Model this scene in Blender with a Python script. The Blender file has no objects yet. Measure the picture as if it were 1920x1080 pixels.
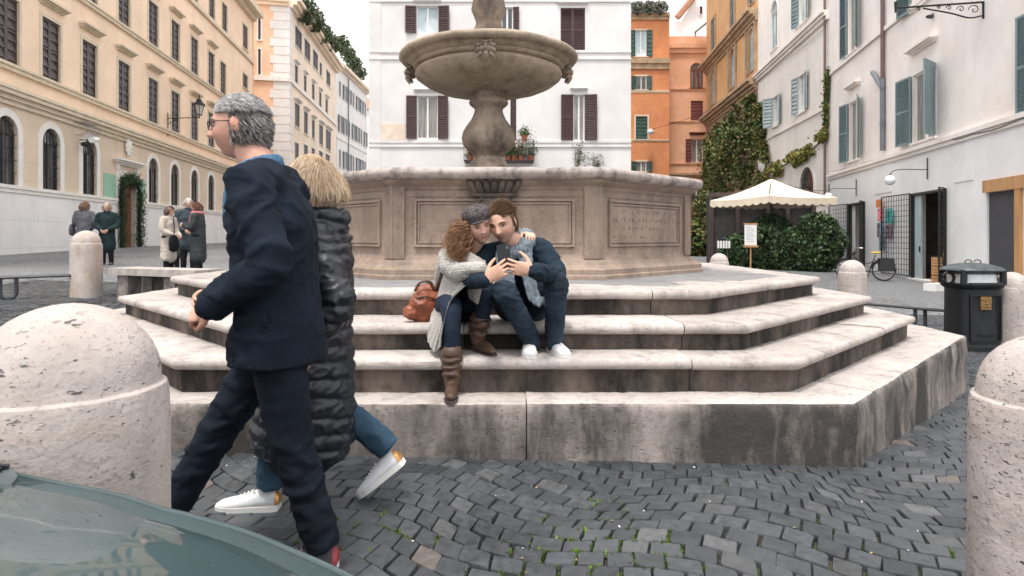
import bpy, bmesh, math, random
import numpy as np
from mathutils import Vector, Matrix, noise
from math import pi, sin, cos, sqrt, radians as R
random.seed(7); rng = np.random.default_rng(7)
sc = bpy.context.scene
C = sc.collection
# ------------------------------------------------------------------ camera, sky, sun, exposure
FPX, CX, HY, CH = 1155.0, 955.0, 445.0, 1.26       # focal length and principal point of the 1920 px photograph, eye height
cam = bpy.data.cameras.new('camera'); camo = bpy.data.objects.new('camera', cam); C.objects.link(camo); sc.camera = camo
cam.sensor_width = 36; cam.lens = 36 * FPX / 1920
cam.shift_x = (960 - CX) / 1920; cam.shift_y = -(540 - HY) / 1920
cam.clip_start = .05; cam.clip_end = 600
camo.location = (0, 0, CH); camo.rotation_euler = (R(90), 0, 0)
cam.dof.use_dof = True; cam.dof.focus_distance = 3.85; cam.dof.aperture_fstop = 7
SUN_EL, SUN_AZ = 70, 200                            # azimuth clockwise from +Y (away from the camera)
w = bpy.data.worlds.new('World'); sc.world = w; w.use_nodes = True
nt = w.node_tree; bg = nt.nodes['Background']
sky = nt.nodes.new('ShaderNodeTexSky'); sky.sky_type = 'NISHITA'; sky.sun_disc = False
sky.sun_elevation = R(SUN_EL); sky.sun_rotation = R(SUN_AZ); sky.air_density = 1.0; sky.dust_density = 4.0; sky.ozone_density = 1.0
hs = nt.nodes.new('ShaderNodeHueSaturation'); hs.inputs['Saturation'].default_value = .12
ov = nt.nodes.new('ShaderNodeMix'); ov.data_type = 'RGBA'; ov.inputs[0].default_value = .7      # even overcast layer over the clear sky
ov.inputs[7].default_value = (9.3, 9.3, 9.5, 1)
nt.links.new(sky.outputs[0], hs.inputs['Color']); nt.links.new(hs.outputs[0], ov.inputs[6]); nt.links.new(ov.outputs[2], bg.inputs[0])
bg.inputs[1].default_value = .108
sl = bpy.data.lights.new('sun', 'SUN'); sl.energy = 1.5; sl.angle = R(10); sl.color = (1, .95, .88)
so = bpy.data.objects.new('sun', sl); C.objects.link(so); so.location = (-20, -20, 40)
_d = Vector((sin(R(SUN_AZ)) * cos(R(SUN_EL)), cos(R(SUN_AZ)) * cos(R(SUN_EL)), sin(R(SUN_EL))))
so.rotation_euler = (-_d).to_track_quat('-Z', 'Y').to_euler()
vs = sc.view_settings; vs.view_transform = 'Standard'; vs.look = 'None'; vs.gamma = 1; vs.exposure = 1.12
sc.render.engine = 'CYCLES'; cy = sc.cycles
cy.use_denoising = True; cy.max_bounces = 6; cy.diffuse_bounces = 4; cy.glossy_bounces = 2; cy.adaptive_threshold = .03; cy.transmission_bounces = 3; cy.transparent_max_bounces = 6
cy.caustics_reflective = cy.caustics_refractive = False
# ------------------------------------------------------------------ helpers
def at(px, py, d):                                   # the point at depth d seen at a pixel of the photograph
    return Vector(((px - CX) / FPX * d, d, CH + (HY - py) / FPX * d))
def srgb(r, g, b): return tuple(((c / 255) / 12.92 if c / 255 < .04045 else ((c / 255 + .055) / 1.055) ** 2.4) for c in (r, g, b))
WM = {}
def wm(o): return WM.get(o.name, Matrix())
def link(o, parent=None, M=None):
    C.objects.link(o); M = M or Matrix(); o.matrix_basis = M; WM[o.name] = M
    if parent is not None:
        o.parent = parent; o.matrix_parent_inverse = wm(parent).inverted()
    return o
def tag(o, label=None, cat=None, group=None, kind=None):
    if label: o['label'] = label
    if cat: o['category'] = cat
    if group: o['group'] = group
    if kind: o['kind'] = kind
    return o
def empty(name, loc, label=None, cat=None, group=None, rz=0):
    o = bpy.data.objects.new(name, None); o.empty_display_size = .2
    link(o, None, Matrix.Translation(Vector(loc)) @ Matrix.Rotation(rz, 4, 'Z')); return tag(o, label, cat, group)
def copy_tree(o, M, parent=None):                    # a thing with its parts and sub-parts, moved by M
    c = o.copy(); link(c, parent, M @ wm(o))
    for ch in o.children: copy_tree(ch, M, c)
    return c
def mesh_obj(name, verts, faces, mat, parent=None, smooth=False, mi=None, center=True, auto=None, cols=None):
    v = np.asarray([tuple(p) for p in verts] if not isinstance(verts, np.ndarray) else verts, dtype=float)
    c = np.zeros(3)
    if center and len(v):
        c = (v.min(0) + v.max(0)) / 2; c[2] = v[:, 2].min()
    me = bpy.data.meshes.new(name); me.from_pydata((v - c).tolist(), [], [list(f) for f in faces])
    for m in (mat if isinstance(mat, (list, tuple)) else [mat]): me.materials.append(m)
    if mi is not None: me.polygons.foreach_set('material_index', mi)
    if cols is not None:
        a = me.color_attributes.new('Col', 'FLOAT_COLOR', 'POINT'); a.data.foreach_set('color', np.asarray(cols, dtype=np.float32).ravel())
    if smooth:
        me.polygons.foreach_set('use_smooth', [True] * len(me.polygons))
        if auto: me.set_sharp_from_angle(angle=R(auto))
    me.validate(); me.update()
    o = bpy.data.objects.new(name, me); return link(o, parent, Matrix.Translation(Vector(c)))
def catmull(P, n):
    P = [Vector(p) for p in P]
    if len(P) < 3 or n < 2: return P
    Q = [P[0] * 2 - P[1]] + P + [P[-1] * 2 - P[-2]]; out = []
    for i in range(1, len(Q) - 2):
        for k in range(n):
            t = k / n; a, b, c, d = Q[i - 1], Q[i], Q[i + 1], Q[i + 2]
            out.append(.5 * ((2 * b) + (c - a) * t + (2 * a - 5 * b + 4 * c - d) * t * t + (3 * b - a - 3 * c + d) * t ** 3))
    out.append(P[-1]); return out
class MB:
    def __init__(s): s.v = []; s.f = []; s.mi = []; s.m = 0; s.M = None; s.c = []; s.col = (1, 1, 1, 1)
    def add(s, vs, fs):
        k = len(s.v)
        for p in vs:
            p = Vector(p); s.v.append(s.M @ p if s.M else p); s.c.append(s.col)
        for f in fs: s.f.append([i + k for i in f]); s.mi.append(s.m)
        return k
    def hexa(s, p):                                  # 8 points: bottom ring 0-3 (ccw from above), top ring 4-7
        s.add(p, [(3, 2, 1, 0), (4, 5, 6, 7), (0, 1, 5, 4), (1, 2, 6, 5), (2, 3, 7, 6), (3, 0, 4, 7)])
    def box(s, a, b):
        (x0, y0, z0), (x1, y1, z1) = a, b
        s.hexa([(x0, y0, z0), (x1, y0, z0), (x1, y1, z0), (x0, y1, z0), (x0, y0, z1), (x1, y0, z1), (x1, y1, z1), (x0, y1, z1)])
    def cbox(s, c, sz): s.box([c[i] - sz[i] / 2 for i in range(3)], [c[i] + sz[i] / 2 for i in range(3)])
    def prism(s, poly, z0, z1):
        n = len(poly); s.add([(x, y, z0) for x, y in poly] + [(x, y, z1) for x, y in poly],
            [tuple(range(n - 1, -1, -1)), tuple(range(n, 2 * n))] + [(i, (i + 1) % n, n + (i + 1) % n, n + i) for i in range(n)])
    def loft(s, rings, cap=True, closed=True):
        n = len(rings[0]); vs = [p for r in rings for p in r]; fs = []
        for i in range(len(rings) - 1):
            for j in range(n if closed else n - 1):
                fs.append((i * n + j, i * n + (j + 1) % n, (i + 1) * n + (j + 1) % n, (i + 1) * n + j))
        if cap and closed: fs += [tuple(range(n - 1, -1, -1)), tuple(range((len(rings) - 1) * n, len(rings) * n))]
        s.add(vs, fs)
    def tube(s, P, r, n=8, res=0, side=None, cap=True, round_=False):
        P = [Vector(p) for p in P]; rr = list(r) if isinstance(r, (list, tuple)) and len(r) == len(P) and not (len(P) == 2 and side is not None and not isinstance(r[0], (tuple, list))) else [r] * len(P)
        rr = [(q, q) if not isinstance(q, (tuple, list)) else q for q in rr]
        if res:
            m = len(P); P2 = catmull(P, res); t = [i / res for i in range(len(P2))] if m > 2 else None
            if m > 2:
                ra = catmull([(a, b, 0) for a, b in rr], res); rr = [(max(q[0], 1e-4), max(q[1], 1e-4)) for q in ra]; P = P2
        rings = []; prev = None
        for i, p in enumerate(P):
            t = (P[min(i + 1, len(P) - 1)] - P[max(i - 1, 0)])
            t = t.normalized() if t.length > 1e-9 else Vector((0, 0, 1))
            if side is not None: a = Vector(side)
            elif prev is not None: a = prev
            else: a = Vector((1, 0, 0)) if abs(t.x) < .9 else Vector((0, 1, 0))
            a = a - t * a.dot(t)
            if a.length < 1e-4: a = t.orthogonal()
            a.normalize(); b = t.cross(a); prev = a
            rings.append((p, t, a, b, rr[i]))
        out = []
        def ring(p, a, b, q, k=1): return [p + a * (cos(2 * pi * j / n) * q[0] * k) + b * (sin(2 * pi * j / n) * q[1] * k) for j in range(n)]
        if round_:
            p, t, a, b, q = rings[0]; m = min(q)
            for e in (75, 45, 20): out.append(ring(p - t * (m * sin(R(e))), a, b, q, cos(R(e))))
        for p, t, a, b, q in rings: out.append(ring(p, a, b, q))
        if round_:
            p, t, a, b, q = rings[-1]; m = min(q)
            for e in (20, 45, 75): out.append(ring(p + t * (m * sin(R(e))), a, b, q, cos(R(e))))
        s.loft(out, cap)
    def lathe(s, prof, c=(0, 0, 0), n=24, a0=0, a1=2 * pi, fn=None):
        full = abs(a1 - a0 - 2 * pi) < 1e-6; k = n if full else n + 1; rings = []
        for r, z in prof:
            rings.append([(c[0] + r * cos(a0 + (a1 - a0) * j / n), c[1] + r * sin(a0 + (a1 - a0) * j / n), c[2] + z) for j in range(k)])
        s.loft(rings, cap=True, closed=full)
    def ball(s, c, r, n=10, m=7, M=None):
        r = (r, r, r) if not isinstance(r, (tuple, list)) else r; vs = []; fs = []
        for i in range(1, m):
            th = pi * i / m
            for j in range(n):
                p = Vector((r[0] * sin(th) * cos(2 * pi * j / n), r[1] * sin(th) * sin(2 * pi * j / n), r[2] * cos(th)))
                vs.append((M @ p if M else p) + Vector(c))
        for i in range(m - 2):
            for j in range(n): fs.append((i * n + j, (i + 1) * n + j, (i + 1) * n + (j + 1) % n, i * n + (j + 1) % n))
        t = Vector((0, 0, r[2])); vs += [(M @ t if M else t) + Vector(c), (M @ -t if M else -t) + Vector(c)]; k = (m - 1) * n
        for j in range(n): fs += [(k, j, (j + 1) % n), (k + 1, (m - 2) * n + (j + 1) % n, (m - 2) * n + j)]
        s.add(vs, fs)
    def build(s, name, mat, parent=None, smooth=False, auto=None, center=True, color=False):
        return mesh_obj(name, s.v, s.f, mat, parent, smooth, s.mi if isinstance(mat, (list, tuple)) else None, center, auto, s.c if color else None)
# ------------------------------------------------------------------ materials
class NT:
    def __init__(s, name):
        s.m = bpy.data.materials.new(name); s.m.use_nodes = True; s.t = s.m.node_tree; s.b = s.t.nodes['Principled BSDF']; s.pos = s.t.nodes.new('ShaderNodeNewGeometry').outputs['Position']
    def n(s, ty, **k):
        x = s.t.nodes.new('ShaderNode' + ty)
        for a, v in k.items(): setattr(x, a, v)
        return x
    def l(s, a, b): s.t.links.new(a, b)
    def val(s, x, i, v):
        if hasattr(v, 'links') or isinstance(v, bpy.types.NodeSocket): s.l(v, x.inputs[i])
        else: x.inputs[i].default_value = v
    def noise(s, scale, detail=4, rough=.55, vec=None, stretch=None, dist=0):
        v = vec or s.pos
        if stretch:
            mp = s.n('Mapping'); s.l(v, mp.inputs[0]); mp.inputs['Scale'].default_value = stretch; v = mp.outputs[0]
        x = s.n('TexNoise'); s.l(v, x.inputs['Vector']); x.inputs['Scale'].default_value = scale; x.inputs['Detail'].default_value = detail; x.inputs['Roughness'].default_value = rough; x.inputs['Distortion'].default_value = dist
        return x.outputs[0]
    def ramp(s, f, lo, hi, a=0., b=1.):
        x = s.n('MapRange'); s.l(f, x.inputs[0]); x.inputs[1].default_value = lo; x.inputs[2].default_value = hi; x.inputs[3].default_value = a; x.inputs[4].default_value = b; return x.outputs[0]
    def mul(s, a, b, op='MULTIPLY'):
        x = s.n('Math', operation=op); s.val(x, 0, a); s.val(x, 1, b); return x.outputs[0]
    def mix(s, f, a, b, mode='MIX'):
        x = s.n('Mix', data_type='RGBA', blend_type=mode)
        s.val(x, 0, f)
        for i, v in ((6, a), (7, b)): s.val(x, i, v if not isinstance(v, tuple) else (*v[:3], 1))
        return x.outputs[2]
    def bump(s, h, st=.3, dist=.01, prev=None):
        x = s.n('Bump'); s.l(h, x.inputs['Height']); x.inputs['Strength'].default_value = st; x.inputs['Distance'].default_value = dist
        if prev is not None: s.l(prev, x.inputs['Normal'])
        return x.outputs[0]
    def out(s, col=None, rough=None, norm=None, **k):
        if col is not None: s.val(s.b, 'Base Color', (*col[:3], 1) if isinstance(col, tuple) else col)
        if rough is not None: s.val(s.b, 'Roughness', rough)
        if norm is not None: s.l(norm, s.b.inputs['Normal'])
        for a, v in k.items(): s.b.inputs[a.replace('_', ' ')].default_value = v
        return s.m
def plain(name, col, rough=.6, var=.12, scale=6, bump=.15, bscale=60, metal=0, spec=.4, dist=.004, stretch=None, attr=False, **k):
    t = NT(name); f = t.noise(scale, 3, stretch=stretch)
    base = (*col, 1)
    if attr:
        a = t.n('VertexColor', layer_name='Col'); base = a.outputs[0]
        c = t.mix(1.0, base, t.mix(t.ramp(f, .3, .7), (1 - var,) * 3, (1 + var,) * 3), 'MULTIPLY')
    else: c = t.mix(t.ramp(f, .3, .7), tuple(x * (1 - var) for x in col), tuple(min(1, x * (1 + var)) for x in col))
    nm = t.bump(t.noise(bscale, 2), bump, dist) if bump else None
    return t.out(c, rough, nm, Metallic=metal, Specular_IOR_Level=spec, **k)
def stucco(name, col, stain=.25, dirt=(.25, .22, .2), warm=None, blk=None):
    t = NT(name); f = t.noise(.55, 4, .65); g = t.noise(1.6, 3, .6, stretch=(1, 1, .22)); h = t.noise(5, 3, .7)
    c = t.mix(t.ramp(f, .35, .7), tuple(x * .9 for x in col), tuple(min(1, x * 1.06) for x in col))
    if warm: c = t.mix(t.ramp(t.noise(.8, 3, .6), .5, .72, 0, .6), c, warm)
    c = t.mix(t.mul(t.ramp(g, .52, .8), stain), c, dirt)
    c = t.mix(t.mul(t.ramp(h, .55, .85), .12), c, (1, 1, 1))
    if blk:                                          # ashlar courses ruled into the render: a shallow groove, colour and relief
        sp = t.n('SeparateXYZ'); t.l(t.pos, sp.inputs[0]); q = t.mul(t.mul(sp.outputs[2], 1 / blk), 1.0, 'FRACT'); ln = t.ramp(q, 0, .05, 1, 0)
        c = t.mix(t.mul(ln, .35), c, tuple(x * .5 for x in col))
    nm = t.bump(t.noise(6, 4, .7), .3, .012)
    return t.out(c, .88, nm, Specular_IOR_Level=.2)
def travertine(name, col, grime=.5, pits=.55, dark=(.05, .045, .042), gscale=2.2, lo=.42, hi=.68, rust=0, big=0):
    t = NT(name); f = t.noise(1.7, 3, .6); band = t.noise(5, 3, .6, stretch=(1, 1, 4.5)); gr = t.noise(gscale, 5, .68, stretch=(1.6, 1.6, .55)); g2 = t.noise(13, 3, .7)
    oi = t.n('ObjectInfo')
    c = t.mix(t.ramp(f, .3, .7), tuple(x * .82 for x in col), tuple(min(1, x * 1.08) for x in col))
    c = t.mix(t.ramp(band, .45, .75, 0, .35), c, tuple(x * y for x, y in zip(col, (.86, .76, .66))))
    c = t.mix(1.0, c, t.mix(oi.outputs['Random'], (.88, .87, .86), (1.06, 1.05, 1.05)), 'MULTIPLY')
    c = t.mix(t.mul(t.ramp(gr, lo, hi), grime), c, dark)
    c = t.mix(t.mul(t.ramp(g2, .5, .75), grime * .55), c, dark)
    if rust: c = t.mix(t.mul(t.ramp(t.noise(4.5, 4, .6, stretch=(1, 1, .35)), .5, .62), rust), c, (.34, .17, .05))
    p1 = t.noise(34, 2, .62, stretch=(1, 1, 2.6)); pm = t.ramp(p1, .625, .70)
    p2 = t.noise(110, 1, .6); pm2 = t.ramp(p2, .62, .72)
    pk = t.ramp(t.noise(3.1, 2, .6), .38, .6)
    pm = t.mul(pm, pk); c = t.mix(t.mul(pm, pits), c, tuple(x * .22 for x in col)); c = t.mix(t.mul(pm2, pits * .55), c, tuple(x * .35 for x in col))
    if big:
        pb = t.mul(t.ramp(t.noise(15, 3, .7, stretch=(1, 1, 1.9)), .645, .69), .9); c = t.mix(pb, c, tuple(x * .14 for x in col)); pm = t.mul(pm, pb, 'ADD')
    nm = t.bump(t.mul(pm, -1.0), .7, .012, t.bump(p2, .35, .004, t.bump(t.noise(8, 3, .65), .5, .02)))
    return t.out(c, .86, nm, Specular_IOR_Level=.25)
M = {}
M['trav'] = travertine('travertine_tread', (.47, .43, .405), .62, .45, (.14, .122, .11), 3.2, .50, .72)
M['trav_riser'] = travertine('travertine_grime_shade', (.20, .165, .142), .95, .25, (.018, .016, .015), 1.5, .32, .58)  # step risers: grime, with the risers' own shade also mixed into the dark colour
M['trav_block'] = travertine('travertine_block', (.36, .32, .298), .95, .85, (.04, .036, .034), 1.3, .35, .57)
M['trav_basin'] = travertine('travertine_basin', (.33, .255, .205), .55, .1, (.085, .068, .058), 2.2, .42, .68)
M['trav_rim'] = travertine('travertine_rim', (.44, .39, .36), .7, .35, (.07, .062, .06), 5, .46, .66)
M['trav_bowl'] = travertine('travertine_bowl', (.50, .405, .31), .6, .25, (.10, .07, .05), 3.0, .48, .72)
M['trav_ped'] = travertine('travertine_pedestal', (.34, .27, .21), .75, .3, (.05, .04, .035), 3.2, .42, .66)
M['trav_bollard'] = travertine('travertine_bollard', (.50, .45, .425), .3, 1.0, (.16, .14, .13), big=1)
M['trav_rust'] = travertine('travertine_rusty', (.52, .465, .43), .2, .6, rust=.3)
M['trav_arms'] = travertine('travertine_blackened', (.14, .11, .09), .7, .3, (.03, .027, .025), 5, .4, .66)
M['platform'] = travertine('platform_stone', (.27, .265, .27), .45, .3, (.10, .10, .10), 3)
# ------------------------------------------------------------------ ground: the piazza falls from left to right
GP = np.array([(1.94, 3.53, -1.311), (4.38, 6.02, -1.484), (6.5, 8.0, -1.455), (-2.0, 3.5, -1.22), (-6.2, 9.03, -.86), (-11.7, 17.9, -.74), (-15.75, 19.05, -.495), (-17.2, 29.8, -.39),
    (14, 21.3, -1.475), (15.5, 30, -1.35), (12.5, 27, -1.3), (-1.05, 1.47, -1.15), (1.63, 1.87, -1.30), (4.7, 13.8, -1.36), (5.62, 10.1, -1.37), (-.2, 14, -1.1), (0, 29, -1.0), (-20, 50, -.3), (18, 57, -1.1), (8, 57, -1.1),
    (-.7, 2.3, -1.23), (0, -3, -1.2), (-6, -3, -1.0), (8, -3, -1.45), (11, 12, -1.47), (-10, 5, -.85), (-20, 85, -.2), (60, 100, -1), (-60, 100, 0), (60, -20, -1.4), (-60, -20, -.3)])
def _phi(r): return np.where(r > 1e-9, r * r * np.log(np.maximum(r, 1e-9)), 0)
_n = len(GP); _K = _phi(np.linalg.norm(GP[:, None, :2] - GP[None, :, :2], axis=2)) + np.eye(_n) * .6
_P = np.c_[np.ones(_n), GP[:, :2]]; _A = np.block([[_K, _P], [_P.T, np.zeros((3, 3))]]); _w = np.linalg.solve(_A, np.r_[GP[:, 2], 0, 0, 0])
def gzv(x, y):
    x = np.asarray(x, float); y = np.asarray(y, float); q = np.stack([x, y], -1)
    r = np.linalg.norm(q[..., None, :] - GP[:, :2], axis=-1)
    return CH + _phi(r) @ _w[:_n] + _w[_n] + x * _w[_n + 1] + y * _w[_n + 2]
def gz(x, y): return float(gzv([x], [y])[0])
def gat(px, py):                                     # where the sight line through a pixel meets the pavement
    lo, hi = .4, 90.
    for _ in range(50):
        m = (lo + hi) / 2; p = at(px, py, m)
        if p.z > gz(p.x, p.y): lo = m
        else: hi = m
    return at(px, py, lo)
# far paving material: the setts are too small to tell apart there
t = NT('paving_far'); vo = t.n('TexVoronoi', feature='DISTANCE_TO_EDGE'); t.l(t.pos, vo.inputs['Vector']); vo.inputs['Scale'].default_value = 8; vo.inputs['Randomness'].default_value = .55
vc = t.n('TexVoronoi'); t.l(t.pos, vc.inputs['Vector']); vc.inputs['Scale'].default_value = 8; vc.inputs['Randomness'].default_value = .55
joint = t.ramp(vo.outputs[0], .02, .09); big = t.noise(.5, 5, .6)
c = t.mix(t.ramp(vc.outputs['Color'], 0, 1), (.125, .133, .142), (.21, .22, .23)); c = t.mix(t.ramp(big, .35, .7, 0, .5), c, (.25, .255, .265)); c = t.mix(joint, (.07, .065, .06), c)
M['paving'] = t.out(c, .62, t.bump(joint, .5, .02, t.bump(t.noise(60), .2, .004)), Specular_IOR_Level=.45)
t = NT('sett_basalt'); a = t.n('VertexColor', layer_name='Col'); f = t.noise(22, 3, .65); g = t.noise(2.2, 4)
c = t.mix(1.0, a.outputs[0], t.mix(t.ramp(f, .3, .72), (.62, .62, .63), (1.32, 1.32, 1.32)), 'MULTIPLY'); c = t.mix(t.ramp(g, .42, .72, 0, .4), c, (.095, .10, .106))
M['sett'] = t.out(c, t.ramp(f, .3, .7, .38, .62), t.bump(t.noise(30, 4, .7), .5, .006), Specular_IOR_Level=.5)
t = NT('joint_sand'); f = t.noise(1.8, 4, .6); h = t.noise(40, 3)
c = t.mix(t.ramp(h, .3, .7), (.02, .017, .014), (.06, .05, .042)); c = t.mix(t.mul(t.ramp(f, .5, .62), t.ramp(t.noise(9, 4), .42, .6)), c, (.075, .11, .02))
M['joint'] = t.out(c, .95, t.bump(h, .5, .006))
# fountain plan: nearly regular octagons round one centre
FC = Vector((-.14, 7.75))
STEPS = [  # top z, front depth, half front, diagonal run
    (.306, 3.53, 2.13, 2.45), (.520, 3.73, 1.90, 2.06), (.691, 4.007, 1.70, 1.94), (.873, 4.47, 1.60, 1.60)]
def octo(A, hw, dg):
    Wd = hw + dg; k = A - dg
    return [Vector((FC.x + x, FC.y + y)) for x, y in ((-hw, -A), (hw, -A), (Wd, -k), (Wd, k), (hw, A), (-hw, A), (-Wd, k), (-Wd, -k))]
O1 = octo(FC.y - STEPS[0][1], STEPS[0][2], STEPS[0][3])
def inside(poly, x, y, m=0):
    for i in range(len(poly)):
        a, b = poly[i], poly[(i + 1) % len(poly)]; e = (b - a).normalized()
        if (x - a.x) * e.y - (y - a.y) * e.x > m: return False
    return True
def ground_sheet():
    xs = np.unique(np.concatenate([np.linspace(-120, -12, 12), np.linspace(-12, 12, 49), np.linspace(12, 120, 12)])); ys = np.unique(np.concatenate([np.linspace(-40, -2, 6), np.linspace(-2, 14, 33), np.linspace(14, 60, 24), np.linspace(60, 200, 8)]))
    X, Y = np.meshgrid(xs, ys); Z = gzv(np.clip(X, -35, 35), np.clip(Y, -10, 90)) - .004
    near = (X > -9) & (X < 10) & (Y > -.5) & (Y < 11.5)
    Z = np.where(near, Z - .026, Z); n = len(xs); V = np.stack([X, Y, Z], -1).reshape(-1, 3); Fc = []; mi = []
    for j in range(len(ys) - 1):
        for i in range(n - 1):
            Fc.append((j * n + i, j * n + i + 1, (j + 1) * n + i + 1, (j + 1) * n + i)); mi.append(1 if near[j, i] and near[j + 1, i + 1] else 0)
    return tag(mesh_obj('ground', V, Fc, [M['paving'], M['joint']], None, True, mi, center=False), kind='structure')
ground = ground_sheet()
def setts():
    a = .120; gap = .0034; out = []
    def wp(u, v):
        x = u + .05 * sin(v * 4.3 + .6 * u) + .02 * sin(u * 7.1)
        y = v + .11 * cos(2 * pi * (u + .15 * sin(v)) / 1.45) + .03 * sin(u * 3.3 + v * 2)
        return x * .94 + y * .34, y * .94 - x * .34
    for j in range(-70, 150):
        for i in range(-95, 110):
            h = (j * 7919 + i * 104729) % 1000 / 1000.
            u = (i + (.5 if j % 2 else 0)) * a * 1.05; v = j * a
            x, y = wp(u, v)
            if not (-8.6 < x < 9.6 and 1.15 < y < 11.3): continue
            if abs(x) > y * .84 + 1.6: continue
            if inside(O1, x, y, -.05): continue
            k = .5 + .06 * (h - .5); q = [wp(u + sx * a * 1.05 * k, v + sy * a * .5) for sx, sy in ((-1, -1), (1, -1), (1, 1), (-1, 1))]
            r = random.Random(j * 1000 + i)
            cx = sum(p[0] for p in q) / 4; cy_ = sum(p[1] for p in q) / 4
            q = [(cx + (p[0] - cx) * (1 - 2 * gap / a) + r.uniform(-.006, .006), cy_ + (p[1] - cy_) * (1 - 2 * gap / a) + r.uniform(-.006, .006)) for p in q]
            if abs(x) < 3.2 and y < 3.6 or y < 6: q2 = []; 
            out.append((cx, cy_, q, r))
    return out
def sett_geo(cx, cy_, q, r):
    zt = gz(cx, cy_); tx, ty, dz = r.uniform(-.04, .04), r.uniform(-.04, .04), r.uniform(-.004, .003); vs = []
    P = []
    for i in range(4):                                # corners cut so that the outline is a worn octagon
        p, nx, pv = q[i], q[(i + 1) % 4], q[i - 1]; k = r.uniform(.03, .10)
        P += [(p[0] + (pv[0] - p[0]) * k, p[1] + (pv[1] - p[1]) * k), (p[0] + (nx[0] - p[0]) * k, p[1] + (nx[1] - p[1]) * k)]
    slope = lambda x, y: zt + dz + (x - cx) * (tx - .02) + (y - cy_) * ty
    for (x, y) in P: vs.append((x, y, slope(x, y) - .045))
    for (x, y) in P: vs.append((x, y, slope(x, y) - .007))
    for (x, y) in P: vs.append((cx + (x - cx) * .945, cy_ + (y - cy_) * .945, slope(x, y)))
    fs = [(k * 8 + i, k * 8 + (i + 1) % 8, k * 8 + 8 + (i + 1) % 8, k * 8 + 8 + i) for k in (0, 1) for i in range(8)] + [tuple(range(16, 24))]
    b = r.uniform(.62, 1.25); col = [.046 * b, .051 * b, .057 * b]; u = r.random()
    if u < .012: col = [.11, .09, .078]
    elif u < .12: col = [.075 * b, .077 * b, .08 * b]
    return vs, fs, (*col, 1)
S_ = setts()
def vis(s):
    x, y = s[0], s[1]; px = CX + x / y * FPX; py = HY + (CH - gz(x, y)) / y * FPX
    ok = 300 < px < 1825 and py < 1085 and not (px < 640 and py > 950 + (px - 297) * .36)
    return 1 / y if ok else -y
S_.sort(key=vis, reverse=True)
for s in S_[:300]:
    vs, fs, col = sett_geo(*s); mesh_obj('paving_sett', vs, fs, M['sett'], ground, True, cols=[col] * len(vs), auto=40)
mb = MB()
for s in S_[300:]:
    vs, fs, col = sett_geo(*s); mb.col = col; mb.add(vs, fs)
tag(mb.build('paving_setts', M['sett'], ground, True, auto=40, color=True), kind='stuff')
# moss and sprouting weeds in the joints
M['moss'] = plain('moss', (.09, .15, .022), .9, .4, 30, .5, 120, attr=True)
mb = MB(); r = random.Random(3)
for s in S_[:700]:
    cx, cy_, q, _r = s; w_ = math.exp(-((cx - .25) / 1.1) ** 2 - ((cy_ - 2.2) / .55) ** 2)
    if noise.noise(Vector((cx * 1.3, cy_ * 1.3, 5))) + 1.0 * w_ < .62: continue
    for e in range(2):
        if r.random() < .45: continue
        p0, p1 = q[e], q[e + 1]
        for k in range(r.randint(6, 22)):
            t_ = r.random(); x = p0[0] + (p1[0] - p0[0]) * t_ + r.uniform(-.007, .007); y = p0[1] + (p1[1] - p0[1]) * t_ - (.006 if e == 0 else 0) + r.uniform(-.007, .007); z = gz(x, y) - .02
            g = r.uniform(.6, 1.5); mb.col = (.085 * g, .14 * g, .02 * g, 1); h = r.uniform(.012, .032); an = r.uniform(0, 6.3); dx, dy = cos(an) * .006, sin(an) * .006
            lx, ly = r.uniform(-.012, .012), r.uniform(-.012, .012)
            mb.add([(x - dx, y - dy, z), (x + dx, y + dy, z), (x + dx * .8 + lx, y + dy * .8 + ly, z + h), (x - dx * .8 + lx, y - dy * .8 + ly, z + h * .9)], [(0, 1, 2, 3)])
moss = mb.build('moss', M['moss'], None, color=True); tag(moss, 'bright green moss tufts growing in the paving joints', 'moss', kind='stuff')
# litter of pale specks and dead leaves caught in the joints
mb = MB()
for k in range(260):
    s = S_[r.randrange(1400)]; p = s[2][r.randrange(4)]; x, y = p[0] + r.uniform(-.03, .03), p[1] + r.uniform(-.03, .03); z = gz(x, y) + r.uniform(-.006, .004)
    g = r.choice([(.5, .47, .42, 1), (.3, .22, .13, 1), (.6, .58, .55, 1), (.22, .16, .1, 1)]); mb.col = g; a_ = r.uniform(.003, .009); an = r.uniform(0, 3)
    mb.add([(x + a_ * cos(an + q_ * pi / 2) * (1 if q_ % 2 else .6), y + a_ * sin(an + q_ * pi / 2), z + r.uniform(0, .006)) for q_ in range(4)], [(0, 1, 2, 3)])
M['litter'] = plain('litter', (.5, .5, .5), .9, .1, 50, 0, attr=True)
tag(mb.build('litter', M['litter'], None, color=True), 'pale crumbs and dry leaf bits caught between setts', 'litter', kind='stuff')
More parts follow.
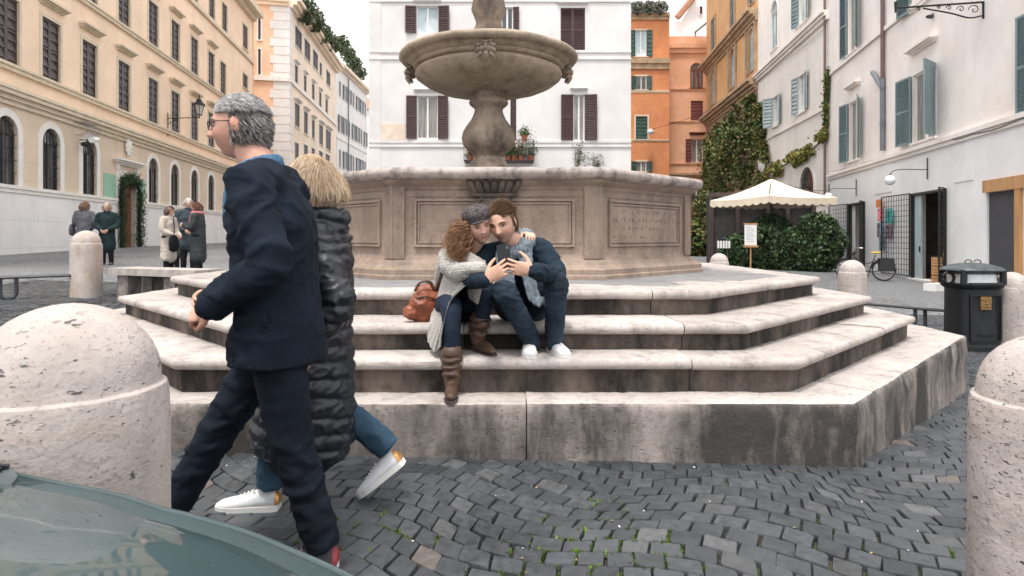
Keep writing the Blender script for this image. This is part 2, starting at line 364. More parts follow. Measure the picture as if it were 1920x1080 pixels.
# ------------------------------------------------------------------ the fountain
fountain = empty('octagonal_fountain', (FC.x, FC.y, .2), 'octagonal travertine fountain with stepped base, panelled basin and raised round bowl', 'fountain')
def offset(poly, d):
    n = len(poly); out = []
    for i in range(n):
        a, b, c_ = poly[i - 1], poly[i], poly[(i + 1) % n]; e1 = (b - a).normalized(); e2 = (c_ - b).normalized(); n1 = Vector((e1.y, -e1.x)); n2 = Vector((e2.y, -e2.x))
        m = (n1 + n2); m = m / m.dot(n1); out.append(b + m * d)
    return out
def corner_round(poly, r, k=4):
    out = []
    for i in range(len(poly)):
        a, b, c_ = poly[i - 1], poly[i], poly[(i + 1) % len(poly)]
        p = b + (a - b).normalized() * r; q = b + (c_ - b).normalized() * r
        for j in range(k + 1):
            t = j / k; out.append(p * (1 - t) ** 2 + b * 2 * t * (1 - t) + q * t * t)
    return out
def stones(poly, prof, joints, name, mats, mfun, parent, zgap=.004, seed=0, wear=.006, step=.09, widths=None):
    """cut a moulded course running round a polygon into stones; prof = closed list of (outward, z); joints = stone lengths to draw from"""
    n = len(poly); r = random.Random(seed); L = [0]
    for i in range(n): L.append(L[-1] + (poly[(i + 1) % n] - poly[i]).length)
    def pt(s):
        s = s % L[-1]; i = max(j for j in range(n) if L[j] <= s + 1e-9); e = (poly[(i + 1) % n] - poly[i]).normalized()
        return poly[i] + e * (s - L[i]), Vector((e.y, -e.x)), i
    def miter(i):
        a, b, c_ = poly[i - 1], poly[i], poly[(i + 1) % n]; e1 = (b - a).normalized(); e2 = (c_ - b).normalized(); n1 = Vector((e1.y, -e1.x)); n2 = Vector((e2.y, -e2.x)); m = n1 + n2
        return m / m.dot(n1)
    cuts = [0.42 * joints[0]]
    while cuts[-1] < L[-1] + cuts[0] - joints[1] * .6: cuts.append(cuts[-1] + r.uniform(*joints))
    for q in range(len(cuts) - 1):                     # no joint close to a corner of the course
        for c_ in [v + o for v in L[:-1] for o in (0, L[-1])]:
            if abs(cuts[q] - c_) < .42: cuts[q] = c_ + (.42 if cuts[q] >= c_ else -.42)
    cuts[-1] = L[-1] + cuts[0]; objs = []
    for k in range(len(cuts) - 1):
        s0, s1 = cuts[k] + zgap * .5, cuts[k + 1] - zgap * .5
        ss = list(np.arange(s0 + .012, s1 - .012, step)) + [s0, s0 + .006, s1 - .006, s1]
        cs = [L[i] + o for i in range(n) for o in (0, L[-1]) if s0 + .02 < L[i] + o < s1 - .02]
        ss = sorted([s for s in ss if s in (s0, s1) or all(abs(s - c_) > .43 * -min(q_[0] for q_ in prof) for c_ in cs)] + cs); rings = []; dz = r.uniform(-.003, .003)
        for q, s in enumerate(ss):
            p, nn, i = pt(s)
            if s in cs: nn = miter(i if (p - poly[i]).length < 1e-4 else (i + 1) % n); 
            e = .004 if q in (0, len(ss) - 1) else 0; ring = []
            for (o, z) in prof:
                h = noise.noise(Vector((s * 5 + seed * 9, o * 12, z * 9))) + .6 * noise.noise(Vector((s * 17, seed, z * 30)))
                ou = o - e * (1 if o > -.1 else 0) + h * wear * (1 if o > -.12 else 0); zz = z + dz - (e * .5 if z > prof[0][1] else 0) + (h * wear * .5 if z > prof[0][1] + .05 else 0)
                ring.append((p.x + nn.x * ou, p.y + nn.y * ou, zz))
            rings.append(ring[::-1])
        m_ = MB(); m_.loft(rings)
        o_ = m_.build(name, mats, parent, True, auto=50)
        me = o_.data; nq = len(prof); nf = len(me.polygons); me.polygons.foreach_set('material_index', [mfun((nq - 2 - k_ % nq) % nq) if k_ < nf - 2 else 1 for k_ in range(nf)]); objs.append(o_)
    return objs
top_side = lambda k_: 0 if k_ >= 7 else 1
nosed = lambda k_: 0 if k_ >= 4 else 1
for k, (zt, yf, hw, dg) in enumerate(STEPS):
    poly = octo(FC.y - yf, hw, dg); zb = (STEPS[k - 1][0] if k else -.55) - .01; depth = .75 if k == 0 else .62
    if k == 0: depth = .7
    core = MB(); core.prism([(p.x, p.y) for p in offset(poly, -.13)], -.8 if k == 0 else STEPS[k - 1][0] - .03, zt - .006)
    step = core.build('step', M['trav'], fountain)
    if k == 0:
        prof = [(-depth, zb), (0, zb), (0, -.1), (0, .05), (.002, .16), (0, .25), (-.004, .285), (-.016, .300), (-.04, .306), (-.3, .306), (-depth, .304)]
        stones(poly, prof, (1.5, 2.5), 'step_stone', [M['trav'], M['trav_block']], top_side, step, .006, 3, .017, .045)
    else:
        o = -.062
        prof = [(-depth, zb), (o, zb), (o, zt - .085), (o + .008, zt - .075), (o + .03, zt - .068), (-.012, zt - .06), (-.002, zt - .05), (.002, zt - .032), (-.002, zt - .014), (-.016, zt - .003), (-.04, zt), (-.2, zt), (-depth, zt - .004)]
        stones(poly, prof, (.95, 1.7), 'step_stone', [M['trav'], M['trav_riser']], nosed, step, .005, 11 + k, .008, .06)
# platform paving inside the top course, in slabs
pin = offset(octo(FC.y - STEPS[3][1], STEPS[3][2], STEPS[3][3]), -.33)
plat = MB(); plat.prism([(p.x, p.y) for p in pin], .84, .871); pf = plat.build('platform', M['platform'], fountain)
# basin
BA, BH, BD = FC.y - 5.72, .97, 1.25
bpoly = octo(BA, BH, BD)
bprof = [(.10, .872), (.10, .905), (.085, .915), (.085, .96), (.05, .985), (.02, 1.0), (.0, 1.03), (-.035, 1.05), (-.05, 1.075), (-.055, 1.10), (-.055, 1.70), (-.04, 1.715), (-.03, 1.735), (-.005, 1.75), (.03, 1.775), (.04, 1.80)]
def sweep(poly, prof, mb):
    rings = []
    for o, z in prof: rings.append([(p.x, p.y, z) for p in offset(poly, o)])
    mb.loft(rings, cap=False)
def dense(poly, k=14):
    out = []
    for i in range(len(poly)):
        a, b = poly[i], poly[(i + 1) % len(poly)]
        out += [a + (b - a) * (j / k) for j in range(k)]
    return out
mb = MB(); sweep(bpoly, bprof, mb); mb.loft([[(p.x, p.y, z) for p in offset(bpoly, -.38)] for z in (1.82, 1.2)], cap=False); mb.prism([(p.x, p.y) for p in offset(bpoly, -.37)], 1.15, 1.2)
basin = mb.build('basin', M['trav_basin'], fountain, True, auto=25)
mb = MB(); rp = corner_round(offset(bpoly, .06), .22)
rprof = [(-.44, 1.80), (-.02, 1.795), (.035, 1.80), (.065, 1.815), (.085, 1.845), (.085, 1.87), (.065, 1.895), (.03, 1.905), (-.12, 1.90), (-.36, 1.895), (-.42, 1.88), (-.44, 1.84)]
rings = []
for q, p in enumerate(rp):
    a, c_ = rp[q - 1], rp[(q + 1) % len(rp)]; e = (c_ - a).normalized(); nn = Vector((e.y, -e.x)); rings.append([(p.x + nn.x * o, p.y + nn.y * o, z) for o, z in rprof])
rings.append(rings[0]); sub = []
for q in range(len(rings) - 1):
    m_ = 10 if (Vector(rings[q][0]) - Vector(rings[q + 1][0])).length > .3 else 2
    for j in range(m_):
        t_ = j / m_; sub.append([tuple(Vector(a_).lerp(Vector(b_), t_) + Vector((0, 0, .008 * noise.noise(Vector(a_).lerp(Vector(b_), t_) * 3)))) for a_, b_ in zip(rings[q], rings[q + 1])])
sub.append(sub[0]); mb.loft(sub, cap=False); mb.build('rim', M['trav_rim'], fountain, True, auto=50)
t = NT('fountain_water'); t.out((.05, .06, .055), .05, t.bump(t.noise(6), .1, .02)); M['water'] = t.m
mb = MB(); mb.prism([(p.x, p.y) for p in offset(bpoly, -.39)], 1.62, 1.70); mb.build('water', M['water'], fountain)
# panels, pilasters and lettering remains on each face
r = random.Random(5)
for i in range(8):
    a, b = bpoly[i], bpoly[(i + 1) % 8]; e = (b - a).normalized(); nn = Vector((e.y, -e.x)); Ln = (b - a).length
    def P(u, z, o): return (a.x + e.x * u + nn.x * o, a.y + e.y * u + nn.y * o, z)
    def slab(mb, u0, u1, z0, z1, o0, o1): mb.hexa([P(u0, z0, o1), P(u1, z0, o1), P(u1, z0, o0), P(u0, z0, o0), P(u0, z1, o1), P(u1, z1, o1), P(u1, z1, o0), P(u0, z1, o0)])
    pw = .13
    for u0, u1 in ((.0, pw), (Ln - pw, Ln)):
        mb = MB(); slab(mb, u0, u1, 1.06, 1.745, -.09, -.028); mb.build('pilaster', M['trav_basin'], basin)
    pa = MB(); u0, u1, z0, z1 = pw + .09, Ln - pw - .09, 1.17, 1.62
    for (g, wd, o) in ((0, .022, -.030), (.034, .016, -.040)):
        U0, U1, Z0, Z1 = u0 + g, u1 - g, z0 + g, z1 - g
        slab(pa, U0, U1, Z1 - wd, Z1, -.075, o); slab(pa, U0, U1, Z0, Z0 + wd, -.075, o); slab(pa, U0, U0 + wd, Z0 + wd, Z1 - wd, -.075, o); slab(pa, U1 - wd, U1, Z0 + wd, Z1 - wd, -.075, o)
    pn = pa.build('panel_frame', M['trav_basin'], basin)
    mb = MB(); slab(mb, pw, Ln - pw, 1.64, 1.70, -.08, -.046); mb.build('frieze_band', M['trav_basin'], basin)
    if i == 1:                                        # worn, unreadable remains of an inscription: short cut strokes
        mb = MB()
        for row in range(4):
            z = 1.53 - row * .085; u = u0 + .08
            while u < u1 - .1:
                if r.random() < .62:
                    for q in range(r.randint(1, 3)):
                        k = u + r.uniform(0, .03); h = r.uniform(.018, .042)
                        slab(mb, k, k + .005, z - h, z + r.uniform(-.005, .01), -.056, -.0535)
                u += r.uniform(.03, .06)
        t = NT('cut_letters'); t.out((.16, .125, .10), .9); mb.build('inscription_remains', t.m, basin)
# coat of arms under the rim on the front face: crown of scallops, neck and scrolls
t = M['trav_ped']; cx, cy_ = FC.x, 5.72 + .04
mb = MB()
for k in range(7):
    u = (k - 3) * .068; mb.tube([(cx + u * .72, cy_ - .02, 1.66), (cx + u * .95, cy_ - .06, 1.71), (cx + u * 1.1, cy_ - .085, 1.76), (cx + u * 1.18, cy_ - .07, 1.80 - abs(k - 3) * .006)], [.03, .036, .034, .018], 8, 3, round_=True)
mb.tube([(cx - .2, cy_ - .05, 1.655), (cx, cy_ - .085, 1.645), (cx + .2, cy_ - .05, 1.655)], .022, 8, 4, round_=True)
mb.tube([(cx, cy_ - .02, 1.65), (cx, cy_ - .05, 1.6), (cx, cy_ - .045, 1.5), (cx, cy_ - .02, 1.34)], [(.17, .03), (.15, .045), (.14, .05), (.03, .02)], 14, 4, side=(1, 0, 0))
for s_ in (-1, 1):
    pts = [(cx + s_ * (.1 + (.062 - .007 * q) * cos(q * .75)), cy_ - .075, 1.565 + (.062 - .007 * q) * sin(q * .75)) for q in range(9)]
    mb.tube(pts, [.018] * 4 + [.016] * 5, 6, 2, round_=True)
    pts = [(cx + s_ * (.17 + (.05 - .006 * q) * cos(q * .8 + 1)), cy_ - .055, 1.44 + (.05 - .006 * q) * sin(q * .8 + 1)) for q in range(8)]
    mb.tube(pts, .014, 6, 2, round_=True)
mb.build('coat_of_arms', M['trav_arms'], fountain, True, auto=60)
# baluster pedestal, bowl and upper shaft, all turned
PC = (FC.x - .12, FC.y, 0); KP = FC.y / FPX
def zpx(y): return CH + (HY - y) * KP
def rpx(cw): return cw / 3.376 * KP
prof = [(rpx(150), 1.6), (rpx(150), zpx(318)), (rpx(118), zpx(308)), (rpx(112), zpx(303)), (rpx(90), zpx(299)), (rpx(84), zpx(295)), (rpx(95), zpx(290)), (rpx(130), zpx(283)), (rpx(160), zpx(273)), (rpx(171), zpx(261)), (rpx(162), zpx(248)),
    (rpx(138), zpx(236)), (rpx(112), zpx(226)), (rpx(96), zpx(216)), (rpx(89), zpx(208)), (rpx(90), zpx(204)), (rpx(108), zpx(200)), (rpx(122), zpx(196)), (rpx(125), zpx(193)), (rpx(118), zpx(189)), (rpx(100), zpx(186)), (rpx(96), zpx(184)),
    (rpx(102), zpx(172)), (rpx(104), zpx(164)), (rpx(118), zpx(158)), (rpx(126), zpx(153)), (rpx(118), zpx(148)), (rpx(128), zpx(142)), (rpx(135), zpx(136))]
mb = MB(); mb.lathe(prof, PC, 40); mb.build('pedestal', M['trav_ped'], fountain, True, auto=50)
zr = 3.52; RB = 1.115
prof = [(.34, zr - .445), (.5, zr - .43), (.68, zr - .395), (.82, zr - .335), (.90, zr - .275), (.925, zr - .235), (.915, zr - .205), (.88, zr - .195), (.88, zr - .18), (.93, zr - .172), (.945, zr - .148), (.94, zr - .135), (.965, zr - .128), (.995, zr - .105), (1.015, zr - .088), (1.03, zr - .086), (1.06, zr - .084),
    (1.095, zr - .07), (1.115, zr - .045), (1.11, zr - .015), (1.085, zr), (1.03, zr + .004), (.97, zr - .01), (.9, zr - .06), (.6, zr - .12), (.2, zr - .15)]
mb = MB(); n_ = 64; rings = []
for rr_, z in prof: rings.append([(PC[0] + (rr_ + .012 * noise.noise(Vector((cos(2 * pi * j / n_) * 3, sin(2 * pi * j / n_) * 3, z * 6)))) * cos(2 * pi * j / n_), PC[1] + rr_ * sin(2 * pi * j / n_), z + .01 * noise.noise(Vector((cos(2 * pi * j / n_) * 2, sin(2 * pi * j / n_) * 2, 3 + z)))) for j in range(n_)])
mb.loft(rings); bowl = mb.build('bowl', M['trav_bowl'], fountain, True, auto=50)
for ang in (-90, 0, 180, 90):                         # four lion-like masks under the rim
    mb = MB(); mb.M = Matrix.Translation(Vector((PC[0], PC[1], zr - .165))) @ Matrix.Rotation(R(ang + 90), 4, 'Z') @ Matrix.Translation(Vector((0, -.985, 0)))
    mb.ball((0, .03, 0), (.085, .07, .10), 12, 8); mb.ball((0, -.05, -.03), (.035, .03, .03)); mb.tube([(0, -.02, .05), (0, -.055, .0), (0, -.06, -.02)], [.014, .018, .024], 6, 3, round_=True)
    for s_ in (-1, 1):
        mb.ball((s_ * .035, -.03, .03), (.022, .018, .014)); mb.tube([(s_ * .06, -.02, .05), (s_ * .03, -.045, .058), (s_ * .008, -.04, .045)], .013, 6, 3, round_=True); mb.ball((s_ * .04, -.04, -.03), (.03, .025, .026))
        for q in range(5):
            an = R(38 + q * 33); dx, dz = s_ * sin(an), cos(an)
            mb.tube([(dx * .05, .01, dz * .07), (dx * .09, -.015, dz * .10 - .01), (dx * (.115 + .008 * (q % 2)), .02, dz * .125 - .025)], [.03, .026, .008], 6, 3, round_=True)
    mb.tube([(0, -.035, -.065), (0, -.04, -.10), (0, -.01, -.16)], [.03, .028, .012], 6, 3, round_=True); mb.tube([(-.03, -.045, -.055), (0, -.06, -.06), (.03, -.045, -.055)], .008, 5, 2)
    mb.build('mask', M['trav_ped'], bowl, True)
prof = [(.32, zr - .2), (.31, zr + .02), (.27, zr + .06), (.225, zr + .12), (.205, zr + .2), (.195, zr + .3), (.2, zr + .34), (.17, zr + .38), (.16, zr + .45), (.22, zr + .6), (.17, zr + .85), (.1, zr + 1.0), (.2, zr + 1.05), (.45, zr + 1.15), (.5, zr + 1.22), (.1, zr + 1.2), (.08, zr + 1.5), (.02, zr + 1.6)]
mb = MB(); mb.lathe(prof, PC, 32); mb.build('upper_shaft', M['trav_ped'], fountain, True, auto=50)
# iron spout pipe lying on the platform by the basin
# bollards -----------------------------------------------------------------------------------------
def bollard_mesh():
    m_ = MB(); R0 = .215; prof = [(R0 * 1.0, -.25), (R0, 0), (R0 * .995, .3), (R0 * .985, .70), (R0 * .975, .785), (R0 * .955, .80), (R0 * .905, .806), (R0 * .895, .815)]
    for q in range(1, 11): prof.append((max(.004, R0 * .895 * cos(R(q * 9))), .815 + .186 * sin(R(q * 9))))
    n_ = 40; rings = []
    for rr_, z in prof: rings.append([((rr_ + .004 * noise.noise(Vector((cos(2 * pi * j / n_) * 2.2, sin(2 * pi * j / n_) * 2.2, z * 7)))) * cos(2 * pi * j / n_), (rr_ + .004 * noise.noise(Vector((cos(2 * pi * j / n_) * 2.2, sin(2 * pi * j / n_) * 2.2, z * 7)))) * sin(2 * pi * j / n_), z + .002 * noise.noise(Vector((cos(j), sin(j), z * 5)))) for j in range(n_)])
    m_.loft(rings); return m_
bme = None
BOLL = [(-1.05, 1.47, 'large pitted travertine bollard filling the lower left behind the car bonnet', 1), (1.66, 1.88, 'pitted travertine bollard cut off by the right edge of the picture', 1), (-6.2, 9.03, 'pale bollard with faint rust holding the end of the left iron rail', .96),
    (4.7, 13.8, 'white bollard top showing over the platform before the hedge', 1), (5.62, 10.1, 'pale stone bollard standing in front of the parked bicycle', 1), (6.56, 8.05, 'stone bollard standing close beside the black litter bin', 1)]
for x, y, lb, sz in BOLL:
    if bme is None: o = bollard_mesh().build('stone_bollard', M['trav_bollard'], None, True, auto=40, center=False); bme = o.data
    else: o = link(bpy.data.objects.new('stone_bollard', bme))
    o.matrix_basis = Matrix.Translation(Vector((x, y, gz(x, y)))) @ Matrix.Rotation(x * 7, 4, 'Z') @ Matrix.Scale(sz, 4); tag(o, lb, 'bollard', 'stone bollards round the fountain')
    if 'rust' in lb: o.material_slots[0].link = 'OBJECT'; o.material_slots[0].material = M['trav_rust']
# ------------------------------------------------------------------ building materials
M['yel'] = stucco('stucco_yellow', (.88, .665, .485), .26, (.55, .42, .30))
M['tan'] = stucco('stucco_tan', (.68, .55, .42), .22, (.4, .31, .22), blk=.62)
M['dado'] = stucco('travertine_dado', (.80, .77, .75), .25, (.5, .46, .43), blk=.9)
M['whitetrim'] = plain('white_trim', (.76, .72, .66), .8, .06, 3, .1)
M['palestone'] = plain('pale_stone_trim', (.66, .56, .42), .85, .1, 3, .15)
M['creamst'] = stucco('stucco_cream', (.82, .68, .54), .08, (.6, .5, .4), blk=None)
M['peachst'] = stucco('stucco_peach', (.80, .53, .36), .08, (.6, .4, .3))
M['paleblue'] = stucco('stucco_pale', (.76, .73, .70), .08, (.5, .48, .46))
M['white'] = stucco('stucco_white', (.71, .69, .68), .30, (.55, .52, .5))
M['orange'] = stucco('stucco_orange', (.62, .25, .115), .12, (.4, .14, .06), warm=(.74, .34, .14))
M['salmon'] = stucco('stucco_salmon', (.76, .43, .27), .2, (.5, .27, .2), warm=(.78, .56, .46))
M['ochre'] = stucco('stucco_ochre', (.62, .36, .17), .2, (.28, .18, .1), warm=(.66, .44, .24))
M['ochretrim'] = plain('ochre_trim', (.40, .28, .18), .85, .25, 2, .3, 30)
M['brickbase'] = stucco('stone_base', (.36, .25, .17), .4, (.15, .12, .09), blk=.42)
M['ivorywall'] = stucco('stucco_ivory', (.80, .745, .69), .25, (.5, .42, .36), blk=.55)
M['pinkwhite'] = stucco('stucco_pinkish_white', (.83, .775, .74), .25, (.6, .5, .45), warm=(.78, .68, .62))
M['shopwhite'] = stucco('stucco_shop_white', (.83, .82, .83), .2, (.6, .58, .58))
def wood(name, col, rough=.5): return plain(name, col, rough, .18, 5, .2, 25, stretch=(1, 1, .15))
M['shut_dark'] = wood('shutter_dark', (.07, .052, .05)); M['shut_brown'] = wood('shutter_brown', (.062, .030, .030)); M['shut_grey'] = wood('shutter_grey', (.30, .36, .37)); M['shut_blue'] = wood('shutter_blue_grey', (.17, .24, .255))
M['shut_green'] = wood('shutter_green', (.03, .07, .055)); M['shut_red'] = wood('shutter_red', (.16, .05, .045)); M['door_wood'] = wood('door_wood', (.20, .075, .04), .4); M['shut_steel'] = wood('shutter_steel', (.19, .21, .23))
t = NT('window_glass'); f = t.noise(.9, 3); M['glass'] = t.out(t.mix(t.ramp(f, .4, .65), (.035, .04, .045), (.10, .105, .10)), .06, None, Specular_IOR_Level=.8)
t = NT('curtained_glass'); f = t.noise(3, 3, stretch=(6, 6, .3)); M['curtain'] = t.out(t.mix(t.ramp(f, .4, .65), (.14, .13, .11), (.32, .30, .27)), .12, None, Specular_IOR_Level=.7)
t = NT('bright_glass'); f = t.noise(.7, 2); M['bright'] = t.out(t.mix(t.ramp(f, .45, .6), (.35, .45, .48), (.65, .72, .74)), .08, None, Specular_IOR_Level=.7)
M['iron'] = plain('wrought_iron', (.022, .022, .024), .5, .2, 20, .2, 80, metal=.3); M['frame_white'] = plain('white_window_frame', (.78, .77, .75), .5, .05, 8, .05)
M['pipe'] = plain('downpipe_brown', (.14, .09, .085), .5, .15, 4, .1); M['pipe_grey'] = plain('downpipe_grey', (.16, .17, .19), .5, .15, 4, .1); M['tile'] = plain('roof_tile', (.36, .19, .12), .85, .3, 8, .4, 20)
class Fac:
    def __init__(s, b, p0, p1, z0, z1, mat, name='wall', thick=.35, reveal=.2):
        s.b = b; s.p = Vector(p0); s.L = (Vector(p1) - s.p).length; s.e = (Vector(p1) - s.p).normalized(); s.n = Vector((s.e.y, -s.e.x)); s.z0, s.z1 = z0, z1; s.mat = mat; s.holes = []; s.name = name; s.thick = thick; s.rev = reveal; s.fill = MB()
    def pt(s, u, z, o=0): q = s.p + s.e * u + s.n * o; return Vector((q.x, q.y, z))
    def u(s, px):                                     # wall coordinate that a photograph column looks at
        k = (px - CX) / FPX; return (k * s.p.y - s.p.x) / (s.e.x - k * s.e.y)
    def z(s, px, py): d = s.p.y + s.e.y * s.u(px); return CH + (HY - py) / FPX * d
    def rect(s, x0, y0, x1, y1):                      # a rectangle on the wall from the photo's top-left and bottom-right; y taken at mid width
        m = (x0 + x1) / 2; a, b = sorted((s.u(x0), s.u(x1))); return a, b, s.z(m, y1), s.z(m, y0)
    def box(s, mb, u0, u1, z0, z1, o0, o1): mb.hexa([s.pt(u0, z0, o1), s.pt(u1, z0, o1), s.pt(u1, z0, o0), s.pt(u0, z0, o0), s.pt(u0, z1, o1), s.pt(u1, z1, o1), s.pt(u1, z1, o0), s.pt(u0, z1, o0)])
    def band(s, name, z0, z1, o, mat, u0=None, u1=None, prof=None, parent=None):
        mb = MB(); u0 = 0 if u0 is None else u0; u1 = s.L if u1 is None else u1
        for (a, b, c_) in (prof or [(0, 1, 1)]): s.box(mb, u0, u1, z0 + (z1 - z0) * a, z0 + (z1 - z0) * b - (.002 if b < 1 else 0), -.05, o * c_)
        return mb.build(name, mat, parent or s.b)
    def leaf(s, par, hu, sg, wd, z0, z1, th, mat, o=.03, slats=0, name='shutter'):
        a = s.e * (sg * cos(R(th))) + s.n * sin(R(th)); nn = Vector((-a.y, a.x)) if sg > 0 else Vector((a.y, -a.x))
        if nn.dot(s.n) < 0: nn = -nn
        def q(w_, z, k): p = s.p + s.e * hu + s.n * o + a * w_ + nn * k; return (p.x, p.y, z)
        mb = MB()
        def bx(w0, w1, za, zb, k0, k1): mb.hexa([q(w0, za, k0), q(w1, za, k0), q(w1, za, k1), q(w0, za, k1), q(w0, zb, k0), q(w1, zb, k0), q(w1, zb, k1), q(w0, zb, k1)])
        r_ = min(.07, wd * .16); T = .045; zm = (z0 + z1) / 2
        bx(0, r_, z0, z1, 0, T); bx(wd - r_, wd, z0, z1, 0, T)
        for za in (z0, zm - r_ / 2, z1 - r_): bx(r_, wd - r_, za, za + r_, .002, T - .002)
        if slats:
            for lo, hi in ((z0 + r_, zm - r_ / 2), (zm + r_ / 2, z1 - r_)):
                k = max(3, int((hi - lo) / slats))
                for i in range(k):
                    za = lo + (hi - lo) * (i + .12) / k; zb = lo + (hi - lo) * (i + .78) / k; mb.hexa([q(r_, za, T - .006), q(wd - r_, za, T - .006), q(wd - r_, za + .008, T), q(r_, za + .008, T), q(r_, zb - .008, .004), q(wd - r_, zb - .008, .004), q(wd - r_, zb, .01), q(r_, zb, .01)])
            bx(r_, wd - r_, z0 + r_, z1 - r_, .001, .004)
        else: bx(r_, wd - r_, z0 + r_, z1 - r_, .008, .025)
        return mb.build(name, mat, par)
    def window(s, u0, u1, z0, z1, sur=.1, smat=None, hood=None, sill=True, sh='closed', shmat='shut_dark', slats=.07, glass='glass', fmat='frame_white', arch=False, mull=1, th=(8, 8), grille=False, so=.03, trans=None, name='window', fw=.05, lw=.5):
        smat = M[smat] if smat else s.mat; wd = u1 - u0; r_ = wd / 2; zs = z1 - r_ if arch else z1; um = (u0 + u1) / 2
        s.holes.append((u0, u1, z0, z1)); mb = MB()
        if arch:
            n_ = 12; A = [(um - r_ * cos(pi * k / n_), zs + r_ * sin(pi * k / n_)) for k in range(n_ + 1)]; B = [(um - (r_ + sur) * cos(pi * k / n_), zs + (r_ + sur) * sin(pi * k / n_)) for k in range(n_ + 1)]
            for k in range(n_):
                (a0, b0), (a1, b1) = A[k], A[k + 1]; s.fill.add([s.pt(a0, b0), s.pt(a1, b1), s.pt(a1, z1 + .001), s.pt(a0, z1 + .001)], [(0, 1, 2, 3)]); s.fill.add([s.pt(a0, b0), s.pt(a1, b1), s.pt(a1, b1, -s.rev), s.pt(a0, b0, -s.rev)], [(3, 2, 1, 0)])
                mb.hexa([s.pt(*A[k], so), s.pt(*A[k + 1], so), s.pt(*A[k + 1], -.02), s.pt(*A[k], -.02), s.pt(*B[k], so), s.pt(*B[k + 1], so), s.pt(*B[k + 1], -.02), s.pt(*B[k], -.02)])
            s.box(mb, u0 - sur, u0, z0, zs - .001, -.02, so); s.box(mb, u1, u1 + sur, z0, zs - .001, -.02, so)
        elif sur:
            s.box(mb, u0 - sur, u0, z0, z1 + sur, -.02, so); s.box(mb, u1, u1 + sur, z0, z1 + sur, -.02, so); s.box(mb, u0, u1, z1, z1 + sur, -.02, so - .002)
        else: s.box(mb, u0 - .02, u0, z0, z1, -.1, -.06)
        W_ = mb.build(name, smat, s.b)
        if hood:
            mb = MB(); z_ = z1 + sur + hood[0]
            for (e_, h0, h1, o_) in ((.02, 0, .05, .09), (.06, .05, .10, .16), (.10, .10, .17, .24)): s.box(mb, u0 - sur - e_, u1 + sur + e_, z_ + h0 * hood[1], z_ + h1 * hood[1] - .001, -.02, o_ * hood[1])
            mb.build('hood_moulding', M[hood[2]] if len(hood) > 2 else smat, W_)
        if sill:
            mb = MB(); s.box(mb, u0 - sur - .04, u1 + sur + .04, z0 - .07, z0 - .001, -.03, .1); mb.build('sill', smat, W_)
        if sh == 'closed':
            for sg, hu in ((1, u0 + .003), (-1, u1 - .003)): s.leaf(W_, hu, sg, wd / 2 - .006, z0 + .01, z1 - .01, 0, M[shmat], -.09, slats)
            if arch: pass
        else:
            o_ = -.14; mb = MB(); fm = M[fmat]
            if arch:
                A2 = [(um - r_ * cos(pi * k / 12), zs + r_ * sin(pi * k / 12)) for k in range(13)]
                vs = [s.pt(u0, z0, o_)] + [s.pt(a, b, o_) for a, b in A2] + [s.pt(u1, z0, o_)]; mb.add(vs, [tuple(range(len(vs) - 1, -1, -1))])
            else: mb.add([s.pt(u0, z0, o_), s.pt(u1, z0, o_), s.pt(u1, z1, o_), s.pt(u0, z1, o_)], [(0, 1, 2, 3)])
            mb.build('pane', M[glass], W_)
            mb = MB(); f_ = fw; zz = zs if arch else z1
            s.box(mb, u0, u0 + f_, z0, zz, o_ + .002, o_ + .05); s.box(mb, u1 - f_, u1, z0, zz, o_ + .002, o_ + .05); s.box(mb, u0 + f_, u1 - f_, z0, z0 + f_, o_ + .003, o_ + .048); s.box(mb, u0 + f_, u1 - f_, zz - f_, zz, o_ + .003, o_ + .048)
            for k in range(mull): um_ = u0 + wd * (k + 1) / (mull + 1); s.box(mb, um_ - f_ * .8, um_ + f_ * .8, z0 + f_, zz - f_, o_ + .004, o_ + .052)
            if trans: zt_ = z0 + (zz - z0) * trans; s.box(mb, u0 + f_, u1 - f_, zt_ - .03, zt_ + .03, o_ + .001, o_ + .054)
            mb.build('window_frame', fm, W_)
            if sh in ('open', 'left', 'right') :
                if sh in ('open', 'left'): s.leaf(W_, u0 - .01, -1, wd * lw, z0, z1, th[0], M[shmat], .035, slats)
                if sh in ('open', 'right'): s.leaf(W_, u1 + .01, 1, wd * lw, z0, z1, th[1], M[shmat], .035, slats)
        if grille:
            mb = MB(); k = max(3, int(wd / .16))
            for i in range(1, k): uu = u0 + wd * i / k; dz = sqrt(max(0, r_ * r_ - (uu - um) ** 2)) if arch else 0; mb.tube([s.pt(uu, z0, -.03), s.pt(uu, zs + dz, -.03)], .011, 5)
            for i in range(1, 5): zz = z0 + (zs - z0) * i / 4; mb.tube([s.pt(u0, zz, -.03), s.pt(u1, zz, -.03)], .011, 5)
            if arch:
                for q in (.45, .75): mb.tube([s.pt(um - r_ * q * cos(pi * k / 10), zs + r_ * q * sin(pi * k / 10), -.03) for k in range(11)], .01, 5)
            mb.build('grille', M['iron'], W_)
        return W_
    def finish(s, back=True):
        us = sorted({0, s.L, *[min(max(h[i], 0), s.L) for h in s.holes for i in (0, 1)]}); zs = sorted({s.z0, s.z1, *[min(max(h[i], s.z0), s.z1) for h in s.holes for i in (2, 3)]}); mb = MB()
        for j in range(len(zs) - 1):
            run = None
            for i in range(len(us) - 1):
                um, zm = (us[i] + us[i + 1]) / 2, (zs[j] + zs[j + 1]) / 2; solid = not any(h[0] < um < h[1] and h[2] < zm < h[3] for h in s.holes)
                if solid and run is None: run = us[i]
                if run is not None and (not solid or i == len(us) - 2):
                    e_ = us[i] if not solid else us[i + 1]; mb.add([s.pt(run, zs[j]), s.pt(e_, zs[j]), s.pt(e_, zs[j + 1]), s.pt(run, zs[j + 1])], [(0, 1, 2, 3)]); run = None
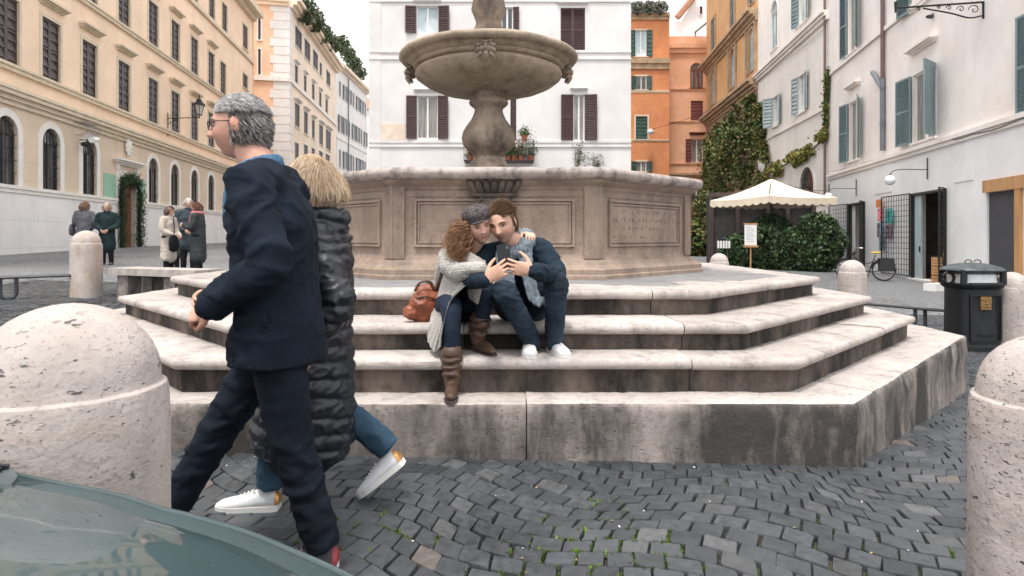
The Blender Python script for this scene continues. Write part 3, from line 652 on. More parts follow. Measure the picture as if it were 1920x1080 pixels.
        for u0, u1, z0, z1 in s.holes:
            rv = -s.rev
            for a, b in (((u0, z0), (u0, z1)), ((u1, z1), (u1, z0)), ((u0, z1), (u1, z1)), ((u1, z0), (u0, z0))): mb.add([s.pt(*a), s.pt(*b), s.pt(*b, rv), s.pt(*a, rv)], [(0, 1, 2, 3)])
        mb.add(s.fill.v, s.fill.f)
        T = s.thick; mb.add([s.pt(0, s.z0), s.pt(0, s.z0, -T), s.pt(0, s.z1, -T), s.pt(0, s.z1)], [(0, 1, 2, 3)]); mb.add([s.pt(s.L, s.z0), s.pt(s.L, s.z0, -T), s.pt(s.L, s.z1, -T), s.pt(s.L, s.z1)], [(3, 2, 1, 0)])
        mb.add([s.pt(0, s.z1), s.pt(s.L, s.z1), s.pt(s.L, s.z1, -T), s.pt(0, s.z1, -T)], [(0, 1, 2, 3)])
        if back: mb.add([s.pt(0, s.z0, -T), s.pt(s.L, s.z0, -T), s.pt(s.L, s.z1, -T), s.pt(0, s.z1, -T)], [(3, 2, 1, 0)])
        return mb.build(s.name, s.mat, s.b)
def side_shell(b, fac, depth, mat, z1, name='rear_wall', back=.01):  # the rest of a building's body behind its front
    mb = MB(); a, c_ = fac.pt(0, 0, -fac.thick - back), fac.pt(fac.L, 0, -fac.thick - back); n_ = fac.n
    P_ = [(a.x, a.y), (a.x - n_.x * depth, a.y - n_.y * depth), (c_.x - n_.x * depth, c_.y - n_.y * depth), (c_.x, c_.y)]
    mb.prism(P_[::-1] if False else [P_[0], P_[3], P_[2], P_[1]], fac.z0, z1); return mb.build(name, mat, b)
# ------------------------------------------------------------------ 1 yellow palazzo on the left
def wl(A, k, d): return (A + k * d, d)
b1 = empty('yellow_palazzo', (*wl(-13.2, -.134, 30), .8), 'long yellow building with arched ground floor windows and closed dark shutters', 'building')
# runs away from the camera: u grows with depth; seen from its right-hand side the outward normal must face +x, so go from far to near
far, near_ = wl(-13.2, -.134, 46.7), wl(-13.2, -.134, 9.0)
f = Fac(b1, near_, far, 5.45 - .0, 17.8, M['yel'])
g = Fac(b1, near_, far, .2, 5.45, M['tan'], 'ground_floor_wall')
zt2, zb2, zt3, zb3, zt4, zb4 = CH + 7.61, CH + 5.52, CH + 11.3, CH + 9.22, CH + 15.2, CH + 13.4
W2 = [(-1, 29), (79, 112), (153, 182), (221, 243.5), (277, 297), (320.5, 336.5), (357, 371.5), (389.5, 402)]
cs = [(f.u(a) + f.u(b)) / 2 for a, b in W2]; cs = [cs[0] - 2.6, cs[0] - 5.2] + cs
for i, uc in enumerate(cs):
    f.window(uc - .53, uc + .53, zb2, zt2, .13, 'palestone', (.28, 1.15), False, slats=.3)
for i, uc in enumerate(cs + [f.u(418)]):
    if i < 1: continue
    f.window(uc - .53, uc + .53, zb3, zt3, .12, 'palestone', (.28, 1.1) if i < 10 else None, False, sh='closed', slats=.3)
for px in (364, 397, 421): uc = f.u(px); f.window(uc - .5, uc + .5, zb4, zt4, .1, 'palestone', None, True, slats=.3)
for uc in cs[2:8]: f.window(uc - .5, uc + .5, zb4, zt4, .1, 'palestone', None, True, slats=.3)
for py in (48, 140): u0, u1, z0, z1 = f.rect(455, py, 464, py + (45 if py < 100 else 26)); f.window(u0, u1, z0, z1, .1, 'palestone', None, True, slats=.3)
f.finish()
arch_px = [(-2, 26), (80, 111), (154, 181), (277, 297), (319, 336), (357, 371.5), (389, 402)]
zd = CH + 1.62
for a, b in arch_px:
    uc = (g.u(a) + g.u(b)) / 2; g.window(uc - .52, uc + .52, zd + .04, CH + 3.82, .24, 'whitetrim', None, True, sh='none', glass='curtain' if a > 250 else 'glass', fmat='shut_dark', arch=True, grille=True, mull=1)
u0, u1, z0, z1 = g.rect(224, 330, 251, 462); ud = (u0 + u1) / 2; z0 = .3
g.holes.append((ud - .72, ud + .72, z0, CH + 2.62))
mb = MB()
for (a, b, c_, d_, o_) in ((ud - .98, ud - .72, z0, CH + 2.62, .06), (ud + .72, ud + .98, z0, CH + 2.62, .06), (ud - .98, ud + .98, CH + 2.62, CH + 2.9, .062)): g.box(mb, a, b, c_, d_, -.05, o_)
for e_, h0, h1, o_ in ((1.02, 3.12, 3.2, .12), (1.12, 3.2, 3.28, .22), (1.22, 3.28, 3.36, .32)): g.box(mb, ud - e_, ud + e_, CH + h0, CH + h1 - .001, -.05, o_)
for s_ in (-1, 1): g.box(mb, ud + s_ * .9 - .1, ud + s_ * .9 + .1, CH + 2.9, CH + 3.12, -.05, .1)
dr = mb.build('doorway', M['whitetrim'], b1)
for s_ in (-1, 1):
    mb = MB(); a, b = sorted((ud + s_ * .004, ud + s_ * .72)); g.box(mb, a, b, z0, CH + 2.62, -.2, -.14)
    for k in range(6): zz = z0 + .9 + k * .5; g.box(mb, a + .1, b - .1, zz, zz + .38, -.14, -.105)
    mb.build('door_leaf', M['door_wood'], dr)
g.finish()
# pale stone dado in slabs, with moulding
zdd = CH + 1.42; k = 0; uu = 0.
gaps = [(ud - .985, ud + .985)]
while uu < g.L - .1:
    ue = min(uu + 2.35, g.L)
    segs = [(uu, ue)]
    for a, b in gaps: segs = [q for s_ in segs for q in ((s_[0], min(s_[1], a)), (max(s_[0], b), s_[1])) if q[1] - q[0] > .05]
    for a, b in segs:
        mb = MB(); g.box(mb, a + .004, b - .004, .1, zdd, -.05, .055); mb.build('dado_slab', M['dado'], b1)
    uu = ue
for a, b in ((0, gaps[0][0]), (gaps[0][1], g.L)): g.band('dado_moulding', zdd, zd + .03, .12, M['whitetrim'], a, b, [(0, .55, .8), (.55, 1, 1.1)])
f.band('main_cornice', CH + 4.18, CH + 4.72, .34, M['palestone'], prof=[(0, .28, .25), (.28, .55, .5), (.55, .8, .85), (.8, 1, 1)])
f.band('string_course', zb2 - .26, zb2 - .04, .16, M['palestone'], prof=[(0, .6, .7), (.6, 1, 1)]); f.band('string_course', zb3 - .24, zb3 - .03, .16, M['palestone'], prof=[(0, .6, .7), (.6, 1, 1)]); f.band('string_course', zb4 - .3, zb4 - .08, .15, M['palestone'])
f.band('roof_cornice', 17.6, 18.3, .8, M['palestone'], prof=[(0, .4, .4), (.4, 1, 1)])
side_shell(b1, f, 12, M['yel'], 17.7)
mb = MB(); f.box(mb, f.L - .02, f.L + .1, .3, 17.6, -.1, .06); mb.build('corner_strip', M['peachst'], b1)
# mint green painted strips either side of the door
M['mint'] = stucco('mint_paint', (.30, .50, .36), .2, (.3, .4, .3))
for a, b in ((ud - 2.0, ud - .99), (ud + .99, ud + 1.75)): mb = MB(); g.box(mb, a, b, zd + .035, zd + 1.02, -.05, .02); mb.build('painted_panel', M['mint'], b1)
mb = MB(); mb.M = Matrix.Translation(g.pt(ud, CH + 4.0, .07)) @ Matrix.Rotation(math.atan2(g.n.y, g.n.x) + pi / 2, 4, 'Z')   # oval coat of arms over the door
mb.ball((0, 0, 0), (.24, .09, .36), 16, 9); mb.ball((0, -.05, .02), (.15, .07, .22), 12, 7)
for k in range(10): an = 2 * pi * k / 10; mb.ball((.25 * cos(an), -.02, .36 * sin(an)), (.07, .05, .07), 7, 5)
mb.ball((0, -.02, .45), (.12, .06, .09)); mb.build('wall_crest', M['whitetrim'], b1, True)
# evergreen garland round the door
M['fir'] = plain('fir_green', (.03, .065, .025), .8, .4, 20, 0, attr=True)
def leaves(mb, pts_fn, n, size, cols, r, asp=.5):
    for k in range(n):
        p, nn = pts_fn(r); c_ = r.choice(cols); g_ = r.uniform(.65, 1.4); mb.col = (c_[0] * g_, c_[1] * g_, c_[2] * g_, 1); s_ = size * r.uniform(.6, 1.4)
        a = Vector((r.gauss(0, 1), r.gauss(0, 1), r.gauss(0, 1))); a = (a + Vector(nn) * .2).normalized(); b = a.cross(Vector((r.gauss(0, 1), r.gauss(0, 1), r.gauss(0, 1)))).normalized(); p = Vector(p)
        c2 = a.cross(b) * s_ * .12
        mb.add([p - a * s_ * .5, p + b * s_ * asp * .5 + c2, p + a * s_ * .5, p - b * s_ * asp * .5 + c2], [(0, 1, 2, 3)])
gl = empty('door_garland', g.pt(ud, .5, .2), 'dark evergreen garland hung around the wooden door of the yellow building', 'garland'); mb = MB(); r = random.Random(9)
def gp(r):
    t_ = r.uniform(0, 1); q = t_ * 7.2
    if q < 2.6: p = g.pt(ud - .82, .75 + q, .2)
    elif q < 4.6: p = g.pt(ud - .82 + (q - 2.6) / 2 * 1.64, 3.42 + .32 * sin((q - 2.6) / 2 * pi) + .12, .2)
    else: p = g.pt(ud + .82, .75 + (q - 4.6), .2)
    return p + Vector((r.gauss(0, .11), r.gauss(0, .11), r.gauss(0, .13))), (0, 0, 1)
leaves(mb, gp, 4200, .12, [(.03, .07, .025), (.018, .04, .018), (.05, .085, .03)], r, .25); mb.build('fir_sprigs', M['fir'], gl, color=True)
mb = MB(); mb.tube([g.pt(ud - .82, .72, .17), g.pt(ud - .82, 2, .17), g.pt(ud - .82, 3.35, .17), g.pt(ud, 3.8, .17), g.pt(ud + .82, 3.35, .17), g.pt(ud + .82, 2, .17), g.pt(ud + .82, .72, .17)], .07, 7, 4); mb.build('garland_core', M['fir'], gl)
# ------------------------------------------------------------------ 2 cream corner building, 3 pale building up the street
b2 = empty('cream_corner_building', (-17.9, 50, .9), 'cream corner building with rusticated quoins and planted roof terrace', 'building')
c0 = (-.3576 * 50, 50); c1 = wl(-13.35, -.091, 70.2)
f = Fac(b2, c0, c1, .2, 20.1, M['creamst'])
def rows(f, specs, **k):
    for (a, b, t_, bo) in specs: f.window(*f.rect(a, t_, b, bo), **k)
rows(f, [(553, 566, 55, 92), (570.5, 581.5, 77, 113), (586.5, 596, 97, 130), (599, 603.5, 118, 143), (611.5, 619, 134, 161)], sur=.09, smat='whitetrim', hood=None, slats=.4)
rows(f, [(552.5, 558.5, 123, 162), (569.5, 574.5, 142, 178), (584.5, 589.5, 158, 192), (598, 602.5, 173, 206), (610, 614.5, 186, 216)], sur=.09, smat='whitetrim', hood=(.1, 1), slats=.4)
rows(f, [(552.5, 561.5, 195, 239), (569.5, 577, 210, 252), (584.5, 590, 225, 260), (598, 605.5, 235, 272), (610.5, 620, 245, 282)], sur=.09, smat='whitetrim', hood=(.1, 1.2), slats=.4)
rows(f, [(552.5, 560, 268, 300), (569.5, 577, 272, 312), (584, 590, 278, 318), (598, 605, 284, 325), (610, 618, 290, 330)], sur=.09, smat='whitetrim', slats=.4)
f.finish(); f.band('roof_cornice', 19.95, 20.7, .9, M['creamst'], prof=[(0, .3, .35), (.3, .7, .7), (.7, 1, 1)])
for py in (150, 305): zz = f.z(542, py); f.band('string_course', zz - .15, zz + .2, .16, M['whitetrim'])
for k in range(28):
    wq = .95 if k % 2 else .7; zq = .6 + k * .7
    mb = MB(); f.box(mb, .002, wq, zq + .02, zq + .68, -.03, .05); mb.build('quoin_stone', M['paleblue'], b2)
f2 = Fac(b2, (-.3576 * 50 - 9, 48.2), c0, .2, 20.1, M['peachst'])
rows(f2, [(484, 489, 25, 75), (484, 489, 92, 140)], sur=.09, smat='whitetrim', slats=.4); f2.finish(); f2.band('roof_cornice', 19.95, 20.7, .9, M['creamst'], prof=[(0, .3, .35), (.3, .7, .7), (.7, 1, 1)]); f2.band('string_course', f.z(542, 150) - .15, f.z(542, 150) + .2, .16, M['whitetrim'])
for k in range(28):
    wq = .95 if k % 2 else .7; zq = .6 + k * .7; mb = MB(); f2.box(mb, f2.L - wq - .5, f2.L + .045, zq + .02, zq + .68, -.03, .05); mb.build('quoin_stone', M['paleblue'], b2)
side_shell(b2, f, 6, M['creamst'], 20.0)
b3 = empty('pale_street_building', (-20, 78, 1), 'distant pale building with blue grey shutters up the left street', 'building')
f3 = Fac(b3, (-.2805 * 72, 72), (-.2312 * 86.2, 86.2), .2, 21.3, M['paleblue'])
for i in range(7):
    u0 = .9 + i * 1.98
    for z0, h in ((18.0, 1.8), (13.8, 2.0), (9.6, 2.1), (5.6, 2.1)): f3.window(u0, u0 + .85, z0, z0 + h, .08, 'whitetrim', None, True, sh='open' if (i + int(z0)) % 3 else 'closed', shmat='shut_steel', slats=.45)
f3.finish(); f3.band('roof_cornice', 21.2, 21.8, .7, M['creamst'], prof=[(0, .4, .4), (.4, 1, 1)]); f3.band('string_course', 12.9, 13.1, .1, M['whitetrim']); f3.band('string_course', 8.6, 8.8, .1, M['whitetrim']); side_shell(b3, f3, 8, M['paleblue'], 21.2)
mb = MB(); mb.tube([f3.pt(4.6, .5, .12), f3.pt(4.6, 21, .12)], .07, 6); mb.build('downpipe', M['pipe_grey'], b3)
b3b = empty('far_gable_house', (-19, 95, 1), 'plain far white house closing the gap beside the white facade', 'building')
fg = Fac(b3b, (-24, 97), (-14, 97), .2, 21.5, M['white']); fg.window(3, 4, 16, 17.8, .1, 'whitetrim'); fg.finish(); mb = MB(); mb.hexa([fg.pt(-.3, 21.4, .4), fg.pt(10.3, 21.4, .4), fg.pt(10.3, 21.4, -6), fg.pt(-.3, 21.4, -6), fg.pt(-.3, 24, -2), fg.pt(10.3, 21.6, -2), fg.pt(10.3, 21.6, -3), fg.pt(-.3, 24, -3)]); mb.build('roof', M['tile'], b3b)
# ------------------------------------------------------------------ 4 white house behind the fountain
D4 = 29.2; b4 = empty('white_house', (-.3, D4, .2), 'white house with brown shutters standing right behind the fountain', 'building')
f = Fac(b4, ((692 - CX) / FPX * D4, D4), ((1183 - CX) / FPX * D4, D4), -.3, 15.6, M['white'])
kw = dict(sur=.05, smat='white', shmat='shut_brown', slats=.08, sill=False, so=.02)
f.window(*f.rect(781, 12, 822, 62), sh='open', glass='bright', hood=(.1, .7, 'white'), **kw); f.window(*f.rect(940, 14, 962, 62), sh='right', glass='glass', **kw); f.window(*f.rect(1051, 15, 1097, 97), sh='closed', hood=(.1, .7, 'white'), **kw)
f.window(*f.rect(782, 180, 821, 260), sh='open', glass='curtain', hood=(.14, .8, 'white'), **kw); f.window(*f.rect(1075, 178, 1096, 263), sh='open', glass='curtain', hood=(.14, .8, 'white'), **{**kw, 'th': (6, 12), 'lw': 1.1}); f.window(*f.rect(957, 180, 968, 300), sh='closed', **{**kw})
f.finish()
for py in (97, 110, 266, 274, 2): zz = f.z(950, py); f.band('string_course', zz - .05, zz + .06, .06, M['white'])
side_shell(b4, f, 12, M['white'], 15.5); f.band('roof_cornice', 15.4, 16.1, .7, M['white'], prof=[(0, .4, .4), (.4, 1, 1)])
mb = MB(); u0, u1, z0, z1 = f.rect(700, 232, 760, 262); f.box(mb, u0, u1, z0, z1, -.05, .025); M['plaque'] = plain('faded_plaque', (.72, .60, .50), .85, .12, 3, .1); mb.build('faded_plaque', M['plaque'], b4)
mb = MB(); f.box(mb, .001, .55, .2, 15.4, -.05, .03); mb.build('corner_pilaster', M['white'], b4)
# bare climbing stems on the white wall, each from its root on the wall ledge
M['twig'] = plain('dry_twig', (.12, .09, .06), .9, .2, 20, .2)
def climber(px, py, w_, h_, lb, seed, green=False):
    r = random.Random(seed); p0 = f.pt(f.u(px), f.z(px, py), .06); o = empty('climbing_plant', p0, lb, 'plant'); mb = MB(); lf = MB()
    for k in range(6):
        P_ = [p0 + Vector((r.uniform(-.05, .05), 0, 0))]
        for q in range(5): P_.append(P_[-1] + Vector((r.gauss(0, w_ * .18), r.uniform(-.04, .02), h_ / 5 * r.uniform(.5, 1.2))))
        mb.tube(P_, [.012 - .0018 * i for i in range(6)], 5, 2)
        leaves(lf, lambda r_: (r_.choice(P_) + Vector((r_.gauss(0, .08), -.03, r_.gauss(0, .08))), (0, -1, 0)), 26, .09, [(.06, .09, .03), (.12, .1, .05)], r)
    mb.build('stems', M['twig'], o); lf.build('foliage', M['fir'], o, color=True)
climber(1082, 312, .5, 1.1, 'thin dry climber growing up the white house wall under the window', 1); climber(1118, 314, 1.0, .7, 'low sparse climber at the white house foot, right of the balcony', 2)
# balcony-like plant rack behind the pedestal
rk = empty('plant_rack', f.pt(f.u(975), f.z(975, 304), .3), 'iron balcony rack crowded with potted plants beside the fountain pedestal', 'plant rack'); mb = MB()
zb = f.z(975, 304); u0, u1 = f.u(872), f.u(1000)
for zz in (zb, zb + .25, zb + .95): 
    for o_ in (.03, .72): mb.tube([f.pt(u0, zz, o_), f.pt(u1, zz, o_)], .016, 5)
    for uu in (u0, u1): mb.tube([f.pt(uu, zz, .03), f.pt(uu, zz, .72)], .016, 5)
for i in range(19): uu = u0 + (u1 - u0) * i / 18; mb.tube([f.pt(uu, zb, .72), f.pt(uu, zb + (.95 if i % 3 == 0 or i > 11 else .25), .72)], .010, 5)
mb.build('railing', M['iron'], rk); mb = MB(); f.box(mb, u0, u1, zb - .05, zb - .018, .0, .74); mb.build('shelf', M['shut_brown'], rk)
M['terracotta'] = plain('terracotta', (.42, .15, .08), .85, .2, 10, .2)
POTN = ['rusty', 'small', 'wide', 'low', 'tall', 'upper']
r = random.Random(12)
for k, (px, dz, hh, lb) in enumerate([(884, .0, .5, 'potted plant at the far left end of the rack behind the pedestal'), (952, 0, .5, 'terracotta pot with green leaves just right of the fountain pedestal'), (964, 0, .7, 'second potted plant right of the pedestal on the iron rack'), (976, 0, .9, 'bushy potted plant low in the middle of the rack, right of the pedestal'), (983, .95, .55, 'terracotta pot with round green bush standing highest over the rack'), (995, 0, .8, 'trailing potted plant at the right end of the iron rack')]):
    p = f.pt(f.u(px), zb - .016 + dz, .38); o = empty('potted_plant', p, lb, 'potted plant', 'plants on the rack'); mb = MB(); mb.lathe([(.10, 0), (.145, .22), (.16, .225), (.16, .26), (.13, .255), (.12, .2)], p, 12); mb.build('pot', M['terracotta'], o, True, auto=40)
    mb = MB(); leaves(mb, lambda r_: (p + Vector((r_.gauss(0, .13), r_.gauss(0, .12), .26 + abs(r_.gauss(0, hh * .4)))), (0, 0, 1)), 320, .085, [(.04, .10, .025), (.03, .07, .02), (.09, .12, .03)] + ([(.35, .08, .05)] if k in (0, 3) else []), r, .6); mb.build('foliage', M['fir'], o, color=True)
# ------------------------------------------------------------------ 5 orange, 6 salmon, 7 white roof house
D5 = 57; b5 = empty('orange_house', (12, D5, 0), 'bright orange house with green shutters and planted roof', 'building')
f = Fac(b5, ((1150 - CX) / FPX * D5, D5), ((1255 - CX) / FPX * D5, D5), -.5, 21.8, M['orange'])
kw = dict(sur=.14, smat='palestone', shmat='shut_green', slats=.3)
f.window(*f.rect(1191, 57, 1212, 106), sh='open', glass='bright', **kw); f.window(*f.rect(1193, 143, 1212, 168), sh='open', **kw); f.window(*f.rect(1192, 218, 1214, 261), sh='closed', **kw); f.window(*f.rect(1193, 303, 1212, 322), sh='open', glass='curtain', **kw)
f.window(*f.rect(1193, 375, 1212, 420), sh='open', **kw); f.finish()
for py0, py1, m_ in ((110, 130, 'ochretrim'), (170, 174, 'palestone'), (262, 265, 'palestone'), (25, 38, 'ochretrim')): f.band('string_course', f.z(1215, py1), f.z(1215, py0), .3 if m_ == 'ochretrim' else .08, M[m_], prof=[(0, .5, .6), (.5, 1, 1)])
side_shell(b5, f, 8, M['orange'], 21.7)
D6 = 59.5; b6 = empty('salmon_house', (17, D6, 0), 'weathered salmon pink house with one arched window beside the orange house', 'building')
f6 = Fac(b6, ((1248 - CX) / FPX * D6, D6), ((1350 - CX) / FPX * D6, D6), -.5, CH + (HY - 68) / FPX * D6, M['salmon'])
kw = dict(sur=.1, smat='salmon', shmat='shut_red', slats=.3)
f6.window(*f6.rect(1294, 118, 1318, 166), sh='none', glass='curtain', arch=True, fmat='shut_red', mull=2, grille=False, **{**kw, 'fw': .12}); f6.window(*f6.rect(1295, 189, 1318, 226), sh='closed', **kw); f6.window(*f6.rect(1296, 261, 1318, 304), sh='open', glass='curtain', hood=(.3, 1.4, 'shut_red'), **kw); f6.window(*f6.rect(1296, 344, 1316, 380), sh='open', **kw); f6.finish()
for py0, py1, m_, o_ in ((83, 100, 'shut_red', .35), (166, 170, 'shut_red', .1), (227, 230, 'salmon', .1), (306, 309, 'salmon', .1), (325, 333, 'ochretrim', .3)): f6.band('string_course', f6.z(1300, py1), f6.z(1300, py0), o_, M['salmon'] if m_ == 'shut_red' else M[m_], prof=[(0, .5, .6), (.5, 1, 1)])
side_shell(b6, f6, 8, M['salmon'], f6.z1 - .1)
D7 = 68; b7 = empty('white_roof_house', (22, D7, 0), 'white gabled attic house rising behind the salmon house', 'building')
f7 = Fac(b7, ((1255 - CX) / FPX * D7, D7), ((1365 - CX) / FPX * D7, D7), 5, CH + (HY - 40) / FPX * D7, M['white']); f7.window(*f7.rect(1312, 12, 1317, 27), sur=.05); f7.finish()
mb = MB(); ga = [f7.pt(f7.u(1278), f7.z1 - .02, -.2), f7.pt(f7.u(1365), f7.z1 - .02, -.2), f7.pt(f7.u(1365), f7.z(1350, -20), -.2), f7.pt(f7.u(1303), f7.z(1303, -4), -.2)]; mb.add(ga + [p + Vector((0, 4, 0)) for p in ga], [(0, 1, 2, 3), (7, 6, 5, 4), (0, 4, 5, 1), (3, 2, 6, 7), (0, 3, 7, 4), (1, 5, 6, 2)]); mb.build('gable', M['white'], b7)
mb = MB(); mb.tube([f7.pt(f7.u(1268), f7.z(1268, 35), .3), f7.pt(f7.u(1303), f7.z(1303, -8), .3)], .35, 6); mb.build('verge_tiles', M['tile'], b7)
side_shell(b7, f7, 6, M['white'], f7.z1 - .2)
# ------------------------------------------------------------------ 8 ochre palazzo with heavy cornices
def wr(A, k, d): return (A + k * d, d)
b8 = empty('ochre_palazzo', (17.8, 50, 0), 'ochre palazzo with heavy stone cornices and arched windows, ivy at its foot', 'building')
f8 = Fac(b8, wr(13.9, .08, 57.9), wr(13.9, .08, 43), -.5, 24.5, M['ochre'])
def zc(d, py): return CH + (HY - py) / FPX * d
u_ = f8.u
zc1 = f8.z(1421, 148); zc2 = f8.z(1421, 16)
rows8 = [(1333, 1343), (1367, 1381), (1404, 1414)]
for i, (a, b) in enumerate(rows8):
    uc = (f8.u(a) + f8.u(b)) / 2; wv = .62
    f8.window(uc - wv, uc + wv, zc1 + .9, zc1 + 4.0, .2, 'ochretrim', None, True, sh='none', glass='bright', fmat='shut_grey', arch=True, so=.08); f8.window(uc - wv, uc + wv, zc2 + .8, zc2 + 3.6, .2, 'ochretrim', None, True, sh='closed', shmat='shut_grey', arch=False, so=.08)
    f8.window(uc - .55, uc + .55, zc1 - 3.6, zc1 - 1.7, .15, 'ochretrim', None, True, sh='closed', shmat='shut_steel', slats=.3)
    mb = MB()
    for s_ in (-1, 1): f8.box(mb, uc + s_ * 1.05 - .14, uc + s_ * 1.05 + .14, zc1 + .1, zc2 - .6, -.05, .14)
    mb.build('pilaster_pair', M['ochretrim'], b8)
f8.finish()
for z_ in (zc1, zc2): f8.band('stone_cornice', z_ - .75, z_ + .1, .75, M['ochretrim'], prof=[(0, .25, .2), (.25, .5, .4), (.5, .75, .75), (.75, 1, 1)])
f8.band('roof_cornice', 24.3, 25.2, 1.1, M['ochretrim'], prof=[(0, .3, .3), (.3, .6, .6), (.6, 1, 1)])
f8.band('rusticated_base', -.4, zc1 - .8, .04, M['brickbase']) if False else None
k = 0; zz = .0
while zz < zc1 - .9:                                   # rusticated courses of the lower storey, cut round the openings
    segs = [(0, f8.L)]
    for h in f8.holes:
        if h[2] - .2 < zz + .42 and h[3] + .2 > zz: segs = [q for s_ in segs for q in ((s_[0], min(s_[1], h[0] - .16)), (max(s_[0], h[1] + .16), s_[1])) if q[1] - q[0] > .1]
    for a, b in segs:
        mb = MB(); f8.box(mb, a, b, zz, zz + .40, -.05, .045); mb.build('stone_course', M['brickbase'], b8)
    zz += .42
side_shell(b8, f8, 7, M['ochre'], 24.4)
# far return wall of the ochre palazzo
# ------------------------------------------------------------------ 9 ivory house with ivy
b9 = empty('ivory_house', (16.6, 37, 0), 'ivory house with pale shutters and ivy trained along its wall', 'building')
f9 = Fac(b9, wr(12.19, .12, 42.98), wr(12.19, .12, 30.52), -.6, 21, M['ivorywall'])
zc3 = f9.z(1500, 72)
kw = dict(sur=.06, smat='ivorywall', shmat='shut_grey', slats=.2, glass='bright')
f9.window(*f9.rect(1450, 180, 1461, 236), sh='open', **{**kw, 'th': (62, 15)}); f9.window(*f9.rect(1498, 140, 1511, 210), sh='open', **{**kw, 'th': (20, 10)})
f9.window(*f9.rect(1446, 2, 1458, 92), sh='none', arch=True, fmat='shut_grey', **{**kw, 'mull': 1}); f9.window(*f9.rect(1499, -22, 1514, 42), sh='open', **{**kw, 'th': (18, 20), 'shmat': 'shut_blue'})
u0, u1, z0, z1 = f9.rect(1500, 313, 1526, 400); f9.window(u0, u1, z0, z1, .2, 'whitetrim', None, False, sh='none', glass='glass', arch=True, grille=True, fmat='shut_dark')
u0, u1, z0, z1 = f9.rect(1440, 390, 1492, 495); f9.window(u0, u1, -.1, z1, .15, 'whitetrim', None, False, sh='none', glass='glass', fmat='shut_dark', name='restaurant_front', mull=2); f9.finish()
f9.band('stone_cornice', zc3 - .35, zc3 + .1, .35, M['ivorywall'], prof=[(0, .4, .4), (.4, .75, .7), (.75, 1, 1)]); zz = f9.z(1500, 228); f9.band('string_course', zz - .08, zz + .04, .06, M['ivorywall'])
side_shell(b9, f9, 6, M['ivorywall'], 20.8)
mb = MB(); uu = f9.L - .25; mb.tube([f9.pt(uu, 3.0, .12), f9.pt(uu, 20, .12)], .06, 7); mb.build('downpipe', M['pipe'], b9)
# ------------------------------------------------------------------ 10 shop building on the right
b10 = empty('shop_building', (13.4, 22, -.1), 'pinkish white building with blue grey louvred shutters over white shopfronts', 'building')
PA, PB = wr(9.75, .2, 30.5), wr(9.75, .2, 10)
f = Fac(b10, PA, PB, CH + 2.4, 15, M['pinkwhite']); g = Fac(b10, PA, PB, -.7, CH + 2.4, M['shopwhite'], 'shopfront_wall', reveal=.45)
zs = f.z(1740, 275)
f.z0 = g.z1 = zs
kw = dict(sur=.0, smat='pinkwhite', shmat='shut_blue', slats=.062, sill=True, glass='curtain', fw=.06)
f.window(*f.rect(1592, 188, 1612, 300), sh='open', hood=(.55, 1.0), **{**kw, 'th': (14, 22)}); f.window(*f.rect(1711, 130, 1756, 262), sh='open', hood=(.7, 1.1), **{**kw, 'th': (10, 42)})
f.window(*f.rect(1590, -25, 1609, 97), sh='open', **{**kw, 'th': (8, 25)}); f.window(*f.rect(1710, -140, 1750, 6), sh='open', **{**kw, 'th': (10, 25)}); f.window(*f.rect(1938, 5, 1990, 212), sh='open', **{**kw, 'th': (6, 25)})
f.finish()
g_open = [(1591, 1622, 380, 512), (1709, 1775, 358, 527), (1850, 1908, 358, 545)]
for a, b, t_, bo in g_open:
    u0, u1, z0, z1 = g.rect(a, t_, b, bo); g.holes.append((u0, u1, -.5, z1))
g.finish(False); side_shell(b10, f, 8, M['pinkwhite'], 14.8, back=2.3)
f.band('shop_cornice', zs - .16, zs + .1, .16, M['pinkwhite'], prof=[(0, .5, .55), (.5, 1, 1)]); zz = f.z(1650, 62); f.band('string_course', zz - .1, zz + .06, .08, M['pinkwhite'])
mb = MB(); uu = f.u(1660); mb.tube([f.pt(uu, f.z(1660, 145), .1), f.pt(uu, 14.5, .1)], .075, 8); mb.build('downpipe', M['pipe'], b10)
mb = MB(); mb.tube([f.pt(uu, f.z(1660, 282), .1), f.pt(uu, f.z(1660, 146), .1)], .095, 8); mb.tube([f.pt(uu, f.z(1660, 165), .1), f.pt(f.u(1642), f.z(1642, 135), .12)], .09, 8)
for py in (165, 235): mb.tube([f.pt(uu, f.z(1660, py), .1), f.pt(uu, f.z(1660, py - 3), .1)], .115, 8)
mb.build('downpipe_joint', M['pipe_grey'], b10)
for (a, b, t_, bo) in ((1640, 1672, 305, 362), (1790, 1826, 270, 340)):    # shallow rendered sign panels
    u0, u1, z0, z1 = g.rect(a, t_, b, bo); mb = MB(); g.box(mb, u0, u1, z0, z1, -.05, .03); mb.build('sign_panel', M['shopwhite'], b10)
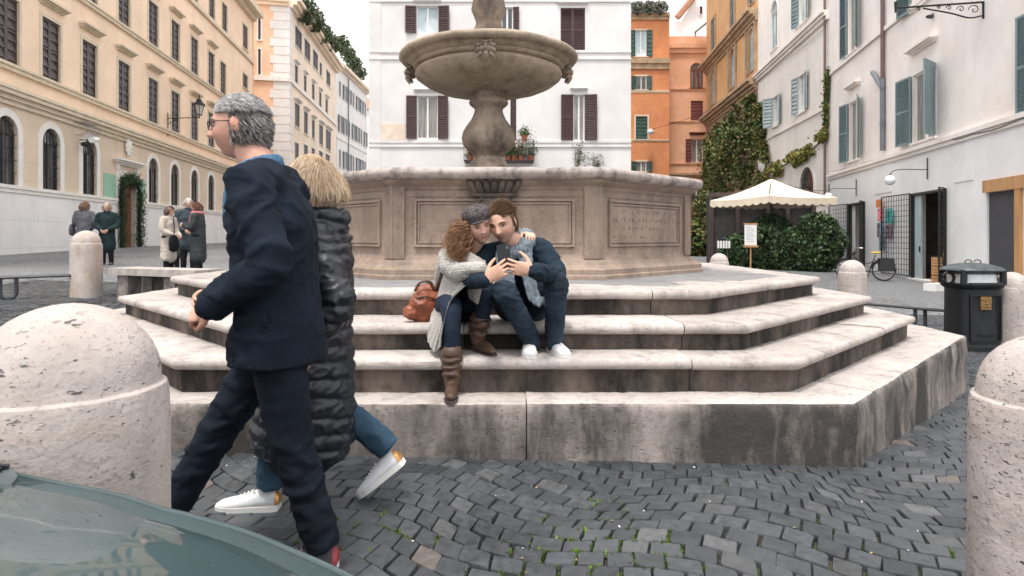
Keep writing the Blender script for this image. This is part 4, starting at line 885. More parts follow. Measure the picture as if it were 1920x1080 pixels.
# shop interiors: floor, back wall, a few lit bulbs, shelves
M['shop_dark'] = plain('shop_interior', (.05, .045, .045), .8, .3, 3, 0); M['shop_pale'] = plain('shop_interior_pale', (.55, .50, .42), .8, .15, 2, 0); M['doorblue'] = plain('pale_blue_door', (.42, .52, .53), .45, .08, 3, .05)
for k, (a, b, t_, bo) in enumerate(g_open[:2]):
    u0, u1, z0, z1 = g.rect(a, t_, b, bo); z0 = gz(*g.pt((u0 + u1) / 2, 0).xy) - .02
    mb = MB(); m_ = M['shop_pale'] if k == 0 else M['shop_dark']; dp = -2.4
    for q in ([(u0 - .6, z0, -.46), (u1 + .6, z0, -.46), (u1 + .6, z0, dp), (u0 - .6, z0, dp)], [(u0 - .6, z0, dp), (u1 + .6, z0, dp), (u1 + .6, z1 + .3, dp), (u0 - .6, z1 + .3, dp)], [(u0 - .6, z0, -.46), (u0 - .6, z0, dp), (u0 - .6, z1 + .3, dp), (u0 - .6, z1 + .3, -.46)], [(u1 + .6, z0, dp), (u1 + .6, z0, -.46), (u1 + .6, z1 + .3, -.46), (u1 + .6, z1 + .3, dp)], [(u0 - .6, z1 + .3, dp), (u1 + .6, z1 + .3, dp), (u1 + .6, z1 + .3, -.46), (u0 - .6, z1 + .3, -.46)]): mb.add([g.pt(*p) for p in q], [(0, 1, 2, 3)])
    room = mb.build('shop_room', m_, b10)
    mb = MB(); g.box(mb, u0, u0 + .07, z0, z1, -.2, .03); g.box(mb, u1 - .07, u1, z0, z1, -.2, .03); g.box(mb, u0 + .07, u1 - .07, z1 - .08, z1, -.2, .028); mb.build('door_frame', M['iron'], b10)
    if k == 1:
        mb = MB(); g.box(mb, u0 + .075, u0 + .55, z0 + .05, z1 - .09, -.12, -.07); d_ = mb.build('door_leaf', M['doorblue'], b10); mb = MB(); g.box(mb, u0 + .48, u0 + .52, z0 + 1.0, z0 + 1.2, -.068, -.03); mb.build('handle', M['iron'], d_)
        for q in range(5):
            mb = MB(); zz = z0 + .35 + q * .42; g.box(mb, u0 + .7, u1 - .25, zz, zz + .03, -2.3, -1.5); mb.build('shop_shelf', M['shop_dark'], b10)
    else:
        mb = MB(); g.box(mb, u0 + .08, u0 + .42, z0, z1 - .09, -.16, -.12); mb.build('door_leaf', M['frame_white'], b10)
    mb = MB(); g.box(mb, u0 - .1, u1 + .1, z0 - .2, z0 + .09, -.4, .12); mb.build('threshold', M['whitetrim'], b10)
t = NT('bulb_glow'); t.out((1, .8, .5), .5, None); t.b.inputs['Emission Color'].default_value = (1, .75, .4, 1); t.b.inputs['Emission Strength'].default_value = 6; M['bulb'] = t.m
u0, u1, z0, z1 = g.rect(1709, 358, 1775, 527)
ch = empty('shop_chandelier', g.pt((u0 + u1) / 2, z1 - .9, -1.3), 'small pendant of lit bulbs hanging inside the larger shop doorway', 'lamp'); r = random.Random(2); mb = MB(); bu = []
for k in range(7):
    p = g.pt(u0 + .72 + r.uniform(0, .5), z1 - .95 + r.uniform(-.2, .22), -1.2 + r.uniform(-.3, .2)); mb.tube([p + Vector((0, 0, .05)), (p.x, p.y, z1 + .25)], .006, 4); bu.append(p)
mb.build('cords', M['iron'], ch)
for p in bu: mb = MB(); mb.ball(p, .035, 8, 6); mb.build('bulb', M['bulb'], ch, True)
u0, u1, z0, z1 = g.rect(1850, 358, 1908, 545)
mb = MB(); g.box(mb, u0 + .003, u1 - .003, -.5, z1 - .003, -.12, -.06); M['greyshut'] = plain('grey_roller_board', (.065, .065, .072), .7, .1, 2, .1); mb.build('closed_door_board', M['greyshut'], b10)
mb = MB(); M['pine'] = wood('pine_wood', (.48, .26, .11)); ut = g.u(1850); g.box(mb, u0 - .02, g.L, z1, z1 + .33, -.02, .10); mb.build('wood_lintel', M['pine'], b10)
mb = MB(); g.box(mb, u1 + .0, u1 + .22, -.5, z1 - .002, -.02, .08); mb.build('wood_post', M['pine'], b10)
# folding iron grilles of the shop doors
def grille(u_h, sg, wd, z0, z1, th, lb):
    a = g.e * (sg * cos(R(th))) + g.n * sin(R(th)); base = g.p + g.e * u_h + g.n * .06
    q = lambda w_, z: Vector((base.x + a.x * w_, base.y + a.y * w_, z)); mb = MB(); nx = max(3, round(wd / .19)); nz = round((z1 - z0) / .19)
    for i in range(nx + 1): mb.tube([q(wd * i / nx, z0), q(wd * i / nx, z1)], .028 if i in (0, nx) else .009, 5)
    for i in range(nz + 1): mb.tube([q(0, z0 + (z1 - z0) * i / nz), q(wd, z0 + (z1 - z0) * i / nz)], .022 if i in (0, nz) else .009, 5)
    o = mb.build('door_grille', M['iron'], None); return tag(o, lb, 'grille', 'folding shop grilles')
GR = []
u0, u1, z0, z1 = g.rect(1591, 380, 1622, 512); zg = gz(*g.pt(u0, 0).xy) + .12
grille(u0, -1, u0 - g.u(1563), zg, z1, 4, 'black grid grille folded back at the far side of the small shop door'); grille(u1, 1, .62, zg, z1, 30, 'narrow black grid grille at the near side of the small shop door')
u0, u1, z0, z1 = g.rect(1709, 358, 1775, 527); zg = gz(*g.pt(u0, 0).xy) + .12
grille(u0, -1, u0 - g.u(1664), zg, z1, 4, 'wide black grid grille hung with prints left of the large shop door'); grille(u1, 1, .55, zg, z1, 38, 'black grid grille folded at the near side of the large shop door')
# prints hung on the grille and wall, cushion colours as in the photo
r = random.Random(4)
for (a, b, t_, bo, col, lb, o_) in [(1652, 1662, 374, 389, (.62, .20, .05), 'plain orange bag hanging at the top of the shop display', .16), (1649, 1658, 391, 414, (.5, .08, .12), 'red and white print under the orange bag', .05), (1668, 1680, 391, 419, (.0, .22, .19), 'teal print hung on the wide grille', .13), (1648, 1656, 418, 444, (.05, .04, .06), 'dark patterned print low on the wall by the grille', .05), (1657, 1664, 414, 440, (.08, .14, .18), 'slate blue print left of the grille', .12), (1668, 1677, 421, 448, (.10, .06, .08), 'dark print under the teal print on the grille', .13), (1656, 1664, 442, 470, (.04, .07, .10), 'navy print hanging lowest beside the grille', .12)]:
    u0, u1, z0, z1 = g.rect(a, t_, b, bo); mb = MB(); g.box(mb, u0, u1, z0, z1, o_, o_ + .02); nm = lb.split()[0] + '_print'
    t = NT('print_' + str(a)); v_ = t.n('TexVoronoi'); t.l(t.pos, v_.inputs['Vector']); v_.inputs['Scale'].default_value = 7; t.out(t.mix(t.ramp(v_.outputs['Distance'], .35, .5), tuple(col), tuple(min(1, c_ * 2 + .12) for c_ in col)) if 'plain' not in lb else tuple(col), .7)
    tag(mb.build('hanging_print', t.m, None), lb, 'print', 'wares hung by the shop door')
# ------------------------------------------------------------------ lamps
def globe_lamp(px, py, pxw, pyt, pyb, lb):
    uw = g.u(pxw); zt, zb_ = g.z(pxw, pyt), g.z(pxw, pyb); o = empty('wall_lamp', g.pt(uw, (zt + zb_) / 2, 0), lb, 'lamp', 'globe lamps over the shops'); mb = MB(); za = (zt * .45 + zb_ * .55)
    mb.tube([g.pt(uw, zb_, .04), g.pt(uw, zt, .04)], .02, 6); mb.tube([g.pt(uw, za, .04), g.pt(uw, za + .02, .8), g.pt(uw, za - .02, 1.05), g.pt(uw, za - .14, 1.15)], .014, 6, 3); mb.tube([g.pt(uw, za - .13, 1.15), g.pt(uw, za - .2, 1.15)], [.03, .06], 8)
    mb.build('bracket', M['iron'], o); mb = MB(); mb.ball(g.pt(uw, za - .33, 1.15), .17, 16, 10); mb.build('globe', M['opal'], o, True)
t = NT('opal_glass'); M['opal'] = t.out((.78, .78, .78), .25, None)
globe_lamp(1692, 330, 1741, 296, 336, 'white globe lamp on iron arm above the large shop door'); globe_lamp(1570, 360, 1607, 336, 368, 'white globe lamp on iron arm above the small shop door'); globe_lamp(1545, 360, 1556, 345, 368, 'white globe lamp partly hidden beside the parasol edge')
# ornate iron bracket at the top right
p0 = f.pt(f.u(1845), f.z(1845, 6), .02); ib = empty('iron_bracket', p0, 'ornate scrolled wrought iron lamp bracket at the top right wall', 'bracket'); mb = MB()
ax = (-f.n * -1.0); dv = Vector((f.n.x, f.n.y, 0)); 
def bp(a, z): return p0 + dv * a + Vector((0, 0, z))
mb.tube([bp(0, .05), bp(0, -.42)], .03, 6); mb.tube([bp(0, .03), bp(2.2, .03)], .028, 6); mb.tube([bp(0, -.34), bp(.35, -.38), bp(.8, -.22), bp(1.5, -.03)], .022, 6, 4); mb.tube([bp(2.2, .2), bp(2.2, -.1)], [.05, .03], 6)
for cx_, cz_, R0 in ((.22, -.16, .15), (.55, -.12, .1), (.85, -.07, .075), (1.1, -.04, .05), (1.62, -.05, .06)):
    mb.tube([bp(cx_ + (R0 * (1 - q * .07)) * cos(q * .6), cz_ + (R0 * (1 - q * .07)) * sin(q * .6)) for q in range(14)], .013, 5)
mb.build('scrollwork', M['iron'], ib)
# street lantern on the yellow palazzo
q = Fac(b1, near_, far, 0, 1, M['yel']); uu = q.u(313); zz = q.z(313, 222); p0 = q.pt(uu, zz, .05); dv = Vector((q.n.x, q.n.y, 0)); la = empty('street_lantern', p0, 'black iron street lantern on a scrolled arm on the yellow building', 'street lamp'); mb = MB()
bp = lambda a, z: p0 + dv * a + Vector((0, 0, z))
mb.tube([bp(0, .3), bp(0, -.9)], .025, 6); mb.tube([bp(0, 0), bp(1.0, .06), bp(1.55, .08)], .022, 6, 3); mb.tube([bp(0, -.3), bp(.25, -.12), bp(.5, .02)], .018, 6, 3)
for cx_, cz_, R0 in ((.18, .14, .11), (.42, .12, .08), (.3, -.1, .07)): mb.tube([bp(cx_ + R0 * (1 - k * .06) * cos(k * .6), cz_ + R0 * (1 - k * .06) * sin(k * .6)) for k in range(12)], .012, 5)
mb.tube([bp(1.5, .06), bp(1.5, .2)], .03, 6); mb.build('arm', M['iron'], la)
c_ = bp(1.5, .2); mb = MB()
for k in range(6):
    an = 2 * pi * k / 6; a0 = c_ + Vector((cos(an) * .13, sin(an) * .13, .0)); a1 = c_ + Vector((cos(an) * .25, sin(an) * .25, .52)); mb.tube([a0, a1], .014, 5)
mb.lathe([(.15, 0), (.15, .03), (.13, .03)], c_, 6); mb.lathe([(.29, .5), (.29, .54), (.2, .66), (.13, .7), (.14, .74), (.09, .82), (.02, .86), (.02, .94), (.05, .97), (.01, 1.03)], c_, 12); mb.build('lantern_frame', M['iron'], la)
mb = MB(); mb.lathe([(.12, .02), (.235, .51)], c_, 6); t = NT('lantern_glass'); M['lglass'] = t.out((.55, .50, .45), .15, None); mb.build('lantern_glass', M['lglass'], la)
# surveillance camera and lamp cluster between the arched windows
p0 = q.pt(q.u(147), q.z(147, 262), .05); dv = Vector((q.n.x, q.n.y, 0)); e3 = Vector((q.e.x, q.e.y, 0)); sc_ = empty('security_camera', p0, 'white security camera and wire cage between arched windows of the yellow building', 'camera'); mb = MB()
mb.tube([p0, p0 + dv * .35, p0 + dv * .5 + Vector((0, 0, .05))], .025, 6); mb.build('arm', M['pipe_grey'], sc_); mb = MB(); mb.tube([p0 + dv * .45 + e3 * .28 + Vector((0, 0, .06)), p0 + dv * .55 - e3 * .28 + Vector((0, 0, -.04))], .11, 10); mb.build('housing', M['frame_white'], sc_)
mb = MB()
for k in range(8): uu = (k / 7 - .5) * .9; mb.tube([p0 + e3 * uu + dv * .05 + Vector((0, 0, .1)), p0 + e3 * uu + dv * .5 + Vector((0, 0, .25)), p0 + e3 * uu + dv * .45 + Vector((0, 0, .6)), p0 + e3 * uu + Vector((0, 0, .6))], .008, 4)
for zz in (.2, .35, .5): mb.tube([p0 + e3 * -.45 + dv * .48 + Vector((0, 0, zz)), p0 + e3 * .45 + dv * .48 + Vector((0, 0, zz))], .008, 4)
mb.build('cage', M['pipe_grey'], sc_); mb = MB(); mb.ball(p0 + dv * .3 - e3 * .2 + Vector((0, 0, -.2)), (.16, .16, .1), 10, 7); mb.build('floodlight', M['iron'], sc_, True)
# pigeon resting on the window hood
fb = f.pt(f.u(1751), f.z(1751, 36), .12); pg = MB(); pg.tube([fb + Vector((-.16, -.05, .07)), fb + Vector((-.05, 0, .09)), fb + Vector((.07, .02, .11)), fb + Vector((.12, .03, .18)), fb + Vector((.15, .03, .2))], [.015, .06, .065, .035, .03], 10, 4, round_=True); pg.tube([fb + Vector((.17, .03, .2)), fb + Vector((.2, .03, .19))], [.01, .003], 5)
for s_ in (-.02, .02): pg.tube([fb + Vector((.02, s_, -.01)), fb + Vector((.03, s_, .06))], .006, 5)
M['pigeon'] = plain('pigeon_grey', (.05, .05, .06), .7, .3, 30, .2); tag(pg.build('pigeon', M['pigeon'], None, True), 'dark pigeon perched on the window hood of the shop building', 'bird')
# sagging cables of the alley lamp
cb = MB(); A_, B_ = Vector(((1220 - CX) / FPX * 56, 56, CH + (HY - 243) / FPX * 56)), f8.pt(f8.u(1400), f8.z(1400, 175), .1); cb.tube([A_, A_.lerp(B_, .5) - Vector((0, 0, .3)), B_], .02, 5, 6); M['cable'] = M['iron']
al = empty('alley_lamp', A_, 'hanging street lamp on a cable before the orange house', 'street lamp'); cb.build('cable', M['iron'], al); mb = MB(); mb.lathe([(.05, .1), (.1, 0), (.35, -.15), (.34, -.25), (.2, -.4), (.05, -.45)], A_, 12); mb.build('lamp_head', M['opal'], al, True)

# loose cables stapled along the facades
def wall_cable(F_, pts, bld):
    P_ = [F_.pt(F_.u(x), F_.z(x, y), .1) for x, y in pts]; Q = []
    for a, b in zip(P_, P_[1:]): Q += [a, a.lerp(b, .5) - Vector((0, 0, .05))]
    mb = MB(); mb.tube(Q + [P_[-1]], .014, 5, 3); mb.build('cable', M['iron_cable'], bld)
M['iron_cable'] = plain('cable_grey', (.16, .14, .13), .7, .1, 5, 0)
wall_cable(f, [(1560, 322), (1640, 300), (1720, 278), (1780, 262), (1830, 252), (1915, 226)], b10); wall_cable(f, [(1566, 135), (1640, 76), (1725, 12)], b10); wall_cable(f9, [(1424, 152), (1480, 110), (1548, 55)], b9); wall_cable(f9, [(1450, 256), (1500, 232), (1548, 206)], b9)
# ------------------------------------------------------------------ street furniture
# stone bench behind the platform, left
pa = at(232, 512, 9.3); pb = at(392, 512, 8.6); ev = Vector((pb.x - pa.x, pb.y - pa.y, 0)); L_ = ev.length; ev.normalize(); nv = Vector((ev.y, -ev.x, 0))
gzb = (gz(pa.x, pa.y) + gz(pb.x, pb.y)) / 2; bench = empty('stone_bench', (*((pa + pb) / 2).xy, gzb), 'low pale stone slab bench on block feet behind the fountain platform', 'bench')
def ob(mb, o, a0, a1, n0, n1, z0, z1): mb.hexa([o + ev * a + nv * b + Vector((0, 0, z)) for z in (z0, z1) for a, b in ((a0, n1), (a1, n1), (a1, n0), (a0, n0))])
o0 = Vector((pa.x, pa.y, 0)); mb = MB(); zt = CH + (HY - 503) / FPX * 9; ob(mb, o0, 0, L_, -.24, .24, zt - .10, zt); mb.build('seat', M['trav'], bench)
for a in (.12, L_ * .36, L_ * .62, L_ - .4): mb = MB(); ob(mb, o0, a, a + .22, -.18, .18, gzb - .4, zt - .101); mb.build('leg', M['trav_block'], bench)
# low iron rails between the bollards
def rail(p, q, legs, lb):
    o = empty('iron_rail', (p + q) / 2, lb, 'rail', 'low iron rails'); mb = MB(); mb.tube([p, q], [(.045, .022)] * 2, 8, side=(0, 0, 1) if False else None); mb.build('bar', M['iron_grey'], o)
    d_ = (q - p).normalized(); d_.z = 0
    for t_ in legs:
        c_ = p.lerp(q, t_); zb = gz(c_.x, c_.y); mb = MB(); w_ = .085
        mb.tube([c_ - d_ * w_, c_ - d_ * w_ + Vector((0, 0, (zb - c_.z) * .72)), c_ - d_ * w_ * .5 + Vector((0, 0, (zb - c_.z) * .93)), c_ + d_ * w_ * .5 + Vector((0, 0, (zb - c_.z) * .93)), c_ + d_ * w_ + Vector((0, 0, (zb - c_.z) * .72)), c_ + d_ * w_], .026, 8, 3); mb.tube([c_ + Vector((0, 0, (zb - c_.z) * .9)), Vector((c_.x, c_.y, zb - .1))], .03, 8); mb.build('leg', M['iron_grey'], o)
M['iron_grey'] = plain('painted_iron_grey', (.055, .06, .066), .45, .2, 8, .15, 60, metal=.2)
rail(at(-60, 523, 8.2), at(139, 516, 8.9), [.36], 'grey iron rail running into the rust streaked bollard'); rail(at(1612, 569, 9.9), at(1790, 584, 8.15), [.68], 'grey iron rail between the bollard and the litter bin')
mb = MB(); mb.tube([at(1612, 569, 9.9), at(1612, 569, 9.9) + Vector((0, .2, 0))], .05, 8)
# litter bin
p = gat(1822, 652); bx = empty('litter_bin', p, 'black cast iron litter bin with domed lid and brass plate', 'litter bin'); zb = p.z; M['binblack'] = plain('bin_black', (.012, .013, .015), .5, .25, 12, .15, 90, spec=.3); M['binlid'] = plain('bin_lid', (.05, .065, .065), .42, .4, 12, .2, 60); M['brass'] = plain('worn_brass', (.25, .15, .06), .45, .35, 40, .4, 60, metal=.6); M['bag'] = plain('bin_liner', (.72, .72, .72), .5, .1, 12, .4, 25)
def ell(mb, prof, c_, n_=24, sx=1, sy=.8):
    mb.loft([[(c_.x + r_ * sx * cos(2 * pi * j / n_), c_.y + r_ * sy * sin(2 * pi * j / n_), c_.z + z_) for j in range(n_)] for r_, z_ in prof])
def sq(mb, prof, c_, n_=32, e=3.5):
    def pt(a, r_): c1, s1 = cos(a), sin(a); k = (abs(c1) ** e + abs(s1) ** e) ** (-1 / e); return c1 * k * r_, s1 * k * r_
    mb.loft([[(c_.x + pt(2 * pi * j / n_, r_)[0], c_.y + pt(2 * pi * j / n_, r_)[1] * .85, c_.z + z_) for j in range(n_)] for r_, z_ in prof])
mb = MB(); sq(mb, [(.30, -.05), (.30, .05), (.285, .06), (.28, .09), (.275, .78), (.30, .80), (.32, .83), (.32, .85), (.27, .855)], p); body = mb.build('body', M['binblack'], bx, True, auto=35)
for sx in (-1, 1):
    for sy in (-1, 1): mb = MB(); mb.tube([p + Vector((sx * .255, sy * .2, .84)), p + Vector((sx * .25, sy * .2, 1.03))], [(.045, .03)] * 2, 8); mb.build('lid_post', M['binblack'], bx)
mb = MB(); mb.tube([p + Vector((-.2, -.235, .85)), p + Vector((.2, -.235, .85))], .02, 6); mb.build('opening_lip', M['binblack'], bx)
mb = MB(); sq(mb, [(.25, .99), (.33, 1.005), (.345, 1.02), (.34, 1.035), (.3, 1.06), (.22, 1.09), (.12, 1.11), (.02, 1.118)], p, e=2.6); lid = mb.build('lid', M['binlid'], bx, True, auto=45)
mb = MB(); sq(mb, [(.25, .845), (.245, .9), (.235, .97), (.2, .985)], p); mb.build('liner_bag', M['bag'], bx, True, auto=40)
mb = MB()
for s_ in (-1, 1): mb.tube([p + Vector((s_ * (.06 - .045 * cos(q * .7)), -.02, 1.125 + .028 * sin(q * .7))) for q in range(7)], .007, 5, 2)
mb.build('lid_scroll', M['binblack'], lid, True)
for s_, lb in ((-1, 1), (1, 2)):
    mb = MB(); mb.tube([p + Vector((s_ * (.33 + .075 * cos(q * pi / 5)), -.03, .915 + .075 * sin(q * pi / 5))) for q in range(11)], .018, 8); mb.build('side_ring', M['binblack'], bx, True)
mb = MB(); mb.cbox((p.x - .01, p.y - .245, zb + .61), (.135, .03, .165)); pl = mb.build('brass_plate', M['brass'], bx); mb = MB()
for dx, dz, r_ in ((.0, .035, .016), (0, -.005, .013), (-.015, -.045, .014), (.03, -.045, .012), (.045, .045, .008), (-.045, .045, .008)): mb.ball((p.x - .01 + dx, p.y - .262, zb + .61 + dz), (r_, .01, r_))
mb.build('plate_emblem', M['brass'], pl, True); mb = MB()
for x0, x1, z0, z1 in ((-.2, .2, .12, .14), (-.2, .2, .70, .72), (-.2, -.18, .14, .70), (.18, .2, .14, .70), (-.1, .1, .2, .215)): mb.box((p.x + x0, p.y - .253, zb + z0), (p.x + x1, p.y - .225, zb + z1))
mb.build('panel_moulding', M['binblack'], body)
# bicycle with rear panniers against the shop wall
pr = gat(1657, 527); pf = pr + Vector((-1.04, .42, 0)); bi = empty('bicycle', (pf + pr) / 2, 'black city bicycle with yellow saddle and rear panniers parked outside the shop', 'bicycle')
ex = Vector((pf.x - pr.x, pf.y - pr.y, 0)); wb = ex.length; ex.normalize(); zg = gz(pr.x - .5, pr.y + .2); k_ = wb / 1.12; M['tyre'] = plain('tyre', (.015, .015, .016), .8, .1, 20, .2); M['bikeblack'] = plain('bike_paint', (.02, .021, .023), .3, .1, 10, 0); M['saddle'] = plain('saddle_yellow', (.62, .40, .05), .6, .1, 10, .1); M['chrome'] = plain('chrome', (.5, .5, .5), .25, .1, 10, 0, metal=1)
def B(a, z, s_=0): q = pr + ex * (a * k_); return Vector((q.x - ex.y * s_, q.y + ex.x * s_, zg + z * k_))
for a in (0, 1.08):
    c_ = B(a, .34); mb = MB(); mb.tube([B(a + .33 * cos(q * pi / 14), .34 + .33 * sin(q * pi / 14)) for q in range(29)], .022, 8); wh = mb.build('wheel', M['tyre'], bi, True); mb = MB(); mb.tube([B(a + .305 * cos(q * pi / 14), .34 + .305 * sin(q * pi / 14)) for q in range(29)], .011, 6)
    for q in range(14): mb.tube([c_, B(a + .3 * cos(q * pi / 7), .34 + .3 * sin(q * pi / 7))], .0025, 4)
    mb.tube([B(a, .34, -.05), B(a, .34, .05)], .02, 8); mb.build('rim', M['chrome'], wh, True)
    mb = MB(); mb.tube([B(a + .37 * cos(q * pi / 14), .34 + .37 * sin(q * pi / 14)) for q in range(1, 13)], [(.028, .004)] * 12, 6); mb.build('mudguard', M['bikeblack'], bi)
mb = MB()
for P_ in ([B(.0, .34), B(.42, .28)], [B(0, .34), B(.28, .72)], [B(.42, .28), B(.24, .86)], [B(.42, .28), B(.62, .38), B(.86, .74)], [B(.29, .62), B(.6, .56), B(.87, .8)], [B(.83, .95), B(.93, .6), B(1.08, .34)], [B(.82, 1.0), B(.83, .9)]): mb.tube(P_, .019, 7, 3 if len(P_) > 2 else 0)
mb.build('bike_frame', M['bikeblack'], bi, True); mb = MB(); mb.tube([B(.62, 1.08, -.28), B(.78, 1.08, -.24), B(.84, 1.02, 0), B(.78, 1.08, .24), B(.62, 1.08, .28)], .013, 7, 4); mb.build('handlebar', M['chrome'], bi, True)
mb = MB(); mb.tube([B(.10, .91), B(.2, .93), B(.38, .915)], [(.1, .035), (.085, .035), (.025, .025)], 10, 3, side=-ex.cross(Vector((0, 0, 1)))); mb.build('saddle', M['saddle'], bi, True); mb = MB(); mb.cbox((0, 0, 0), (0, 0, 0)) if False else None
for s_ in (-1, 1): mb = MB(); mb.hexa([B(a, z, s_ * o) for z in (.32, .72) for a, o in ((-.28, .04), (.14, .04), (.14, .2), (-.28, .2))]); mb.build('pannier', M['bikeblack'], bi)
mb = MB(); mb.hexa([B(a, z, o) for z in (.73, .745) for a, o in ((-.3, -.09), (.2, -.09), (.2, .09), (-.3, .09))]); mb.build('rack', M['bikeblack'], bi)
for s_ in (-1, 1): mb = MB(); mb.tube([B(.42, .28, s_ * .05), B(.42 + s_ * .05, .28 - s_ * .16, s_ * .07), B(.42 + s_ * .05, .28 - s_ * .16, s_ * .17)], .013, 6); mb.build('pedal', M['bikeblack'], bi)
mb = MB(); mb.ball(B(.9, .9), (.07, .07, .07)); mb.build('headlamp', M['bikeblack'], bi, True)
# crates by the large shop door with a small pot on top
p = gat(1770, 533); M['crate'] = wood('crate_wood', (.50, .27, .13), .7); r = random.Random(8)
for k in range(3):
    o = empty('wooden_crate', p + Vector((0, 0, k * .29)), ['lowest wooden crate stacked by the shop door behind the litter bin', 'middle wooden crate of the stack by the shop door', 'topmost wooden crate of the stack by the shop door'][k], 'crate', 'crates by the shop door')
    for side in range(4):
        for q in range(3):
            mb = MB(); mb.M = Matrix.Translation(p + Vector((0, 0, k * .29))) @ Matrix.Rotation(.2 + r.uniform(-.02, .02) + side * pi / 2, 4, 'Z'); ln = .27 if side % 2 == 0 else .2; of = .2 if side % 2 == 0 else .27
            mb.box((-ln, -of - .008, .01 + q * .092), (ln, -of + .008, .088 + q * .092)); mb.build('slat', M['crate'], o)
    mb = MB(); mb.M = Matrix.Translation(p + Vector((0, 0, k * .29))) @ Matrix.Rotation(.2, 4, 'Z'); mb.box((-.26, -.19, .005), (.26, .19, .02)); mb.build('base_board', M['crate'], o)
pp = p + Vector((.05, 0, .875 - .59 + .0 + .3 * 1)); pp = p + Vector((.03, 0, .87 - .0)); mb = MB()
bd = MB(); bd.M = Matrix.Translation(p + Vector((0, 0, .87))) @ Matrix.Rotation(.2, 4, 'Z'); bd.box((-.28, -.21, -.012), (.28, .21, .008)); tag(bd.build('display_board', M['shut_dark'], None), 'dark board lying on top of the crate stack', 'board')
o = empty('flower_pot', pp + Vector((0, 0, .008)), 'tiny yellow pot with a sprig on the crate stack', 'flower pot'); mb = MB(); mb.lathe([(.05, .008), (.065, .13), (.055, .13), (.045, .03)], pp, 12); mb.build('pot', M['saddle'], o, True, auto=40); mb = MB(); leaves(mb, lambda r_: (pp + Vector((r_.gauss(0, .05), r_.gauss(0, .05), .15 + abs(r_.gauss(0, .1)))), (0, 0, 1)), 60, .05, [(.06, .08, .04), (.12, .1, .06)], r); mb.build('sprig', M['fir'], o, color=True)
pb = gat(1757, 545); mb = MB(); mb.M = Matrix.Translation(pb) @ Matrix.Rotation(.3, 4, 'Z'); mb.box((-.28, -.18, 0), (.28, .18, .2)); bxm = mb.build('white_box', M['frame_white'], None); tag(bxm, 'white carton on the ground before the crates', 'box')
mb = MB(); mb.M = Matrix.Translation(pb + Vector((0, 0, .2))) @ Matrix.Rotation(.3, 4, 'Z'); mb.box((-.01, -.182, -.02), (.01, .182, .004)); mb.build('tape', M['crate'], bxm)
# ------------------------------------------------------------------ restaurant corner: parasol, hedge, menu board, ivy
M['canvas'] = plain('cream_canvas', (.76, .66, .52), .85, .08, 3, .12, 60); M['leafm'] = plain('leaf', (.05, .09, .03), .55, .3, 25, 0, attr=True, spec=.35)
pc = at(1446, 335, 26.5); zt = pc.z; bse = Vector((pc.x, pc.y, gz(pc.x, pc.y))); um = empty('parasol', bse, 'large cream canvas parasol with scalloped valance over the restaurant terrace', 'parasol'); hs_ = 1.78; zr_ = CH + (HY - 372) / FPX * 26
rot = R(20); cor = [Vector((pc.x + hs_ * sx * cos(rot) - hs_ * sy * sin(rot), pc.y + hs_ * sx * sin(rot) + hs_ * sy * cos(rot), zr_)) for sx, sy in ((-1, -1), (1, -1), (1, 1), (-1, 1))]
for i in range(4):
    a, b = cor[i], cor[(i + 1) % 4]; mb = MB(); N_ = 12; apex = Vector((pc.x, pc.y, zt)); rings = []
    for k in range(7): t_ = k / 6; rings.append([apex.lerp(a.lerp(b, j / N_), t_) - Vector((0, 0, .10 * sin(pi * t_) + .06 * t_ * sin(pi * j / N_) * -1 * 0 + .05 * t_ * sin(pi * j / N_))) for j in range(N_ + 1)])
    mb.loft(rings, cap=False, closed=False); mb.build('canopy_panel', M['canvas'], um, True)
    mb = MB(); top = []; bot = []
    for j in range(49): t_ = j / 48; p_ = a.lerp(b, t_) - Vector((0, 0, .05 * sin(pi * t_))); top.append(p_); bot.append(p_ - Vector((0, 0, .24 + .07 * abs(sin(t_ * pi * 8)))))
    mb.loft([top, bot], cap=False, closed=False); mb.build('valance', M['canvas'], um, True)
    mb = MB(); mb.tube([apex - Vector((0, 0, .08)), a.lerp(apex, .02) - Vector((0, 0, .05))], .02, 6); mb.build('rib', M['shut_dark'], um)
mb = MB(); mb.tube([bse - Vector((0, 0, .05)), Vector((pc.x, pc.y, zt + .12))], .06, 10); mb.ball((pc.x, pc.y, zt + .16), .07); mb.build('pole', M['shut_dark'], um); mb = MB(); mb.lathe([(.45, 0), (.45, .12), (.12, .16), (.1, .4)], bse, 16); mb.build('base', M['shut_dark'], um)
